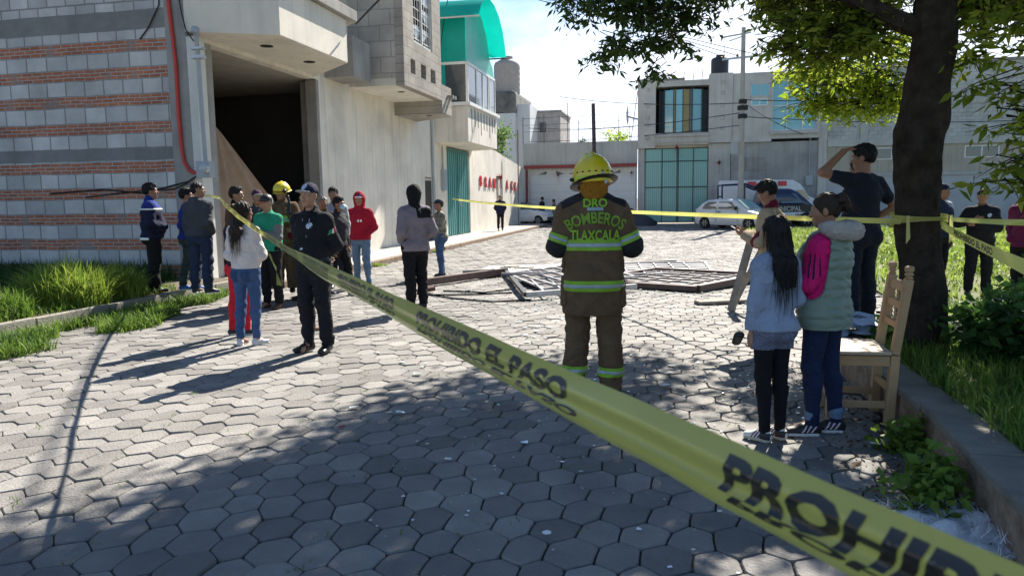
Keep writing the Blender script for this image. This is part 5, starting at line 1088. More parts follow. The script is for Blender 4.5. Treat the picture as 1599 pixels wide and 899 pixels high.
BB = [(-5.7227, 13.9000, 1.7154), (-4.8337, 12.3000, 1.6675), (-3.4579, 9.0000, 1.5484), (-2.4964, 6.8000, 1.4487), (-1.8917, 5.5000, 1.3812), (-1.2784, 4.1152, 1.3365), (-0.9617, 3.3670, 1.3174), (-0.7419, 2.8490, 1.3076), (-0.4749, 2.2222, 1.3061), (-0.3300, 1.8832, 1.3066), (-0.2129, 1.6103, 1.3066), (-0.1251, 1.4065, 1.3064), (-0.0506, 1.2346, 1.3070), (-0.0017, 1.1223, 1.3066), (0.0434, 1.0194, 1.3041), (0.0812, 0.9337, 1.3026), (0.1164, 0.8547, 1.3019), (0.1412, 0.7994, 1.3022), (0.1655, 0.7457, 1.3008), (0.1869, 0.6988, 1.2988), (0.2060, 0.6575, 1.2993), (0.2231, 0.6207, 1.2997), (0.2385, 0.5879, 1.2995), (0.2526, 0.5583, 1.2991), (0.2773, 0.5074, 1.2992), (0.2984, 0.4649, 1.2994), (0.3166, 0.4293, 1.2983), (0.3405, 0.3845, 1.2970)]
tp = Tape('barrier_tape', 'yellow barrier tape sweeping from the brick house right past the camera', TT, BB, [(0, -.012), (.10, -.005), (.20, .001), (.29, .007), (.35, .007), (.46, .001), (.57, -.004), (.63, -.003), (.70, .004), (.82, .004), (.92, -.003), (1, -.009)], mty, 6)
# find arc positions by depth and print the legend again and again
def q_at(t_, y): return float(np.interp(-y, [-p.y for p in t_.t], t_.s))
qend = q_at(tp, .958); per = .93; k = 0
while True:
    q1 = qend-k*per; q0 = q1-.72
    if q0 < .6: break
    s_ = .008 if k < 2 else .03
    tp.text('PROHIBIDO EL PASO', .72, q0, .14, .60, sub=s_, shear=.02); tp.text('PROHIBIDO EL PASO', .72, q0+.04, .67, .80, flip=True, sub=s_, shear=-.01)
    k += 1
q0 = q_at(tp, .683)
tp.text('PROHIBIDO', .37, q0, .14, .66, sub=.004, shear=.016); tp.text('PROHIBIDO', .37, q0+.02, .70, .80, flip=True, sub=.004, shear=-.008)
tp.done()
def ribbon(name, label, pts, w0, w1, m_, txt=None, n=24, sag=0, roll=0, per=.93, size=.66, cat_='barrier tape'):
    a_, b_ = Vector(pts[0]), Vector(pts[-1]); T_, B_ = [], []
    for k in range(n+1):
        q = k/n; p = a_.lerp(b_, q)+Vector((0, 0, -4*sag*q*(1-q))) if len(pts) == 2 else Vector(pts[k]) if k < len(pts) else None
        if p is None: break
        ww = w0+(w1-w0)*q; up = Vector((math.sin(roll+.4*math.sin(q*7))*.5, .2*math.sin(q*5), 1)).normalized(); T_.append(p+up*ww/2); B_.append(p-up*ww/2)
    t_ = Tape(name, label, T_, B_, [(0, -.002), (.3, .003), (.6, 0), (1, -.003)], m_, 3)
    if txt:
        q = .25
        while q+size < t_.L: t_.text(txt, size, q, .18, .80, sub=.03); q += per
    t_.done(); return t_
ribbon('barrier_tape', 'pale yellow tape stretched across the street from the teal door to the tree', [W(.05, 16.5, 1.62), (3.33, 6.32, 1.36)], .075, .05, mty2, None, 36, .09, .3)
ribbon('barrier_tape', 'wide translucent tape running down to the right from the tree trunk', [(3.60, 6.20, 1.33), (3.35, 4.6, 1.07), (3.2, 3.9, .97), (3.0, 3.0, .9)][:2], .055, .11, mty2, 'PROHIBIDO EL PASO', 14, .015, .2)
ribbon('barrier_tape', 'narrow tape running level to the right from the tree trunk', [(3.72, 6.25, 1.375), (4.25, 5.6, 1.36)], .035, .06, mty, 'PROHIBIDO EL PASO', 14, .01, .4)
tk = empty('tape_knot', (3.55, 6.2, 1.36), 0, 'yellow tape wound and knotted round the tree trunk', 'tape knot')
for z0, dz in ((1.40, .02), (1.34, -.04)):
    V = []; F = []; n_ = 28
    for k in range(n_+1):
        a_ = k/n_*6.283; r_ = .228; c_ = Vector((3.535+r_*math.cos(a_), 6.44+r_*math.sin(a_), z0+dz*math.sin(a_))); V += [c_+Vector((0, 0, .018)), c_-Vector((0, 0, .014))]
    MB((3.55, 6.2, 1.36)).add(V, [(2*k, 2*k+1, 2*k+3, 2*k+2) for k in range(n_)]).build('tape_loop', mty, tk, smooth=True)
for dx in (-.19, .17): MB((3.55, 6.2, 1.36)).add([(3.535+dx, 6.2+abs(dx)*.4, 1.41), (3.555+dx, 6.19+abs(dx)*.4, 1.41), (3.56+dx, 6.17+abs(dx)*.4, 1.22), (3.53+dx, 6.18+abs(dx)*.4, 1.17)], [(0, 1, 2, 3)]).build('tape_end', mty2, tk)
lt = empty('loose_tape', (-1.55, 4.55, 1.3), 0, 'short loose twist of yellow tape hanging below the main tape by the officer', 'tape end')
MB((-1.55, 4.55, 1.3)).add([(-1.42, 4.3, 1.31), (-1.385, 4.25, 1.30), (-1.385, 4.34, 1.22), (-1.365, 4.27, 1.20), (-1.37, 4.28, 1.12), (-1.345, 4.31, 1.11)], [(0, 1, 3, 2), (2, 3, 5, 4)]).build('tape_tail', mty, lt, smooth=True)
# ================================================================== people: every surface is grown from a distance field
def V3(*a): return np.array(a, float)
def nrm(v): v = np.asarray(v, float); return v/max(1e-9, np.linalg.norm(v))
class F:
    """list of solids joined smoothly; c = round cone, t = elliptical tapered segment, e = ellipsoid"""
    def __init__(s, k=.03): s.p = []; s.k = k; s.cuts = []; s.subs = []; s.disp = None
    def c(s, a, b, ra, rb=None, k=None): s.p.append(('c', np.array(a, float), np.array(b, float), ra, ra if rb is None else rb, k)); return s
    def t(s, a, b, A_, B_, side=(1, 0, 0), k=None): s.p.append(('t', np.array(a, float), np.array(b, float), A_, B_, nrm(side), k)); return s
    def e(s, c, r, R=None, k=None): s.p.append(('e', np.array(c, float), np.array(r, float), np.eye(3) if R is None else np.array(R, float), k)); return s
    def chain(s, pts, rs, k=None):
        for i in range(len(pts)-1): s.c(pts[i], pts[i+1], rs[i], rs[i+1], k)
        return s
    def cut(s, p, n): s.cuts.append((np.array(p, float), nrm(n))); return s       # keeps the side n points away from
    def sub(s, f): s.subs.append(f); return s
    def one(s, q, P):
        if q[0] == 'c':
            a, b = q[1], q[2]; ab = b-a; t = np.clip((P-a)@ab/max(1e-9, ab@ab), 0, 1); return np.linalg.norm(P-a-t[:, None]*ab, axis=1)-(q[3]+(q[4]-q[3])*t), q[5]
        if q[0] == 'e':
            l = (P-q[1])@q[3].T; r = q[2]; k0 = np.linalg.norm(l/r, axis=1); return (k0-1)*np.minimum(r.min(), np.linalg.norm(l, axis=1)/np.maximum(k0, 1e-6)), q[4]
        a, b = q[1], q[2]; ab = b-a; t = np.clip((P-a)@ab/max(1e-9, ab@ab), 0, 1); v = P-a-t[:, None]*ab; ax = nrm(ab); sd = nrm(q[5]-ax*(q[5]@ax)); fd = np.cross(ax, sd)
        w_ = q[3][0]+(q[4][0]-q[3][0])*t; d_ = q[3][1]+(q[4][1]-q[3][1])*t; m_ = np.minimum(w_, d_)
        vs_, vf, va = v@sd, v@fd, v@ax; k0 = np.sqrt((vs_/w_)**2+(vf/d_)**2+(va/m_)**2); ln = np.sqrt(vs_**2+vf**2+va**2)
        return (k0-1)*ln/np.maximum(k0, 1e-6), q[6]
    def __call__(s, P, infl=0):
        d = None
        for q in s.p:
            x, k = s.one(q, P); k = s.k if k is None else k
            if d is None: d = x
            else:
                h = np.clip(.5+.5*(d-x)/k, 0, 1); d = x*h+d*(1-h)-k*h*(1-h)
        if s.disp is not None: d = d+s.disp(P)
        d = d-infl
        for f in s.subs: d = np.maximum(d, -f(P))
        for p, n in s.cuts: d = np.maximum(d, (P-p)@n)
        return d
    def box(s):
        lo, hi = [], []
        for q in s.p:
            if q[0] == 'e': r = q[2].max(); lo.append(q[1]-r); hi.append(q[1]+r)
            else:
                r = max(np.max(q[3]), np.max(q[4])); lo += [q[1]-r, q[2]-r]; hi += [q[1]+r, q[2]+r]
        return np.min(lo, 0)-.03, np.max(hi, 0)+.03
def surf(fn, h, lo=None, hi=None):
    l, u = fn.box() if lo is None else (np.array(lo, float), np.array(hi, float))
    nb = np.ceil((u-l)/(8*h)).astype(int)+1; n = nb*8
    D = np.ones(n, np.float32); bi = np.stack(np.meshgrid(*[np.arange(k) for k in nb], indexing='ij'), -1).reshape(-1, 3)
    c = l+(bi*8+3.5)*h; dc = fn(c); act = np.abs(dc) < 8*h*.87*1.35+.02
    ins = bi[(~act) & (dc < 0)]
    for b_ in ins: D[b_[0]*8:b_[0]*8+8, b_[1]*8:b_[1]*8+8, b_[2]*8:b_[2]*8+8] = -1
    ab = bi[act]
    if not len(ab): return np.zeros((0, 3)), np.zeros((0, 4), int)
    o = np.stack(np.meshgrid(*[np.arange(8)]*3, indexing='ij'), -1).reshape(-1, 3)
    I = (ab[:, None]*8+o[None]).reshape(-1, 3); D[I[:, 0], I[:, 1], I[:, 2]] = fn(l+I*h)
    S = D < 0; cr = [(0, 0, 0), (1, 0, 0), (0, 1, 0), (1, 1, 0), (0, 0, 1), (1, 0, 1), (0, 1, 1), (1, 1, 1)]
    def sl(X, k): return X[k[0]:n[0]-1+k[0], k[1]:n[1]-1+k[1], k[2]:n[2]-1+k[2]]
    cnt = sum(sl(S, k).astype(np.int8) for k in cr); cell = (cnt > 0) & (cnt < 8); ci = np.argwhere(cell)
    if not len(ci): return np.zeros((0, 3)), np.zeros((0, 4), int)
    vals = np.stack([D[ci[:, 0]+k[0], ci[:, 1]+k[1], ci[:, 2]+k[2]] for k in cr], 1); K = np.array(cr, float)
    acc = np.zeros((len(ci), 3)); ne = np.zeros(len(ci))
    for i, j in ((0, 1), (2, 3), (4, 5), (6, 7), (0, 2), (1, 3), (4, 6), (5, 7), (0, 4), (1, 5), (2, 6), (3, 7)):
        a, b = vals[:, i], vals[:, j]; x = (a < 0) != (b < 0); t_ = np.where(x, a/np.where(x, a-b, 1), 0)
        acc += np.where(x[:, None], K[i]+(K[j]-K[i])*t_[:, None], 0); ne += x
    V = l+(ci+acc/ne[:, None])*h; idx = -np.ones(n-1, int); idx[ci[:, 0], ci[:, 1], ci[:, 2]] = np.arange(len(ci)); Q = []
    for ax in range(3):
        o1, o2 = [k for k in range(3) if k != ax]; sa = [slice(1, n[k]-1) for k in range(3)]; sa[ax] = slice(0, n[ax]-1); sb = list(sa); sb[ax] = slice(1, n[ax])
        A1, B1 = S[tuple(sa)], S[tuple(sb)]; e_ = np.argwhere(A1 != B1)
        if not len(e_): continue
        inside = A1[e_[:, 0], e_[:, 1], e_[:, 2]]; g = e_.copy(); g[:, o1] += 1; g[:, o2] += 1
        def at(d1, d2): h_ = g.copy(); h_[:, o1] -= d1; h_[:, o2] -= d2; return idx[h_[:, 0], h_[:, 1], h_[:, 2]]
        q = np.stack([at(1, 1), at(0, 1), at(0, 0), at(1, 0)], 1); flip = inside if ax != 1 else ~inside
        q[~flip] = q[~flip][:, ::-1]; Q.append(q)
    Q = np.concatenate(Q); Q = Q[(Q >= 0).all(1)]; return V, Q
def part(name, fns, m_, par, smooth=True, loc=None):
    """one mesh from several fields, each with its own cell size"""
    Vs, Qs, b = [], [], 0
    for f_, h in fns:
        v, q = surf(f_, h)
        if len(v): Vs.append(v); Qs.append(q+b); b += len(v)
    return mesh_np(name, np.concatenate(Vs), np.concatenate(Qs), m_, par, smooth=smooth)
class Bound:
    """a field squeezed outwards and clipped: bands, stripes, patches that follow a garment"""
    def __init__(s, f, infl, cuts, box=None): s.f = f; s.i = infl; s.c = [(np.array(p, float), nrm(n)) for p, n in cuts]; s.bx = box
    def __call__(s, P):
        d = s.f(P, s.i)
        for p, n in s.c: d = np.maximum(d, (P-p)@n)
        return d
    def box(s): return s.bx if s.bx else s.f.box()
def slab(p, n, w_): p = np.array(p, float); n = nrm(n); return [(p+n*w_/2, n), (p-n*w_/2, -n)]
def folds(amp, seed=0, k=1.0):
    r = np.random.RandomState(seed); ph = r.uniform(0, 6, 6)
    def f(P):
        x, y, z = P[:, 0], P[:, 1], P[:, 2]
        a = 1.3-2.6*np.abs(np.sin(.5*(k*(26*z+13*x+9*y)+2.2*np.sin(k*(11*x+7*z)+ph[0])+ph[1])))**.7; b = np.sin(k*(47*z-31*x+20*y)+1.8*np.sin(19*y*k+12*z+ph[2])+ph[3]); c = np.sin(k*(15*x-17*y+8*z)+ph[4])
        return amp*(a*.55+b*.3+c*.4)
    return f
def cloth(name, c, rough=.85, v=.12, **k):
    if 'cloth_'+name in MC: return MC['cloth_'+name]
    m = mat('cloth_'+name, c, rough, v, 7, .35, 220, spec=.2, **k); t = m.node_tree; b = t.nodes['Principled BSDF']
    o = N(t, 'ShaderNodeTexCoord'); n = N(t, 'ShaderNodeTexNoise'); n.inputs['Scale'].default_value = 7; n.inputs['Detail'].default_value = 2.5; n.inputs['Distortion'].default_value = 1.8; t.links.new(o.outputs['Object'], n.inputs['Vector'])
    w2 = N(t, 'ShaderNodeBump'); w2.inputs['Strength'].default_value = .75; w2.inputs['Distance'].default_value = .05; t.links.new(M(t, 'ABSOLUTE', M(t, 'SUBTRACT', n.outputs[0], .5)), w2.inputs['Height'])
    old = b.inputs['Normal'].links[0].from_node; t.links.new(w2.outputs[0], old.inputs['Normal']); return m
SK = {}
def skin(i=0):
    c = [(.30, .155, .095), (.36, .20, .13), (.24, .12, .075)][i]; m = mat('skin%d' % i, c, .5, .08, 14, .12, 160, spec=.35)
    m.node_tree.nodes['Principled BSDF'].inputs['Subsurface Weight'].default_value = .08; m.node_tree.nodes['Principled BSDF'].inputs['Subsurface Radius'].default_value = (.01, .004, .002); return m
def hairmat(i=0):
    c = [(.008, .007, .007), (.022, .014, .010), (.12, .11, .10), (.05, .028, .016)][i]
    m = mat('hair%d' % i, [x*.8 for x in c], .62, .3, 5, 0, spec=.22, c2=[x*1.6 for x in c]); t = m.node_tree
    if not any(n.type == 'BUMP' for n in t.nodes):
        o = N(t, 'ShaderNodeTexCoord'); mp_ = N(t, 'ShaderNodeMapping'); mp_.inputs['Scale'].default_value = (160, 160, 9); t.links.new(o.outputs['Object'], mp_.inputs[0]); n_ = N(t, 'ShaderNodeTexNoise'); n_.inputs['Scale'].default_value = 1; n_.inputs['Detail'].default_value = 3; t.links.new(mp_.outputs[0], n_.inputs['Vector'])
        b_ = N(t, 'ShaderNodeBump'); b_.inputs['Strength'].default_value = .5; b_.inputs['Distance'].default_value = .004; t.links.new(n_.outputs[0], b_.inputs['Height']); t.links.new(b_.outputs[0], t.nodes['Principled BSDF'].inputs['Normal'])
    return m
msole = mat('sole_white', (.62, .62, .60), .6, .1); mshoe = mat('shoe_black', (.02, .02, .022), .5, .2); mboot = mat('boot_black', (.015, .015, .016), .35, .2)
def hand(W_, D_, Np, side, sc_=1.0, curl=.35, spread=.12, thumb=.6):
    """palm, four unequal bent fingers, thumb from the side of the palm. D_ finger direction, Np palm normal (the way the palm faces)"""
    D_ = nrm(D_); Np = nrm(np.array(Np)-D_*(np.array(Np)@D_)); S_ = np.cross(D_, Np)*side   # thumb side
    W_ = np.array(W_, float); s = sc_; f = F(.010*s)
    f.t(W_-D_*.035*s, W_+D_*.015*s, (.026*s, .021*s), (.028*s, .018*s), S_); f.t(W_+D_*.02*s, W_+D_*.078*s, (.031*s, .015*s), (.037*s, .0125*s), S_)
    for i, (off, ln, r) in enumerate(((.029, .070, .0088), (.010, .079, .0092), (-.010, .073, .0088), (-.028, .058, .0078))):
        p = W_+D_*(.086-.004*abs(i-1))*s+S_*off*s; d = nrm(D_+S_*spread*(1.5-i)*.5); l = ln*s
        ang = 0
        f.c(p-d*.03*s, p, r*s*1.05, r*s, k=.006*s)
        for seg, fr in enumerate((.46, .30, .24)):
            ang += curl*(.9 if seg else .7)*1.1; dd = d*math.cos(ang)+Np*math.sin(ang); q = p+dd*l*fr; f.c(p, q, r*s*(1-.1*seg), r*s*(.92-.1*seg), k=.004*s); p = q
    p = W_+D_*.022*s+S_*.027*s; d = nrm(D_*.62+S_*.75*thumb+Np*.25); q = p+d*.045*s; f.c(p, q, .0135*s, .011*s, k=.012*s); d2 = nrm(d+D_*.5+Np*.3*curl*2-S_*.25); f.c(q, q+d2*.034*s, .0105*s, .0085*s, k=.004*s)
    return f
def headR(yaw, pitch, roll=0):
    cy_, sy_ = math.cos(yaw), math.sin(yaw); cp, sp = math.cos(pitch), math.sin(pitch); cr, sr = math.cos(roll), math.sin(roll)
    Rz = np.array([[cy_, -sy_, 0], [sy_, cy_, 0], [0, 0, 1]]); Rx = np.array([[1, 0, 0], [0, cp, -sp], [0, sp, cp]]); Ry = np.array([[cr, 0, sr], [0, 1, 0], [-sr, 0, cr]]); return Rz@Rx@Ry
class Fig:
    """standing figure facing +Y of its own Empty; x to its right, z up; all lengths for a height of 1.75 then scaled"""
    def __init__(s, loc, face, H, label, fem=False, build=1.0, cat='person', group=None, yaw=0, pitch=0, roll=0, lean=0, arms=('down', 'down'), feet=((-.10, 0, 0), (.10, 0, 0)), sk=0, belly=0, slouch=0, name='person', lod=0):
        s.root = empty(name, (*loc[:2], loc[2] if len(loc) > 2 else 0), -R_(face), label, cat, group); s.h = H/1.75; s.fem = fem; s.b = build; s.sk = sk; s.lod = lod; s.seed = int(abs(loc[0]*97+loc[1]*131)) % 9999
        h = s.h; s.feet = feet; J = {}
        hipw = (.092 if fem else .088)*build; shw = (.142 if fem else .168)*(.5+.5*build)
        mid = (feet[0][0]+feet[1][0])/2; midy = (feet[0][1]+feet[1][1])/2
        J['pel'] = V3(mid, midy, .93); J['waist'] = V3(mid, midy+lean*.15+.008, 1.08); J['chest'] = V3(mid, midy+lean*.45, 1.30); J['nk'] = V3(mid, midy+lean*.7-.012, 1.475); J['hd'] = J['nk']+V3(0, .025+lean*.18-slouch*.0, .155)
        for i, sg in ((0, -1), (1, 1)):
            fx, fy, fl = feet[i]
            J['hip%d' % i] = V3(mid+sg*hipw, midy, .915); J['ank%d' % i] = V3(fx, fy-.03, .085+fl); k_ = (J['hip%d' % i]+J['ank%d' % i])/2+V3(0, .02+abs(fy-midy)*.12+fl*.4, .02); J['kn%d' % i] = k_
            J['sh%d' % i] = V3(mid+sg*shw, J['nk'][1]-.0, 1.385-slouch); S_ = J['sh%d' % i]; a = arms[i]
            if a == 'down': el = S_+V3(sg*.045, -.02, -.275); wr = el+V3(sg*.0, .05, -.245); hd = (V3(0, .12, -1), V3(-sg, .1, 0))
            elif a == 'pocket': el = S_+V3(sg*.075, -.075, -.265); wr = V3(mid+sg*.165, midy+.085, .985); hd = None
            elif a == 'belly': el = S_+V3(sg*.06, -.02, -.27); wr = V3(mid+sg*.085, midy+.15+belly*.6, 1.06); hd = None
            elif a == 'crossed': el = S_+V3(sg*.055, .06, -.265); wr = V3(mid-sg*.09, midy+.20+belly*.7, 1.185-.05*i); hd = (V3(-sg, .1, .1), V3(0, -1, 0))
            elif a == 'phone': el = S_+V3(sg*.05, .06, -.265); wr = V3(mid+sg*.055, midy+.30, 1.18); hd = (V3(-sg*.25, .8, .25), V3(-sg*.6, .0, .6))
            elif a == 'fold': el = S_+V3(sg*.05, .05, -.265); wr = V3(mid-sg*.06, midy+.21, 1.20-.04*i); hd = (V3(-sg, .1, -.1), V3(0, -1, 0))
            elif a == 'back': el = S_+V3(sg*.06, -.08, -.26); wr = V3(mid+sg*.03, midy-.16, 1.0); hd = (V3(-sg, 0, -.4), V3(0, -1, 0))
            elif a == 'hip': el = S_+V3(sg*.16, -.09, -.235); wr = V3(mid+sg*.175, midy+.02, 1.06); hd = (V3(-sg*.3, .8, -.5), V3(-sg, 0, 0))
            elif a == 'chin': el = S_+V3(sg*.03, .10, -.25); wr = J['hd']+V3(sg*.07, .09, -.13); hd = (V3(-sg*.3, .1, 1), V3(-sg*.5, -1, 0))
            else: el, wr, hd = a
            J['el%d' % i] = V3(*el); J['wr%d' % i] = V3(*wr); J['hand%d' % i] = hd
        s.J = {k: (v*h if isinstance(v, np.ndarray) else v) for k, v in J.items()}; s.R = headR(yaw, pitch, roll); s.belly = belly; s.mid = mid*h
    def H_(s, *p): return s.J['hd']+s.R@(np.array(p)*s.h*(1.0 if not s.fem else .97))
    def torso(s, f, g, z0=None, loose=0):
        J, h, b = s.J, s.h, s.b; fm = s.fem; q = lambda w_, d_: ((w_*b)*h+g, (d_*b)*h+g)
        f.t(J['pel']+V3(0, -.005, -.02)*h, J['waist'], q(.158 if not fm else .165, .110), q(.142+loose if not fm else .128+loose, .104+s.belly*.5))
        f.t(J['waist'], J['chest'], q(.142+loose if not fm else .128+loose, .104+s.belly*.5), q(.168 if not fm else .148, .112), k=.05)
        f.t(J['chest'], J['nk']+V3(0, .005, -.075)*h, q(.168 if not fm else .148, .112), q(.118 if not fm else .100, .066), k=.05)
        if s.belly: f.e(J['waist']+V3(0, .05+s.belly*.5, -.02)*h, (.125*h+g, (.07+s.belly*.6)*h+g, .13*h+g), k=.05)
        if fm:
            for sg in (-1, 1): f.e(J['chest']+V3(sg*.065, .09, .0)*h, (.06*h+g*.5, .05*h+g*.5, .06*h+g*.5), k=.04)
        for i in (0, 1): f.c(J['nk']+V3(0, 0, -.028)*h, J['sh%d' % i]+V3(0, 0, .004)*h, .036*h+g*.8, .046*h*b+g, k=.04)
        return f
    def glutes(s, f, g):
        for i, sg in ((0, -1), (1, 1)): f.e(s.J['pel']+V3(sg*.07, -.065, -.045)*s.h, (.085*s.h*s.b+g, .075*s.h*s.b+g, .09*s.h+g), k=.04)
    def arm(s, f, i, g, upto=1.0, cuff=None):
        J, h, b = s.J, s.h, (.5+.5*s.b)*(.86 if s.fem else 1); S_, E_, W_ = J['sh%d' % i], J['el%d' % i], J['wr%d' % i]
        f.c(S_, E_, .053*h*b+g, .042*h*b+g, k=.035)
        if upto > .5: e2 = E_+(W_-E_)*min(1, (upto-.5)*2); f.c(E_, e2, .043*h*b+g, (cuff if cuff else .030*h*b+g), k=.02)
        return f
    def leg(s, f, i, g, upto=1.0, end=None, thigh=1):
        J, h, b = s.J, s.h, (.5+.5*s.b); P_, K_, A_ = J['hip%d' % i], J['kn%d' % i], J['ank%d' % i]
        f.c(P_, K_, .088*h*b*thigh+g, .057*h*b+g, k=.03); ca = K_+(A_-K_)*.28+V3(0, -.012, 0)*h; f.c(K_, ca, .055*h*b+g, .054*h*b+g, k=.03); f.c(ca, K_+(A_-K_)*upto, .054*h*b+g, (end*h if end else .037*h+g), k=.03); return f
    def body(s, head=True, hs=(1, 1), neck=.055, beard=False, bare_arms=False, curl=(.4, .4), eyes=True, mt=None):
        J, h = s.J, s.h; f = F(.03); s.torso(f, -.006); s.glutes(f, -.008)
        for i in (0, 1): s.leg(f, i, -.008); s.arm(f, i, -.006 if not bare_arms else .0)
        for i in (0, 1): a_ = J['ank%d' % i]; f.c(a_, a_+V3(0, .12, -.05)*h, .034*h, .028*h)
        f.c(J['nk']+V3(0, -.0, -.03)*h, J['hd']+s.R@V3(0, -.015, -.06)*h, neck*h*(.86 if s.fem else 1), .050*h*(.86 if s.fem else 1), k=.03)
        fine = .0075 if s.lod == 0 else .009 if s.lod == 1 else .014
        L_ = [(f, .012 if s.lod == 0 else .016 if s.lod == 1 else .022)]
        g = F(.018); X = s.H_; R0 = s.R.T
        sc_ = h*(1.0 if not s.fem else .97); E = lambda c, r, k=None: g.e(X(*c), np.array(r)*sc_, R0, k)
        E((0, -.012, .028), (.0765, .096, .090)); E((0, .018, -.035), (.060, .070, .082), .03); E((0, .052, -.085), (.034, .034, .026), .03)
        g.c(X(0, .084, .012), X(0, .106, -.024), .010*sc_, .014*sc_, k=.010); E((0, .078, .030), (.052, .018, .012), .015)         # nose, brow
        E((0, .088, -.056), (.024, .010, .007), .006); E((0, .084, -.069), (.020, .010, .007), .006)
        for sg in (-1, 1):
            E((sg*.077, -.008, -.006), (.010, .020, .032), .008); E((sg*.042, .062, -.022), (.024, .02, .024), .02)
            q = F(.005); q.e(X(sg*.031, .100, .014), np.array((.017, .016, .010))*sc_, R0); g.sub(q)
        g.c(X(0, -.015, -.05), J['nk']+V3(0, 0, .0)*h, .048*h*(.86 if s.fem else 1), .052*h*(.86 if s.fem else 1), k=.02)
        L_.append((g, .0055 if s.lod == 0 else .0065 if s.lod == 1 else .011))
        for i, sg in ((0, -1), (1, 1)):
            if J['hand%d' % i] is not None and hs[i]:
                D_, Np = J['hand%d' % i]; L_.append((hand(J['wr%d' % i]+nrm(D_)*.012*h, D_, Np, 1 if s.handside(i, D_, Np) else -1, h*(.88 if s.fem else 1), curl[i]), .0045 if s.lod == 0 else .0055 if s.lod == 1 else .009))
        o = part('body', L_, mt or skin(s.sk), s.root); s.o = o
        if eyes:
            for sg in (-1, 1):
                q = F(.004); q.e(X(sg*.031, .079, .012), np.array((.0125, .0115, .0085))*sc_, R0); e_ = part('eye', [(q, .0035)], mat('eye_white', (.45, .42, .40), .3, .05), s.root)
                q = F(.004); q.e(X(sg*.031, .0885, .012), np.array((.0062, .0035, .0062))*sc_, R0); part('iris', [(q, .0025)], mat('iris', (.02, .012, .008), .2, .05), e_)
                q = F(.004); q.c(X(sg*.018, .094, .030), X(sg*.047, .082, .033), .0045*sc_, .003*sc_); part('eyebrow', [(q, .003)], hairmat(0), s.root)
            q = F(.004); q.e(X(0, .094, -.0555), np.array((.021, .006, .0055))*sc_, R0); q.e(X(0, .090, -.067), np.array((.017, .007, .006))*sc_, R0, .003); part('lips', [(q, .0028)], mat('lips', (.26, .10, .075), .45, .05), s.root)
        return s
    def handside(s, i, D_, Np):
        # thumb side = cross(D, Np)*side; thumbs point forward/inward: for the right hand (i=1) palm normal x finger direction
        return i == 1
    def top(s, name, m_, g=.016, hem=.90, sleeve=1.0, cuff=None, loose=.0, hood=None, collar=None, disp=.006, extra=None, both=True, sleeve_m=None, vox=None):
        f = F(.035); s.torso(f, g, loose=loose); h = s.h
        if hem < .93: f.t(s.J['pel']+V3(0, -.008, -.03)*h, V3(s.J['pel'][0], s.J['pel'][1]-.005, hem*h-.02), (.160*h*s.b+g+.006, .115*h*s.b+g+.012), (.163*h*s.b+g+.008, .118*h*s.b+g+.012), k=.03); s.glutes(f, g+.008)
        s.sf = []
        for i in (0, 1):
            if sleeve > 0: s.arm(f, i, g, sleeve, cuff)
        if collar: f.c(s.J['nk']+V3(0, -.0, -.05)*h, s.J['nk']+V3(0, -.002, .0+collar)*h, .066*h+g*.5, .060*h+g*.3, k=.015)
        if hood == 'down': f.t(s.J['nk']+V3(-.055, -.055, .0)*h, s.J['nk']+V3(.055, -.055, .0)*h, (.045*h, .035*h), (.045*h, .035*h), (0, 1, 0), k=.03); f.e(s.J['nk']+V3(0, -.085, -.045)*h, (.095*h, .045*h, .085*h), k=.03)
        if extra: extra(f, s)
        if not collar: pass
        f.disp = folds(disp, s.seed, 1.0)
        neck = F(.02); neck.c(s.J['nk']+V3(0, .02, .0+(collar or 0))*h, s.J['nk']+V3(0, .035, .15)*h, .052*h, .06*h)
        f.sub(neck); f.cut((0, 0, hem*h), (0, 0, -1))
        for i in (0, 1):
            if sleeve == 0:
                sg = -1 if i == 0 else 1; f.cut(s.J['sh%d' % i]+V3(sg*.045, 0, 0)*h, (sg, 0, .0))
            elif sleeve <= .5:
                pass
            elif sleeve == 1 and s.J['hand%d' % i] is not None: pass
        v_ = vox or (.009 if s.lod == 0 else .012 if s.lod == 1 else .018)
        s.tf = f; return part(name, [(f, v_)], m_, s.root)
    def shortsleeve(s, f, i, g, fr=.62):
        S_, E_ = s.J['sh%d' % i], s.J['el%d' % i]; f.c(S_, S_+(E_-S_)*fr, .060*s.h+g, .062*s.h+g, k=.03); f.cut_s = 1
    def pants(s, m_, g=.012, end=None, upto=1.0, top=1.03, disp=.006, name='trousers', thigh=1, stack=True):
        h = s.h; f = F(.03); f.t(s.J['pel']+V3(0, -.005, .0)*h, s.J['waist']+V3(0, 0, -.0)*h, (.158*h*s.b+g, .110*h*s.b+g), (.145*h*s.b+g, .105*h*s.b+g)); s.glutes(f, g)
        for i in (0, 1): s.leg(f, i, g, upto, end, thigh)
        a = folds(disp, s.seed+5, 1.2); zk = .5*h
        f.disp = (lambda P: a(P)*(1+.8*np.exp(-((P[:, 2]-.16*h)/.12)**2))) if stack else a
        f.cut((0, 0, top*h), (0, 0, 1))
        f.cut((0, 0, (.075 if upto >= 1 else .0)*h), (0, 0, -1)); s.pf = f
        return part(name, [(f, .010 if s.lod == 0 else .013 if s.lod == 1 else .018)], m_, s.root)
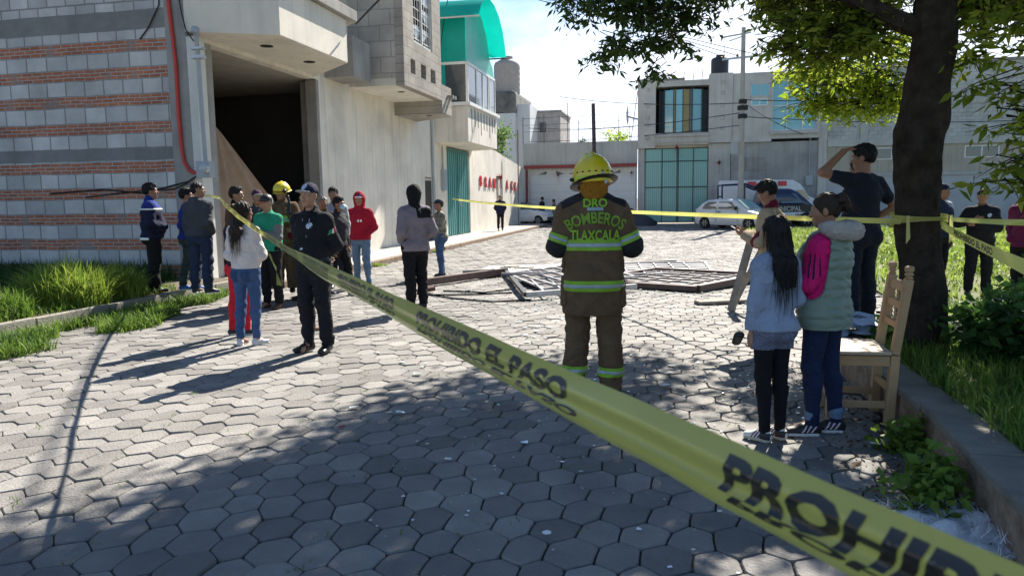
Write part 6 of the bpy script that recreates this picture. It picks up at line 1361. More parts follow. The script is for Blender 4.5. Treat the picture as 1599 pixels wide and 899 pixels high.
    def shoes(s, m_=None, sole=None, big=1.0, toe=(0, 0), boot=False, stripes=None):
        h = s.h; os_ = []
        for i in (0, 1):
            fx, fy, fl = s.feet[i]; a_ = R_(toe[i]); d = V3(math.sin(a_), math.cos(a_), 0); sd = V3(math.cos(a_), -math.sin(a_), 0); A_ = V3(fx, fy-.03, fl)*h; k = h*big*(.92 if s.fem else 1)
            f = F(.025); P = lambda u, z, v=0: A_+(d*u+sd*v)*k+V3(0, 0, z)*k
            f.t(P(-.035, .045), P(.06, .048), (.036*k, .040*k), (.042*k, .042*k), sd); f.t(P(.06, .045), P(.165, .035), (.042*k, .034*k), (.042*k, .024*k), sd); f.c(P(-.01, .07), P(-.005, .125 if boot else .095), .040*k, .044*k if boot else .036*k)
            if boot: f.c(P(-.005, .12), P(-.0, .24), .045*k, .05*k)
            f.cut((0, 0, (.008+fl)*h), (0, 0, -1)); o = part('shoe', [(f, .007 if s.lod == 0 else .009 if s.lod == 1 else .013)], m_ or mshoe, s.root); os_.append((o, f, A_, d, sd, k))
            if sole:
                g = F(.02); g.t(P(-.035, .012), P(.06, .012), (.041*k, .02*k), (.045*k, .02*k), sd); g.t(P(.06, .012), P(.168, .012), (.046*k, .02*k), (.045*k, .018*k), sd); g.cut((0, 0, (.001+fl)*h), (0, 0, -1)); g.cut((0, 0, (.030+fl)*h), (0, 0, 1)); part('sole', [(g, .007 if s.lod == 0 else .011)], sole, o)
        return os_
    def hair(s, style='short', i=0, m_=None):
        X, R0 = s.H_, s.R.T; sc_ = s.h*(1.0 if not s.fem else .97); f = F(.02); up = s.R@V3(0, 0, 1); fw = s.R@V3(0, 1, 0); m_ = m_ or hairmat(i)
        r = np.random.RandomState(s.seed); ph = r.uniform(0, 6, 4)
        def strand(P): return .0035*np.sin(170*P[:, 0]+40*P[:, 1]+ph[0]+3*np.sin(14*P[:, 2]))+.003*np.sin(150*P[:, 1]+90*P[:, 0]+ph[1]+2*np.sin(20*P[:, 2]))
        f.disp = strand
        if style in ('short', 'buzz'):
            g = .012 if style == 'short' else .004; f.e(X(0, -.018, .044), np.array((.0745+g, .094+g, .083+g*1.3))*sc_, R0); f.e(X(0, -.045, .01), np.array((.068+g*.6, .062+g*.8, .075))*sc_, R0)
            if style == 'short': f.e(X(0, .045, .100), np.array((.055, .045, .026))*sc_, R0)
            f.cut(X(0, .064, .040), s.R@nrm(V3(0, .86, -.5))); f.cut(X(0, -.04, -.048), s.R@nrm(V3(0, .25, -1)))
            q = F(.01)
            for sg in (-1, 1): q.e(X(sg*.085, .03, -.035), np.array((.03, .052, .055))*sc_, R0)
            f.sub(q)
        elif style == 'bun':
            f.e(X(0, -.016, .034), np.array((.088, .106, .101))*sc_, R0); f.cut(X(0, .068, .045), s.R@nrm(V3(0, .8, -.6))); f.cut(X(0, -.04, -.06), s.R@nrm(V3(0, .4, -1)))
            part('hair', [(f, .0065)], m_, s.root); b = F(.02); b.disp = folds(.010, 3, 3); b.e(X(.0, -.115, .062), np.array((.058, .048, .052))*sc_, R0); b.e(X(.02, -.14, .03), np.array((.04, .03, .04))*sc_, R0); part('hair_bun', [(b, .006)], m_, s.root)
            q = F(.006)
            for k_ in range(7): a = r.uniform(-1, 1); q.c(X(.01+a*.03, -.15, .03), X(.02+a*.06, -.19-.01*k_, -.01+r.uniform(-.05, .05)), .006*sc_, .002*sc_)
            part('hair_tips', [(q, .004)], hairmat(3), s.root); return
        elif style in ('long', 'verylong', 'pony'):
            g = .014; f.e(X(0, -.016, .034), np.array((.0765+g, .098+g, .092+g))*sc_, R0); f.cut(X(0, .070, .045), s.R@nrm(V3(0, .85, -.5)))
            q = F(.01)
            q.e(X(0, .10, -.03), np.array((.060, .07, .085))*sc_, R0); f.sub(q)
            L_ = {'long': .46, 'verylong': .50, 'pony': .36}[style]*s.h; b0 = X(0, -.06, -.01); bk = np.array([s.J['nk'][0], s.J['chest'][1]-.155*s.h*s.b-.0, 0])
            if style == 'pony':
                f.t(X(0, -.10, .02), X(0, -.12, -.25), (.035*s.h, .03*s.h), (.02*s.h, .018*s.h))
            else:
                wdt = .088*s.h
                f.t(b0, X(0, -.085, -.10), (wdt, .055*s.h), (wdt*1.02, .05*s.h)); e1 = np.array([bk[0], bk[1], s.J['nk'][2]-.06*s.h]); f.t(X(0, -.085, -.10), e1, (wdt*1.02, .05*s.h), (wdt*.98, .042*s.h), k=.03)
                e2 = np.array([bk[0]+.01, bk[1]-.004, X(0, 0, 0)[2]-L_]); f.t(e1, e2, (wdt*.98, .042*s.h), (wdt*.42 if style == 'long' else wdt*.72, .022*s.h), k=.03)
                for sg, dx in ((-1, .045), (1, .03), (-1, .0), (1, .06)): f.c(e1+V3(sg*dx, 0, 0), e2+V3(sg*dx*.9, .0, -.035+dx*.8), .03*s.h, .008*s.h, k=.02)
        o = part('hair', [(f, .0065 if s.lod == 0 else .008 if s.lod == 1 else .012)], m_, s.root)
        if style in ('long', 'verylong') and s.lod == 0: s.strands(o, m_, 420, .26)
        if style == 'short' and s.lod < 2: s.strands(o, m_, 320, .028)
    def strands(s, o, m_, n, ln):
        r = np.random.RandomState(3); me = o.data; zc = s.J['hd'][2]; V, F_ = [], []
        for i in r.choice(len(me.vertices), n):
            v = me.vertices[int(i)]; p = Vector(v.co); nn = Vector(v.normal); l = ln*r.uniform(.3, 1); c = s.J['hd']; out = Vector((p.x-c[0], p.y-c[1], 0)).normalized(); sd = out.cross(Vector((0, 0, 1))); b = len(V); lean_ = r.uniform(-.12, .12)
            for k in range(5):
                q = k/4; w_ = .0022*(1-q*.8); c_ = p+nn*.0015+out*(.006*math.sin(q*3.1)+.004*r.rand()*q)+Vector((0, 0, -l*q if ln > .1 else l*(.1-q*.7)))+sd*lean_*l*q+(nn*l*q*.35 if ln < .1 else Vector((0, 0, 0))); V += [c_-sd*w_, c_+sd*w_]
            F_ += [(b+2*k, b+2*k+1, b+2*k+3, b+2*k+2) for k in range(4)]
        MB().add(V, F_).build('loose_strands', m_, o)['kind'] = 'stuff'
    def cap(s, m_, brim=None, tilt=0):
        X, R0 = s.H_, s.R.T; sc_ = s.h; f = F(.012); f.e(X(0, -.012, .038), np.array((.088, .106, .098))*sc_, R0); f.cut(X(0, 0, .034), s.R@nrm(V3(0, -.12, -1))); f.e(X(0, -.01, .134), np.array((.009, .009, .005))*sc_, R0, .004)
        o = part('cap', [(f, .006 if s.lod < 2 else .009)], m_, s.root)
        g = F(.01); RR = headR(0, .16).T@R0; g.e(X(0, .095, .040), np.array((.074, .085, .0095))*sc_, RR); q = F(.01); q.e(X(0, -.012, .03), np.array((.080, .098, .09))*sc_, R0); g.sub(q); part('visor', [(g, .005 if s.lod < 2 else .008)], brim or m_, o); return o
    def fire_helmet(s, m_, kx=1, ky=1, kz=1, kb=1):
        X, R0 = s.H_, s.R.T; sc_ = s.h; f = F(.012); f.e(X(0, -.02, .055), np.array((.130*kx, .158*ky, .126*kz))*sc_, R0)
        for dx in (-.05, 0, .05): zt = .056+.126*kz-abs(dx)*.35; f.c(X(dx, -.135*ky, .055+.05*kz), X(dx*.9, -.02, zt), .010*sc_, .013*sc_, k=.02); f.c(X(dx*.9, -.02, zt), X(dx, .10*ky, .055+.055*kz), .013*sc_, .010*sc_, k=.02)
        f.cut(X(0, 0, .022), s.R@V3(0, 0, -1)); o = part('helmet', [(f, .006 if s.lod == 0 else .009)], m_, s.root, True)
        g = F(.012); RR = headR(0, -.20).T@R0; g.e(X(0, -.035, .026), np.array((.142*kb, .192*kb, .018))*sc_, RR); q = F(.01); q.e(X(0, -.01, .02), np.array((.10, .125, .09))*sc_, R0); g.sub(q); b_ = part('helmet_brim', [(g, .006 if s.lod == 0 else .009)], m_, o)
        e_ = Bound(g, .004, slab(X(0, -.05, .022), RR.T@V3(0, 0, 1), .012*sc_)); part('edge_trim', [(e_, .006)], mblack, b_) if s.lod == 0 else None
        return o
    def stick_text(s, o, txt, size, c, width=None, bold=.004, arc=0, m_=None, name='lettering', direction=(0, 1, 0), off=.004, squash=1):
        """lettering laid on a garment; looks along `direction` (from outside to the cloth)"""
        v, f = textmesh(txt, size, bold, 'CENTER', .012); bv = BVHTree.FromPolygons([tuple(x.co) for x in o.data.vertices], [tuple(p.vertices) for p in o.data.polygons])
        D_ = Vector(direction).normalized(); Rt = D_.cross(Vector((0, 0, 1))).normalized(); U = Vector((0, 0, 1)); xs = [p[0] for p in v]; W0 = max(xs)-min(xs); k = (width/W0) if width else 1; out = []
        for x, y, _ in v:
            x *= k; yy = y*squash
            if arc: a = x/arc; px_, pz = (arc+yy)*math.sin(a), (arc+yy)*math.cos(a)-arc
            else: px_, pz = x, yy
            p = Vector(c)+Rt*px_+U*pz-D_*.6; hit = bv.ray_cast(p, D_, 1.5)
            out.append((hit[0]-D_*off) if hit[0] else Vector(c)+Rt*px_+U*pz)
        MB().add(out, f).build(name, m_, s.root)
    def patch(s, o, pts, c, m_, name='patch', direction=(0, 1, 0), off=.004, h_=.004, par=None):
        bm = bmesh.new(); vs_ = [bm.verts.new((p[0], p[1], 0)) for p in pts]; bm.faces.new(vs_); bmesh.ops.triangulate(bm, faces=bm.faces)
        for _ in range(4):
            L_ = [e for e in bm.edges if e.calc_length() > .025]
            if not L_: break
            bmesh.ops.subdivide_edges(bm, edges=L_, cuts=1); bmesh.ops.triangulate(bm, faces=bm.faces)
        bm.verts.index_update(); v = [tuple(x.co) for x in bm.verts]; f = [tuple(x.index for x in q.verts) for q in bm.faces]; bm.free()
        bv = BVHTree.FromPolygons([tuple(x.co) for x in o.data.vertices], [tuple(p.vertices) for p in o.data.polygons]); D_ = Vector(direction).normalized(); Rt = D_.cross(Vector((0, 0, 1))).normalized(); U = Rt.cross(D_); out = []
        for x, y, _ in v:
            p = Vector(c)+Rt*x+U*y-D_*.6; hit = bv.ray_cast(p, D_, 1.5); out.append((hit[0]-D_*off) if hit[0] else Vector(c)+Rt*x+U*y)
        MB().add(out, f).build(name, m_, par or s.root)
def star(r, n=8): return [((r if k % 2 == 0 else r*.5)*math.sin(k*math.pi/n), (r if k % 2 == 0 else r*.5)*math.cos(k*math.pi/n)) for k in range(2*n)][::-1]
def rect(a, b): return [(-a, -b), (a, -b), (a, b), (-a, b)]
jean = cloth('jeans', (.035, .065, .14), c2=(.08, .14, .26)); jeand = cloth('jeans_dark', (.018, .028, .06), c2=(.03, .045, .09)); jeanb = cloth('jeans_mid', (.04, .08, .18), c2=(.06, .11, .24)); jeanl = cloth('jeans_pale', (.10, .17, .27), c2=(.18, .27, .38))
blk = cloth('black', (.010, .010, .012)); navy = cloth('navy', (.012, .018, .045))
# ---------------------------------------------------------------- the firefighter in front
mturn = cloth('turnout', (.125, .082, .048), .9, .18); mlime = mat('lime_tape', (.22, .44, .03), .65, .15, 12); mlimt = mat('lime_letter', (.17, .31, .03), .75, .2, 18); msilver = mat('silver_tape', (.30, .38, .42), .35, .08, 12, spec=.7); mblkp = mat('black_patch', (.012, .012, .014), .8, .1, 20, .2, 120); mhel = mat('helmet_yellow', (.62, .50, .015), .3, .10, 6, coat=.4, spec=.5, stain=.15); mhelc = mat('helmet_lime', (.42, .55, .02), .35, .1); morange = cloth('orange_cowl', (.30, .13, .015))
p = Fig((.66, 5.88), 4, 1.92, 'firefighter in brown turnout coat with yellow helmet, seen from behind in the street', build=1.06, yaw=.40, pitch=-.08, arms=((V3(-.262, -.01, 1.12), V3(-.18, .24, 1.06), (V3(.5, .8, 0), V3(0, 0, -1))), (V3(.262, -.01, 1.12), V3(.18, .24, 1.06), (V3(-.5, .8, 0), V3(0, 0, -1)))), feet=((-.145, .03, 0), (.125, -.03, 0)), sk=0, slouch=.035)
p.J['hd'] = p.J['hd']+V3(-.01, 0, -.105)
p.body()
o = p.top('coat', mturn, g=.040, hem=.62, collar=.045, loose=.02, disp=.009, cuff=.058); tf = p.tf; h = p.h
pt = p.pants(mturn, g=.030, end=.082, disp=.010); pf = p.pf
p.shoes(mboot, msole if 0 else None, 1.12, toe=(-12, 14), boot=True)
def band(fig, f, par, pt_, n, wd, nm='reflective_band'):
    b1_ = part(nm, [(Bound(f, .006, slab(pt_, n, wd)+ (fig.xc or [])), .007)], mlime, fig.root); part('silver_strip', [(Bound(f, .010, slab(pt_, n, wd*.36)+(fig.xc or [])), .007)], msilver, b1_); return b1_
# torso bands: only the trunk, arms left out by cutting at the flanks
ft = F(.035); p.torso(ft, .040, loose=.02); ft.t(p.J['pel']+V3(0, -.008, -.03)*h, V3(p.J['pel'][0], p.J['pel'][1]-.005, .62*h-.02), (.160*h*p.b+.046, .115*h*p.b+.052), (.163*h*p.b+.048, .118*h*p.b+.052), k=.03); ft.disp = tf.disp
p.xc = None
p.glutes(ft, .048); band(p, ft, o, (0, 0, 1.232), (0, 0, 1), .088); band(p, ft, o, (0, 0, .915), (0, 0, 1), .088)
for i in (0, 1):
    fa = F(.03); p.arm(fa, i, .041, 1, .058); fa.disp = tf.disp; S_, E_ = p.J['sh%d' % i], p.J['el%d' % i]; W_ = p.J['wr%d' % i]
    band(p, fa, o, S_+(E_-S_)*.80, E_-S_, .070)
    part('elbow_patch', [(Bound(fa, .007, [(S_+(E_-S_)*.93, S_-E_), (E_+(W_-E_)*.35, W_-E_)]), .008)], mblkp, p.root)
    fl = F(.03); p.leg(fl, i, .030, 1, .082); fl.disp = pf.disp; band(p, fl, pt, (0, 0, .20*h), (0, 0, 1), .075)
    sg = -1 if i == 0 else 1; q = F(.015); K_ = p.J['hip%d' % i]; q.t(K_+V3(sg*.115, -.01, -.05), K_+V3(sg*.12, -.0, -.24), (.035, .085), (.040, .085)); q.disp = folds(.006, 4+i, 2); pk = part('cargo_pocket', [(q, .008)], mturn, p.root)
    q = F(.012); q.t(p.J['pel']+V3(sg*.225, .0, .14), p.J['pel']+V3(sg*.232, .0, .0), (.018, .05), (.018, .055)); q.disp = folds(.005, 9+i, 3); part('coat_pocket', [(q, .007)], mturn, p.root)
    # black yoke over each shoulder
    part('shoulder_yoke', [(Bound(tf, .005, [(p.J['nk']+V3(sg*.075, 0, -.0), V3(-sg, 0, .25)), (V3(sg*.13, 0, 1.565), V3(-sg*.45, 0, -1)), (p.J['sh%d' % i]+V3(sg*.045, 0, 0), V3(sg, 0, -.3))]), .008)], mblkp, p.root)
    q = F(.01); q = hand(W_+nrm(p.J['hand%d' % i][0])*.01, p.J['hand%d' % i][0], p.J['hand%d' % i][1], 1 if i else -1, h*1.16, .5); part('glove', [(q, .006)], mat('glove_grey', (.16, .17, .18), .8, .2), p.root)
part('collar', [(Bound(tf, .005, [(p.J['nk']+V3(0, 0, .0), V3(0, 0, -1))]), .007)], mblkp, p.root)
p.stick_text(o, 'DRO', .088, (0, 0, 1.528), m_=mlime, off=.010, bold=.003, squash=1.0)
q_ = p.patch(o, rect(.062, .012), (0, 0, 1.512), msilver, 'name_patch', off=.007)
p.stick_text(o, 'BOMBEROS', .12, (0, 0, 1.405), width=.43, arc=.38, m_=mlimt, off=.010, bold=.003, squash=1.0)
p.stick_text(o, 'TLAXCALA', .11, (0, 0, 1.272), width=.39, m_=mlime, off=.010, bold=.003, squash=1.0)
he = p.fire_helmet(mhel, 1.08, 1.06, 1.42, .97); X = p.H_
f = F(.03); f.t(X(0, -.05, .02), p.J['nk']+V3(0, -.03, .01), (.098*h, .105*h), (.092*h, .085*h)); f.disp = folds(.006, 2, 2.5); q = F(.02); q.e(X(0, .11, -.02), np.array((.075, .09, .09))); f.sub(q); part('neck_cowl', [(f, .007)], morange, p.root)
fr = p.R
part('helmet_band', [(Bound((lambda F_: F_)(next(iter([None]))) if False else _f, .003, slab(X(0, 0, .052), fr@V3(0, 0, 1), .030)), .006) for _f in [(lambda g: (g.e(X(0, -.02, .055), np.array((.130*1.08, .158*1.06, .126*1.42))*h, fr.T), g)[1])(F(.012))]], mhelc, he)
for k in range(9):
    a = math.pi*(1.08+.84*k/8); c = X(.136*math.cos(a), -.02+.162*math.sin(a), .095); q = F(.004); q.e(c, (.013, .010, .006)); part('decal', [(q, .004)], mblack, he)
q = F(.006); q.e(X(0, -.180, .065), (.02, .014, .026)); part('helmet_crest', [(q, .004)], msilver, he); q = F(.006); q.e(X(0, -.235, .012), (.012, .012, .02)); part('buckle', [(q, .004)], msteel, he)
for sg in (-1, 1): q = F(.006); q.c(X(sg*.138, .0, .05), X(sg*.158, .0, .05), .018, .014); part('visor_knob', [(q, .005)], mblack, he)
q = F(.01); q.e(X(0, .03, .05), np.array((.145, .165, .10))); g2 = F(.01); g2.e(X(0, .02, .05), np.array((.138, .158, .12))); q.sub(g2); q.cut(X(0, .03, 0), fr@V3(0, -1, 0)); q.cut(X(0, 0, .0), fr@V3(0, 0, -1)); q.cut(X(0, 0, .12), fr@V3(0, 0, 1)); part('face_shield', [(q, .006)], mat('shield', (.55, .56, .45), .15, .05, trans=.5), he)
# ---------------------------------------------------------------- the girl with very long hair
mblueknit = cloth('pale_blue_knit', (.27, .33, .45), .95, .10)
p = Fig((1.69, 4.72), -14, 1.46, 'girl with very long black hair in pale blue jumper, patterned shorts and black leggings', fem=True, build=.86, yaw=.15, pitch=.05, arms=('down', 'belly'), feet=((-.075, .0, 0), (.075, .02, 0)), sk=1)
h = p.h; p.body()
o = p.top('jumper', mblueknit, g=.020, hem=.885, collar=0, loose=.012, disp=.005)
mshort = mat('patterned_cloth', (.055, .065, .12), .85, .1, 120, .2, 200, c2=(.20, .22, .30), detail=1)
f = F(.03); f.t(p.J['pel'], p.J['waist'], (.165*h, .12*h), (.14*h, .11*h)); p.glutes(f, .014)
for i in (0, 1): f.c(p.J['hip%d' % i], p.J['hip%d' % i]+(p.J['kn%d' % i]-p.J['hip%d' % i])*.42, .098*h, .088*h)
f.cut((0, 0, .735*h), (0, 0, -1)); f.disp = folds(.005, 3, 1.5); part('shorts', [(f, .008)], mshort, p.root)
p.pants(blk, g=.004, disp=.0015, name='leggings', top=.95)
for o2, f2, A_, d, sd, k in p.shoes(msole, mat('sole_dirty', (.42, .38, .30), .8, .2), 1.02, toe=(-26, -22)):
    part('heel_patch', [(Bound(f2, .003, [(A_+d*.02*k, d), (A_+V3(0, 0, .028*k), V3(0, 0, -1)), (A_+V3(0, 0, .085*k), V3(0, 0, 1)), (A_-d*.065*k, -d)]), .005)], mshoe, o2)
    for u in (.055, .083, .111): part('shoe_stripe', [(Bound(f2, .0025, slab(A_+d*u*k, nrm(d*.9+V3(0, 0, .5)), .013*k)+[(A_+V3(0, 0, .028*k), V3(0, 0, -1))]), .005)], mat('stripe_purple', (.10, .03, .09), .6), o2)
p.hair('verylong')
tag(part('sunglass_case', [((lambda g: (g.t(V3(1.475, 4.74, .70), V3(1.475, 4.80, .64), (.022, .035), (.022, .03), (0, 1, 0)), g)[1])(F(.01)), .006)], mblack, None), 'small black bag hanging from the hand of the girl with long hair', 'bag')
# ---------------------------------------------------------------- the woman in the green vest
mpink = cloth('hot_pink', (.62, .012, .16), .75, .08); mvest = mat('quilted_green', (.165, .225, .185), .55, .08, 5, .2, 90, spec=.35, sheen=.2); mfur = mat('cream_fleece', (.62, .57, .52), .95, .10, 60, 1.0, 240)
p = Fig((2.06, 4.84), -46, 1.60, 'woman with a hair bun in a quilted green vest over bright pink sleeves', fem=True, build=1.13, yaw=.28, pitch=-.10, arms=('fold', 'fold'), feet=((-.09, .05, 0), (.10, -.05, 0)), sk=0)
h = p.h; p.body(curl=(.35, .35))
sh = p.top('sweater', mpink, g=.018, hem=1.0, disp=.006)
f = F(.035); p.torso(f, .036, loose=.015); f.t(p.J['pel']+V3(0, -.008, -.03)*h, V3(p.J['pel'][0], p.J['pel'][1]-.005, .80*h-.02), (.175*h*p.b+.03, .13*h*p.b+.03), (.168*h*p.b+.03, .125*h*p.b+.03), k=.03); f.e(p.J['nk']+V3(0, -.10, -.09)*h, (.11*h, .05*h, .11*h), k=.03)
f.disp = lambda P: -.011*np.abs(np.sin(np.pi*P[:, 2]/.062))**.6+.004+.004*np.sin(60*P[:, 0]+5*np.sin(30*P[:, 2]))*np.abs(np.cos(np.pi*P[:, 2]/.062))
for i, sg in ((0, -1), (1, 1)):
    a = F(.02); a.c(p.J['sh%d' % i]+V3(sg*.035, 0.01, .01), p.J['el%d' % i]+V3(sg*.03, -.01, 0), .092, .105); a.c(p.J['el%d' % i]+V3(sg*.02, .0, 0), p.J['wr%d' % i]+V3(0, .03, 0), .088, .07); f.sub(a)
nk = F(.02); nk.c(p.J['nk']+V3(0, .03, .01), p.J['nk']+V3(0, .05, .2), .055, .07); f.sub(nk); f.cut((0, 0, .80*h), (0, 0, -1)); vst = part('quilted_vest', [(f, .007)], mvest, p.root)
part('hem_band', [(Bound(f, .004, [((0, 0, .825*h), (0, 0, 1)), ((0, 0, .80*h), (0, 0, -1))]), .008)], mvest, p.root)
f = F(.03)
ring = [p.J['nk']+V3(.150*math.sin(a), -.060-.11*math.cos(a), .035-.02*math.cos(a))*h for a in np.linspace(-2.0, 2.0, 11)]
f.chain(ring, [.030, .042, .048, .050, .052, .052, .052, .050, .048, .042, .030]); f.disp = lambda P: .005*np.sin(95*P[:, 0]+3*np.sin(60*P[:, 2]))*np.sin(88*P[:, 2]+70*P[:, 1]); part('fleece_hood_trim', [(f, .006)], mfur, p.root)
p.pants(navy if 0 else cloth('leggings_navy', (.012, .022, .06)), g=.006, disp=.003, name='jeans', top=1.0)
for i, sg in ((0, -1), (1, 1)):
    fa = F(.03); p.arm(fa, i, .0195, 1); fa.disp = folds(.006, p.seed, 1.0); S_, E_ = p.J['sh%d' % i], p.J['el%d' % i]
    for k in (-1, 0, 1):
        pl = V3(k*.022, 0, 0); part('sleeve_stripe', [(Bound(fa, .003, slab(S_+V3(sg*.0, .0+k*.028, 0), (0, 1, 0), .011)+[(S_+V3(sg*.035, 0, 0), V3(-sg, 0, -.0)), (S_+(E_-S_)*.85, E_-S_)]), .006)], navy, p.root)
for o2, f2, A_, d, sd, k in p.shoes(mshoe, msole, 1.12, toe=(-38, -32)):
    for u in (.03, .062, .094): part('shoe_stripe', [(Bound(f2, .0025, slab(A_+d*u*k, nrm(d*.85+V3(0, 0, .55)), .013*k)+[(A_+V3(0, 0, .028*k), V3(0, 0, -1)), (A_+V3(0, 0, .083*k), V3(0, 0, 1))]), .005)], mat('stripe_pink', (.62, .50, .58), .6), o2)
    part('rolled_cuff', [((lambda g: (g.c(A_+V3(0, .0, .135*h), A_+V3(0, .0, .165*h), .050*h, .052*h), g)[1])(F(.01)), .007)], jeanl, p.root)
p.hair('bun', 1)
# ---------------------------------------------------------------- the man with his hand on his head, and the one beside him
mtee = cloth('black_tee', (.014, .018, .028)); mtrk = cloth('track_navy', (.012, .016, .036))
a0 = (V3(-.40, .13, 1.50), V3(-.155, .12, 1.70), (V3(.80, -.12, .33), V3(.2, -.1, -1)))
p = Fig((3.50, 7.38, .27), -22, 1.80, 'tall man in a black t-shirt with one hand on top of his head', yaw=.55, pitch=-.12, arms=(a0, 'hip'), feet=((-.12, 0, 0), (.12, .03, 0)), sk=0, build=1.05)
h = p.h; p.J['sh0'] = p.J['sh0']+V3(-.005, .02, .035)
p.body(bare_arms=True, curl=(.25, .5))
def sl(f, s):
    for i in (0, 1):
        S_, E_ = s.J['sh%d' % i], s.J['el%d' % i]; f.c(S_, S_+(E_-S_)*.55, .064*s.h, .060*s.h, k=.03)
p.top('t_shirt', mtee, g=.014, hem=.88, sleeve=0.0001, extra=sl, loose=.008, disp=.006) if 0 else None
f = F(.035); p.torso(f, .016, loose=.01); sl(f, p); f.t(p.J['pel'], V3(0, 0, .86*h), (.175*h, .13*h), (.178*h, .132*h), k=.03); f.disp = folds(.007, 5); f.cut((0, 0, .86*h), (0, 0, -1)); q = F(.02); q.c(p.J['nk']+V3(0, .02, .0), p.J['nk']+V3(0, .03, .2), .06, .07); f.sub(q); part('t_shirt', [(f, .009)], mtee, p.root)
p.pants(cloth('jeans_black', (.014, .018, .03)), g=.016, end=.065); p.shoes(mshoe, msole, toe=(-15, 15)); p.hair('short')
p = Fig((3.80, 8.1, .25), -35, 1.70, 'man in a dark jacket and striped track trousers behind the tall man in a t-shirt', arms=('pocket', 'down'), feet=((-.12, 0, 0), (.12, .03, 0)), yaw=.2, build=1.1, lod=1)
h = p.h; p.body(); o = p.top('jacket', cloth('dark_blue_jacket', (.018, .026, .045)), g=.028, hem=.86, collar=.03)
p.pants(mtrk, g=.022, end=.068); p.shoes(mshoe); p.hair('short')
for i, sg in ((0, -1), (1, 1)):
    for dx, w_ in ((0, .012), (.028, .012)):
        fl = F(.03); p.leg(fl, i, .022, 1, .068); part('side_stripe', [(Bound(fl, .006, slab((0, p.J['hip%d' % i][1]+dx-.014, 0), (0, 1, 0), w_)+[(p.J['hip%d' % i]+V3(sg*.02, 0, 0), V3(-sg, 0, 0))]), .009)], mwhite, p.root)
part('side_panel', [(Bound(p.pf, .006, slab((0, -.12, .80*h), (0, 1, 0), .10)+[((0, 0, .66*h), (0, 0, -1)), ((0, 0, .84*h), (0, 0, 1)), ((-.0, 0, 0), (-1, 0, 0))]), .009)], mat('track_white', (.60, .62, .68), .7), p.root)
part('side_flash', [(Bound(p.pf, .007, slab((0, -.12, .80*h), (0, 1, 0), .10)+[((0, 0, .845*h), (0, 0, -1)), ((0, 0, .92*h), (0, 0, 1)), ((-.0, 0, 0), (-1, 0, 0))]), .009)], mat('track_red', (.45, .02, .03), .7), p.root)
# ---------------------------------------------------------------- the man reading his phone
p = Fig((2.82, 7.85), -62, 1.74, 'man in a beige sweatshirt with maroon sleeve stripes looking down at his phone', arms=('phone', 'phone'), pitch=-.50, lean=.10, feet=((-.1, 0, 0), (.1, .03, 0)), sk=0, build=1.12)
h = p.h; p.body(curl=(.6, .6)); mbei = cloth('beige', (.40, .31, .21)); o = p.top('sweatshirt', mbei, g=.026, hem=.86, collar=.03, disp=.008, loose=.02)
for i, sg in ((0, -1), (1, 1)):
    fa = F(.03); p.arm(fa, i, .0265, 1); fa.disp = p.tf.disp; part('sleeve_stripe', [(Bound(fa, .004, slab(p.J['sh%d' % i]+V3(0, -.005, 0), (0, 1, 0), .045)+[(p.J['sh%d' % i]+V3(0, 0, .02), V3(-sg, 0, -.8)), (p.J['el%d' % i]+V3(0, 0, .0), V3(0, 0, -1))]), .008)], cloth('maroon', (.16, .012, .03)), p.root)
    part('sleeve_stripe', [(Bound(fa, .004, slab(p.J['el%d' % i]+V3(sg*.025, 0, 0), (1, 0, .35), .045)+[(p.J['el%d' % i]+V3(0, .0, 0), V3(0, -1, 0))]), .008)], cloth('maroon', (.16, .012, .03)), p.root)
part('collar', [(Bound(p.tf, .004, [(p.J['nk']+V3(0, 0, .0), V3(0, 0, -1))]), .008)], cloth('maroon', (.16, .012, .03)), p.root)
p.pants(blk, g=.018, end=.06); p.shoes(mshoe); p.hair('short')
q = (p.J['wr0']+p.J['wr1'])/2; RZ = Matrix.Rotation(R_(62), 4, 'Z'); c_ = Vector((2.82, 7.85, 0))+RZ@Vector((q[0], q[1]+.10, q[2]+.055))
o = MB().box(-.04, .04, -.075, .075, -.005, .005).build('phone', mblack, None, bevel=.003); o.location = c_; o.rotation_euler = (R_(30), 0, R_(62)); tag(o, 'smartphone in the hands of the man in beige', 'phone')
# ---------------------------------------------------------------- the officer
muni = cloth('uniform_black', (.012, .013, .018)); mstar = mat('badge_silver', (.42, .50, .62), .4, .1); mcapn = cloth('cap_navy', (.015, .02, .055))
p = Fig((-2.09, 7.79), 203, 1.78, 'officer in black uniform and navy cap with star badges facing the camera', arms=('back', 'back'), yaw=.05, build=1.05, feet=((-.11, .0, 0), (.11, .03, 0)), sk=1, belly=.04)
h = p.h; p.body(); o = p.top('uniform_jacket', muni, g=.020, hem=.93, collar=.025, disp=.008, loose=.02); p.pants(muni, g=.018, end=.060, disp=.008); p.shoes(mboot, None, 1.05, toe=(-14, 14), boot=True); p.hair('buzz'); cp_ = p.cap(mcapn, cloth('visor_grey', (.30, .32, .36)))
p.patch(o, star(.036), (-.085, 0, 1.33*h), mstar, 'star_badge', direction=(0, -1, 0)); p.patch(o, star(.018, 7), (-.02, 0, 1.10*h), mstar, 'hanging_badge', direction=(0, -1, 0), off=.008)
for sg in (-1, 1): MB().tube([(sg*.045-.03, .13, 1.40*h), (-.03+sg*.03, .165, 1.28*h), (-.022+sg*.01, .165, 1.13*h)], .003, 5).build('lanyard', mstar, p.root)
fa = F(.03); p.arm(fa, 0, .0205, 1); S_, E_ = p.J['sh0'], p.J['el0']
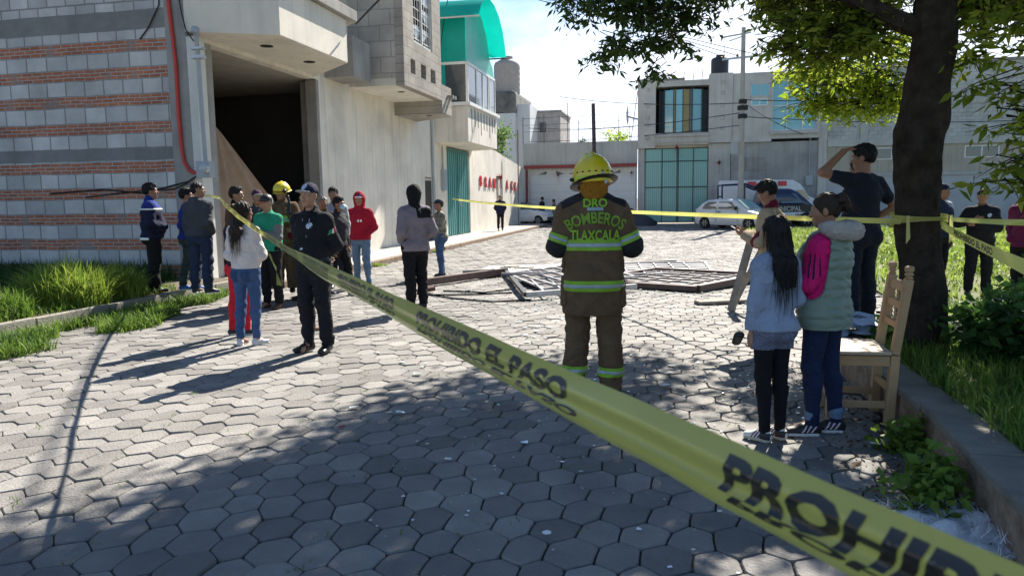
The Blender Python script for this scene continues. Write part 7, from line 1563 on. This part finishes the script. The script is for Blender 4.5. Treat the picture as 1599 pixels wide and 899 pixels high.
for k, mm in enumerate((mat('flag_green', (.03, .22, .08), .7), mwhite, mat('flag_red', (.5, .02, .03), .7))):
    part('sleeve_flag', [(Bound(fa, .006, slab(S_+(E_-S_)*.45, E_-S_, .05)+slab(S_+V3(0, .022-k*.024, 0), (0, 1, 0), .023)+[(S_+V3(-.02, 0, 0), (1, 0, 0))]), .007)], mm, p.root)
p.patch(cp_, star(.03), p.H_(0, .06, .09), mstar, 'cap_badge', direction=tuple(-(p.R@V3(0, 1, -.15))), off=.003)
part('belt', [(Bound(p.pf, .012, slab((0, 0, .985*h), (0, 0, 1), .05)), .009)], mboot, p.root)
# ---------------------------------------------------------------- women by the tape
mcream = cloth('cream_knit', (.62, .57, .56), .9, .06)
p = Fig((-2.97, 8.22), 18, 1.60, 'woman in a white jumper and blue jeans with long dark hair, back to the camera', fem=True, arms=('belly', 'fold'), yaw=-.55, build=1.0, feet=((-.08, -.04, 0), (.09, .05, 0)))
h = p.h; p.body(hs=(1, 1)); p.top('jumper', mcream, g=.028, hem=.955, loose=.02, disp=.009); p.pants(jeanb, g=.006, disp=.004, upto=.93, name='jeans', top=1.02); p.shoes(mat('shoe_white', (.55, .56, .58), .6), msole, toe=(-35, 15)); p.hair('long', 1)
for sg in (-1, 1): p.patch(p.root.children[-6] if 0 else [c for c in p.root.children if c.name.startswith('jeans')][0], [(-.052, .06), (-.048, -.05), (0, -.075), (.048, -.05), (.052, .06)], (sg*.075, 0, .86*h), cloth('jeans_pocket', (.03, .06, .14)), 'back_pocket', off=.004)
part('belt', [(Bound(p.pf, .005, slab((0, 0, .985*h), (0, 0, 1), .03)), .009)], cloth('jeans_pocket', (.03, .06, .14)), p.root)
p = Fig((-3.32, 8.85), 35, 1.57, 'woman in black top and red leggings mostly hidden behind the woman in white', fem=True, arms=('fold', 'fold'), feet=((-.1, 0, 0), (.09, .1, 0)), yaw=-.4, lod=1)
p.body(); p.top('jumper', cloth('plum_black', (.02, .012, .022)), g=.016, hem=.93); p.pants(cloth('red_leggings', (.55, .02, .035), .8, .06), g=.006, disp=.002, name='leggings'); p.shoes(mshoe, msole, toe=(10, 25)); p.hair('pony', 3)
# ---------------------------------------------------------------- on the verge
mroy = cloth('royal_blue', (.015, .035, .20)); mnv2 = cloth('jacket_navy', (.012, .016, .045))
p = Fig((-5.70, 11.75, .19), 62, 1.72, 'man in a blue and navy jacket standing alone by the brick wall, hands in pockets', arms=('belly', 'belly'), build=1.12, belly=.05, feet=((-.1, 0, 0), (.1, .03, 0)), lod=1)
h = p.h; p.body(); o = p.top('jacket', mnv2, g=.024, hem=.88, collar=.04, loose=.02, disp=.008)
part('blue_yoke', [(Bound(p.tf, .003, [((0, 0, 1.355*h), (0, 0, -1))]), .011)], mroy, p.root); part('white_stripe', [(Bound(p.tf, .006, slab((0, 0, 1.345*h), (0, 0, 1), .028)), .009)], mwhite, p.root)
p.pants(blk, g=.022, end=.07, disp=.009); p.shoes(mshoe); p.hair('short'); part('shirt_tail', [(Bound(p.pf, .012, [((0, 0, .86*h), (0, 0, -1)), ((0, 0, .90*h), (0, 0, 1)), ((0, -.05, 0), (0, 1, 0))]), .010)], mwhite, p.root)
mslate = cloth('slate', (.055, .06, .072))
p = Fig((-4.86, 11.55, .19), 22, 1.72, 'man in a slate grey hooded top and jeans, back turned, by the corner column', arms=('down', 'pocket'), build=1.16, yaw=-.75, feet=((-.12, 0, 0), (.13, .02, 0)), lod=1)
p.body(); p.top('hooded_top', mslate, g=.026, hem=.92, hood='down', loose=.025, disp=.008); p.pants(jeand, g=.018, end=.062, disp=.009, name='jeans'); p.shoes(mshoe, msole, toe=(-10, 20)); p.hair('buzz')
mcamo = mat('camouflage', (.045, .055, .03), .85, .3, 13, .2, 150, c2=(.28, .26, .20), detail=2); mcamod = mat('camouflage_dark', (.012, .02, .03), .85, .3, 10, .2, 150, c2=(.05, .07, .06), detail=2)
p = Fig((-5.22, 11.95, .19), 70, 1.64, 'person in dark camouflage trousers and blue shoes hidden behind the slate hooded man', arms=('pocket', 'pocket'), feet=((-.09, -.10, 0), (.09, .12, 0)), lod=1)
p.body(); p.top('top', mroy, g=.016, hem=.9); p.pants(mcamod, g=.016, end=.055); p.shoes(mat('shoe_blue', (.02, .10, .35), .5), msole); p.hair('short')
# ---------------------------------------------------------------- the knot of people at the doorway
mgrn = cloth('emerald', (.02, .26, .15)); mgry = cloth('mid_grey', (.16, .17, .17))
p = Fig((-3.62, 11.1), 208, 1.70, 'man in a green sweatshirt with grey sleeves and orange cap, looking at his hands', arms=('phone', 'phone'), pitch=-.30, yaw=-.15, build=1.2, belly=.07, feet=((-.11, 0, 0), (.12, .03, 0)), sk=1, lod=1)
h = p.h; p.body(curl=(.7, .7)); o = p.top('sweatshirt', mgrn, g=.022, hem=.90, collar=.01)
for i in (0, 1): fa = F(.03); p.arm(fa, i, .0225, 1); fa.disp = p.tf.disp; part('grey_sleeve', [(Bound(fa, .004, [(p.J['sh%d' % i]+(p.J['el%d' % i]-p.J['sh%d' % i])*.35, p.J['sh%d' % i]-p.J['el%d' % i])]), .009)], mgry, p.root)
p.patch(o, rect(.10, .09), (0, 0, 1.13*h), mgry, 'pocket_panel', direction=(0, -1, 0)); p.pants(blk, g=.018, end=.055); p.shoes(mat('shoe_brown', (.08, .04, .025), .6), None, toe=(-15, 15)); p.hair('buzz', 2); p.cap(mblack, mat('visor_orange', (.60, .16, .05), .7))
q = (p.J['wr0']+p.J['wr1'])/2; RZ = Matrix.Rotation(-R_(208), 4, 'Z'); o = MB().box(-.035, .035, -.07, .07, -.005, .005).build('phone', mblack, None, bevel=.003); o.location = Vector((-3.62, 11.1, 0))+RZ@Vector((q[0], q[1]+.09, q[2]+.04)); o.rotation_euler = (R_(35), 0, -R_(208)); tag(o, 'phone held by the man in the green sweatshirt', 'phone')
p = Fig((-4.22, 11.45, .11), 95, 1.72, 'man in a black jacket with white stripes behind the woman in white', arms=('down', 'down'), lod=1)
p.body(); o = p.top('jacket', blk, g=.022, hem=.9, collar=.04); p.pants(blk, g=.016); p.shoes(mshoe); p.hair('short')
for x_ in (-.05, .02): part('shoulder_stripe', [(Bound(p.tf, .005, slab((x_+.17, 0, 0), (1, 0, 0), .018)+[((0, 0, 1.38), (0, 0, -1))]), .008)], mwhite, p.root)
p = Fig((-4.05, 11.9, .11), 150, 1.68, 'man in a dark cap with a white front glimpsed at the doorway between two heads', arms=('pocket', 'pocket'), sk=1, lod=1)
p.body(); p.top('jacket', mslate, g=.02, hem=.9, collar=.03); p.pants(blk, g=.016); p.shoes(mshoe); p.hair('buzz'); p.cap(cloth('cap_plum', (.05, .02, .05)), mat('visor_white', (.6, .6, .6), .7))
p = Fig((-3.72, 12.1, .11), 165, 1.75, 'firefighter in the doorway wearing a yellow helmet and breathing gear', arms=('crossed', 'down'), build=1.15, yaw=-.5, lod=1)
h = p.h; p.xc = None; p.body(); o = p.top('coat', mturn, g=.034, hem=.82, collar=.05, disp=.009); p.pants(mturn, g=.028, end=.08); p.shoes(mboot, boot=True); hl = p.fire_helmet(mhel)
ft = F(.035); p.torso(ft, .036); band(p, ft, o, (0, 0, 1.22*h), (0, 0, 1), .09)
for i in (0, 1): fa = F(.03); p.arm(fa, i, .035, 1); band(p, fa, o, p.J['sh%d' % i]+(p.J['el%d' % i]-p.J['sh%d' % i])*.75, p.J['el%d' % i]-p.J['sh%d' % i], .07)
q = F(.012); q.chain([p.J['nk']+V3(-.10, .10, .10), p.J['nk']+V3(-.12, .13, -.02), p.J['nk']+V3(-.11, .17, -.16), p.J['nk']+V3(-.08, .16, -.3)], [.022]*4); part('air_hose', [(q, .008)], mblack, p.root); q = F(.012); q.e(p.H_(-.10, .07, .03), (.035, .045, .035)); part('mask_regulator', [(q, .007)], mblack, p.root)
mmar = cloth('maroon', (.16, .012, .03))
p = Fig((-3.30, 12.0), 195, 1.68, 'person in a maroon jumper and jeans behind the officer, holding something white', arms=('crossed', 'crossed'), build=1.1, feet=((-.1, 0, 0), (.14, .05, 0)), lod=1)
p.body(); p.top('jumper', mmar, g=.022, hem=.88); p.pants(jeand, g=.018, name='jeans'); p.shoes(mshoe, None, toe=(20, 40)); p.hair('short')
q = F(.02); q.e((-3.38, 11.68, 1.13), (.07, .05, .12)); q.disp = folds(.012, 4, 3); tag(part('plastic_bag', [(q, .009)], mwhite, None), 'white plastic bag held by the person in the maroon jumper', 'bag')
p = Fig((-3.16, 12.55, .11), 175, 1.56, 'grey haired person in a black top at the doorway edge behind the officer', arms=('pocket', 'pocket'), lod=1)
p.body(); p.top('jacket', blk, g=.02, hem=.9, collar=.02); p.pants(blk); p.shoes(mshoe); p.hair('buzz', 2)
p = Fig((-3.08, 12.95, .11), 185, 1.72, 'young man with short black hair looking over from the doorway edge', arms=('down', 'down'), lod=1, yaw=.2)
p.body(); p.top('shirt', mat('cloth_greywhite', (.36, .38, .42), .8), g=.018, hem=.9); p.pants(jeand, name='jeans'); p.shoes(mshoe); p.hair('short')
p = Fig((-2.92, 12.5), 112, 1.66, 'man in a pale blue face mask and dark jacket, one leg stepping forward', arms=('down', 'down'), feet=((-.08, .20, 0), (.09, -.2, .02)), lean=.04, lod=1, yaw=-.15)
h = p.h; p.body(); o = p.top('jacket', cloth('charcoal_jacket', (.03, .028, .035)), g=.022, hem=.9, collar=.04); p.pants(blk, g=.016, end=.055); p.shoes(mshoe, msole); p.hair('short')
q = F(.01); q.e(p.H_(0, .075, -.045), np.array((.058, .048, .052))*h, p.R.T); part('face_mask', [(q, .006)], mat('mask_blue', (.28, .52, .66), .7, .05), p.root)
# red hooded man
mrh = cloth('red_hoodie', (.36, .012, .030), .85, .08)
p = Fig((-2.79, 13.8), 196, 1.74, 'man in a red hooded top with the hood up over a white brimmed cap', arms=('pocket', 'down'), build=1.02, yaw=.35, feet=((-.1, 0, 0), (.12, .02, 0)), lod=1)
h = p.h; p.body()
def hoodup(f, s): f.e(s.H_(0, -.03, .02), np.array((.112, .125, .135))*s.h, s.R.T, k=.03); f.c(s.H_(0, -.03, -.06), s.J['nk']+V3(0, -.01, -.03)*s.h, .095*s.h, .10*s.h, k=.03)
def hoodtop(p, m_, g, hem, front=.12):
    f = F(.035); p.torso(f, g); h = p.h; f.t(p.J['pel'], V3(p.J['pel'][0], p.J['pel'][1], hem*h-.02), (.165*h*p.b+g, .12*h*p.b+g), (.166*h*p.b+g, .12*h*p.b+g), k=.03)
    for i in (0, 1): p.arm(f, i, g)
    hoodup(f, p); f.disp = folds(.006, p.seed); q = F(.02); q.e(p.H_(0, front, -.01), np.array((.068, .10, .10))*h, p.R.T); f.sub(q); f.cut((0, 0, hem*h), (0, 0, -1)); p.tf = f; return part('hooded_top', [(f, .011)], m_, p.root)
o = hoodtop(p, mrh, .024, .885); p.cap(mroy, mat('visor_white', (.6, .6, .6), .7)); p.pants(jeanl, g=.012, name='jeans', end=.05); p.shoes(mshoe)
for k in range(4): p.patch(o, star(.020, 6) if k > 1 else rect(.016, .020), (-.075+k*.05, 0, 1.24*h), mwhite if k < 2 else mblack, 'chest_print', direction=(0, -1, 0))
# the person in a black hood
p = Fig((-1.40, 10.78), -32, 1.80, 'person in a grey jacket with the black hood pulled up, back to the camera', arms=('pocket', 'pocket'), build=1.05, feet=((-.1, 0, 0), (.1, .03, 0)), yaw=.1, lod=1)
h = p.h; p.body(); mlil = cloth('lilac_grey', (.215, .185, .215)); o = p.top('jacket', mlil, g=.024, hem=.84, collar=.03, disp=.007)
part('black_shoulder_panel', [(Bound(p.tf, .004, [((0, 0, 1.30*h), (0, 0, -1)), ((-.02, 0, 0), (-1, 0, 0)), ((0, 0, 1.44*h), (0, 0, 1))]), .011)], blk, p.root)
f = F(.03); f.e(p.H_(0, -.02, .025), np.array((.102, .118, .122))*h, p.R.T); f.c(p.H_(0, -.02, -.05), p.J['nk']+V3(0, -.01, .0), .085*h, .085*h); f.disp = folds(.005, 3, 2); q = F(.02); q.e(p.H_(0, .13, .0), np.array((.07, .10, .10))*h, p.R.T); f.sub(q); part('hood', [(f, .009)], blk, p.root)
p.pants(blk, g=.020, end=.062, disp=.008); p.shoes(mshoe)
# the man in camouflage
p = Fig((-1.49, 15.38), 250, 1.60, 'man in a camouflage shirt and dark cap with folded arms beyond the debris', arms=('crossed', 'crossed'), build=1.12, belly=.05, lod=1, feet=((-.1, .04, 0), (.1, -.05, 0)))
p.body(); p.top('shirt', mcamo, g=.018, hem=.9); p.pants(jean, g=.014, name='jeans'); p.shoes(mshoe, None, toe=(-20, 20)); p.hair('buzz', 1); p.cap(cloth('cap_grey', (.03, .035, .05)))
# far ones
p = Fig((*W(.95, 21.2)[:2], .12), 172, 1.64, 'man all in black standing on the pavement near the lettered wall', arms=('pocket', 'pocket'), lod=2, build=1.05)
p.body(eyes=False); p.top('jacket', cloth('jacket_navy', (.012, .016, .045)), g=.03, hem=.84, collar=.04); p.pants(blk, g=.01); p.shoes(mshoe); p.hair('buzz', 2)
p = Fig((*W(1.15, 31.2)[:2], 0), 60, 1.66, 'person in a dark jacket walking behind the white car beyond the lettered wall', feet=((-.07, .28, 0), (.07, -.28, .03)), lean=.08, lod=2)
p.body(eyes=False); p.top('jacket', cloth('black_tee', (.014, .018, .028)), g=.02); p.pants(blk); p.shoes(mshoe); p.hair('short')
p = Fig((*W(1.9, 31.35)[:2], 0), 258, 1.52, 'woman in jeans walking left past the white garage door', fem=True, feet=((-.06, .24, 0), (.06, -.24, .02)), lean=.05, lod=2)
p.body(eyes=False); p.top('jumper', mlil, g=.015, hem=.92); p.pants(jeanl, name='jeans'); p.shoes(mshoe); p.hair('pony')
# right side
p = Fig((7.16, 11.3, .02), 200, 1.62, 'policeman in black with a cap, arms bent at his chest, standing in the grass', arms=('crossed', (V3(.33, .02, 1.19), V3(.16, .19, 1.25), (V3(-.8, .3, .2), V3(0, -1, 0)))), build=1.15, belly=.04, feet=((-.13, 0, 0), (.13, .03, 0)), lod=1, yaw=-.25, sk=0)
h = p.h; p.body(); o = p.top('uniform_jacket', muni, g=.022, hem=.90, collar=.02); p.pants(muni, g=.02, end=.06); p.shoes(mboot, boot=True, toe=(-15, 15)); p.hair('buzz'); p.cap(cloth('cap_black', (.015, .016, .025))); p.patch(o, star(.035), (-.08, 0, 1.33*h), mstar, 'star_badge', direction=(0, -1, 0)); part('belt', [(Bound(p.pf, .012, slab((0, 0, .975*h), (0, 0, 1), .05)), .011)], mboot, p.root)
p = Fig((6.72, 11.6, .03), 150, 1.70, 'officer half hidden behind the tree trunk with a pale blue and navy sleeve', arms=('down', 'down'), build=1.15, lod=1)
p.body(); p.top('jacket', cloth('patrol_shirt', (.02, .03, .06)), g=.02, hem=.9, collar=.03); part('pale_shoulder', [(Bound(p.tf, .004, [((0, 0, 1.22*p.h), (0, 0, -1)), ((-.12, 0, 0), (1, 0, 0))]), .011)], mat('patrol_pale', (.40, .48, .60), .8), p.root); p.pants(muni); p.shoes(mboot); p.hair('buzz'); p.cap(cloth('cap_navy', (.015, .02, .055)))
p = Fig((6.80, 9.75, .05), 240, 1.64, 'person in a plum coloured jumper and black trousers cut by the right edge', arms=('pocket', 'pocket'), build=1.05, lod=1)
p.body(); p.top('jumper', cloth('plum', (.13, .015, .06)), g=.022, hem=.88); p.pants(blk, g=.018); p.shoes(mshoe); p.hair('short')
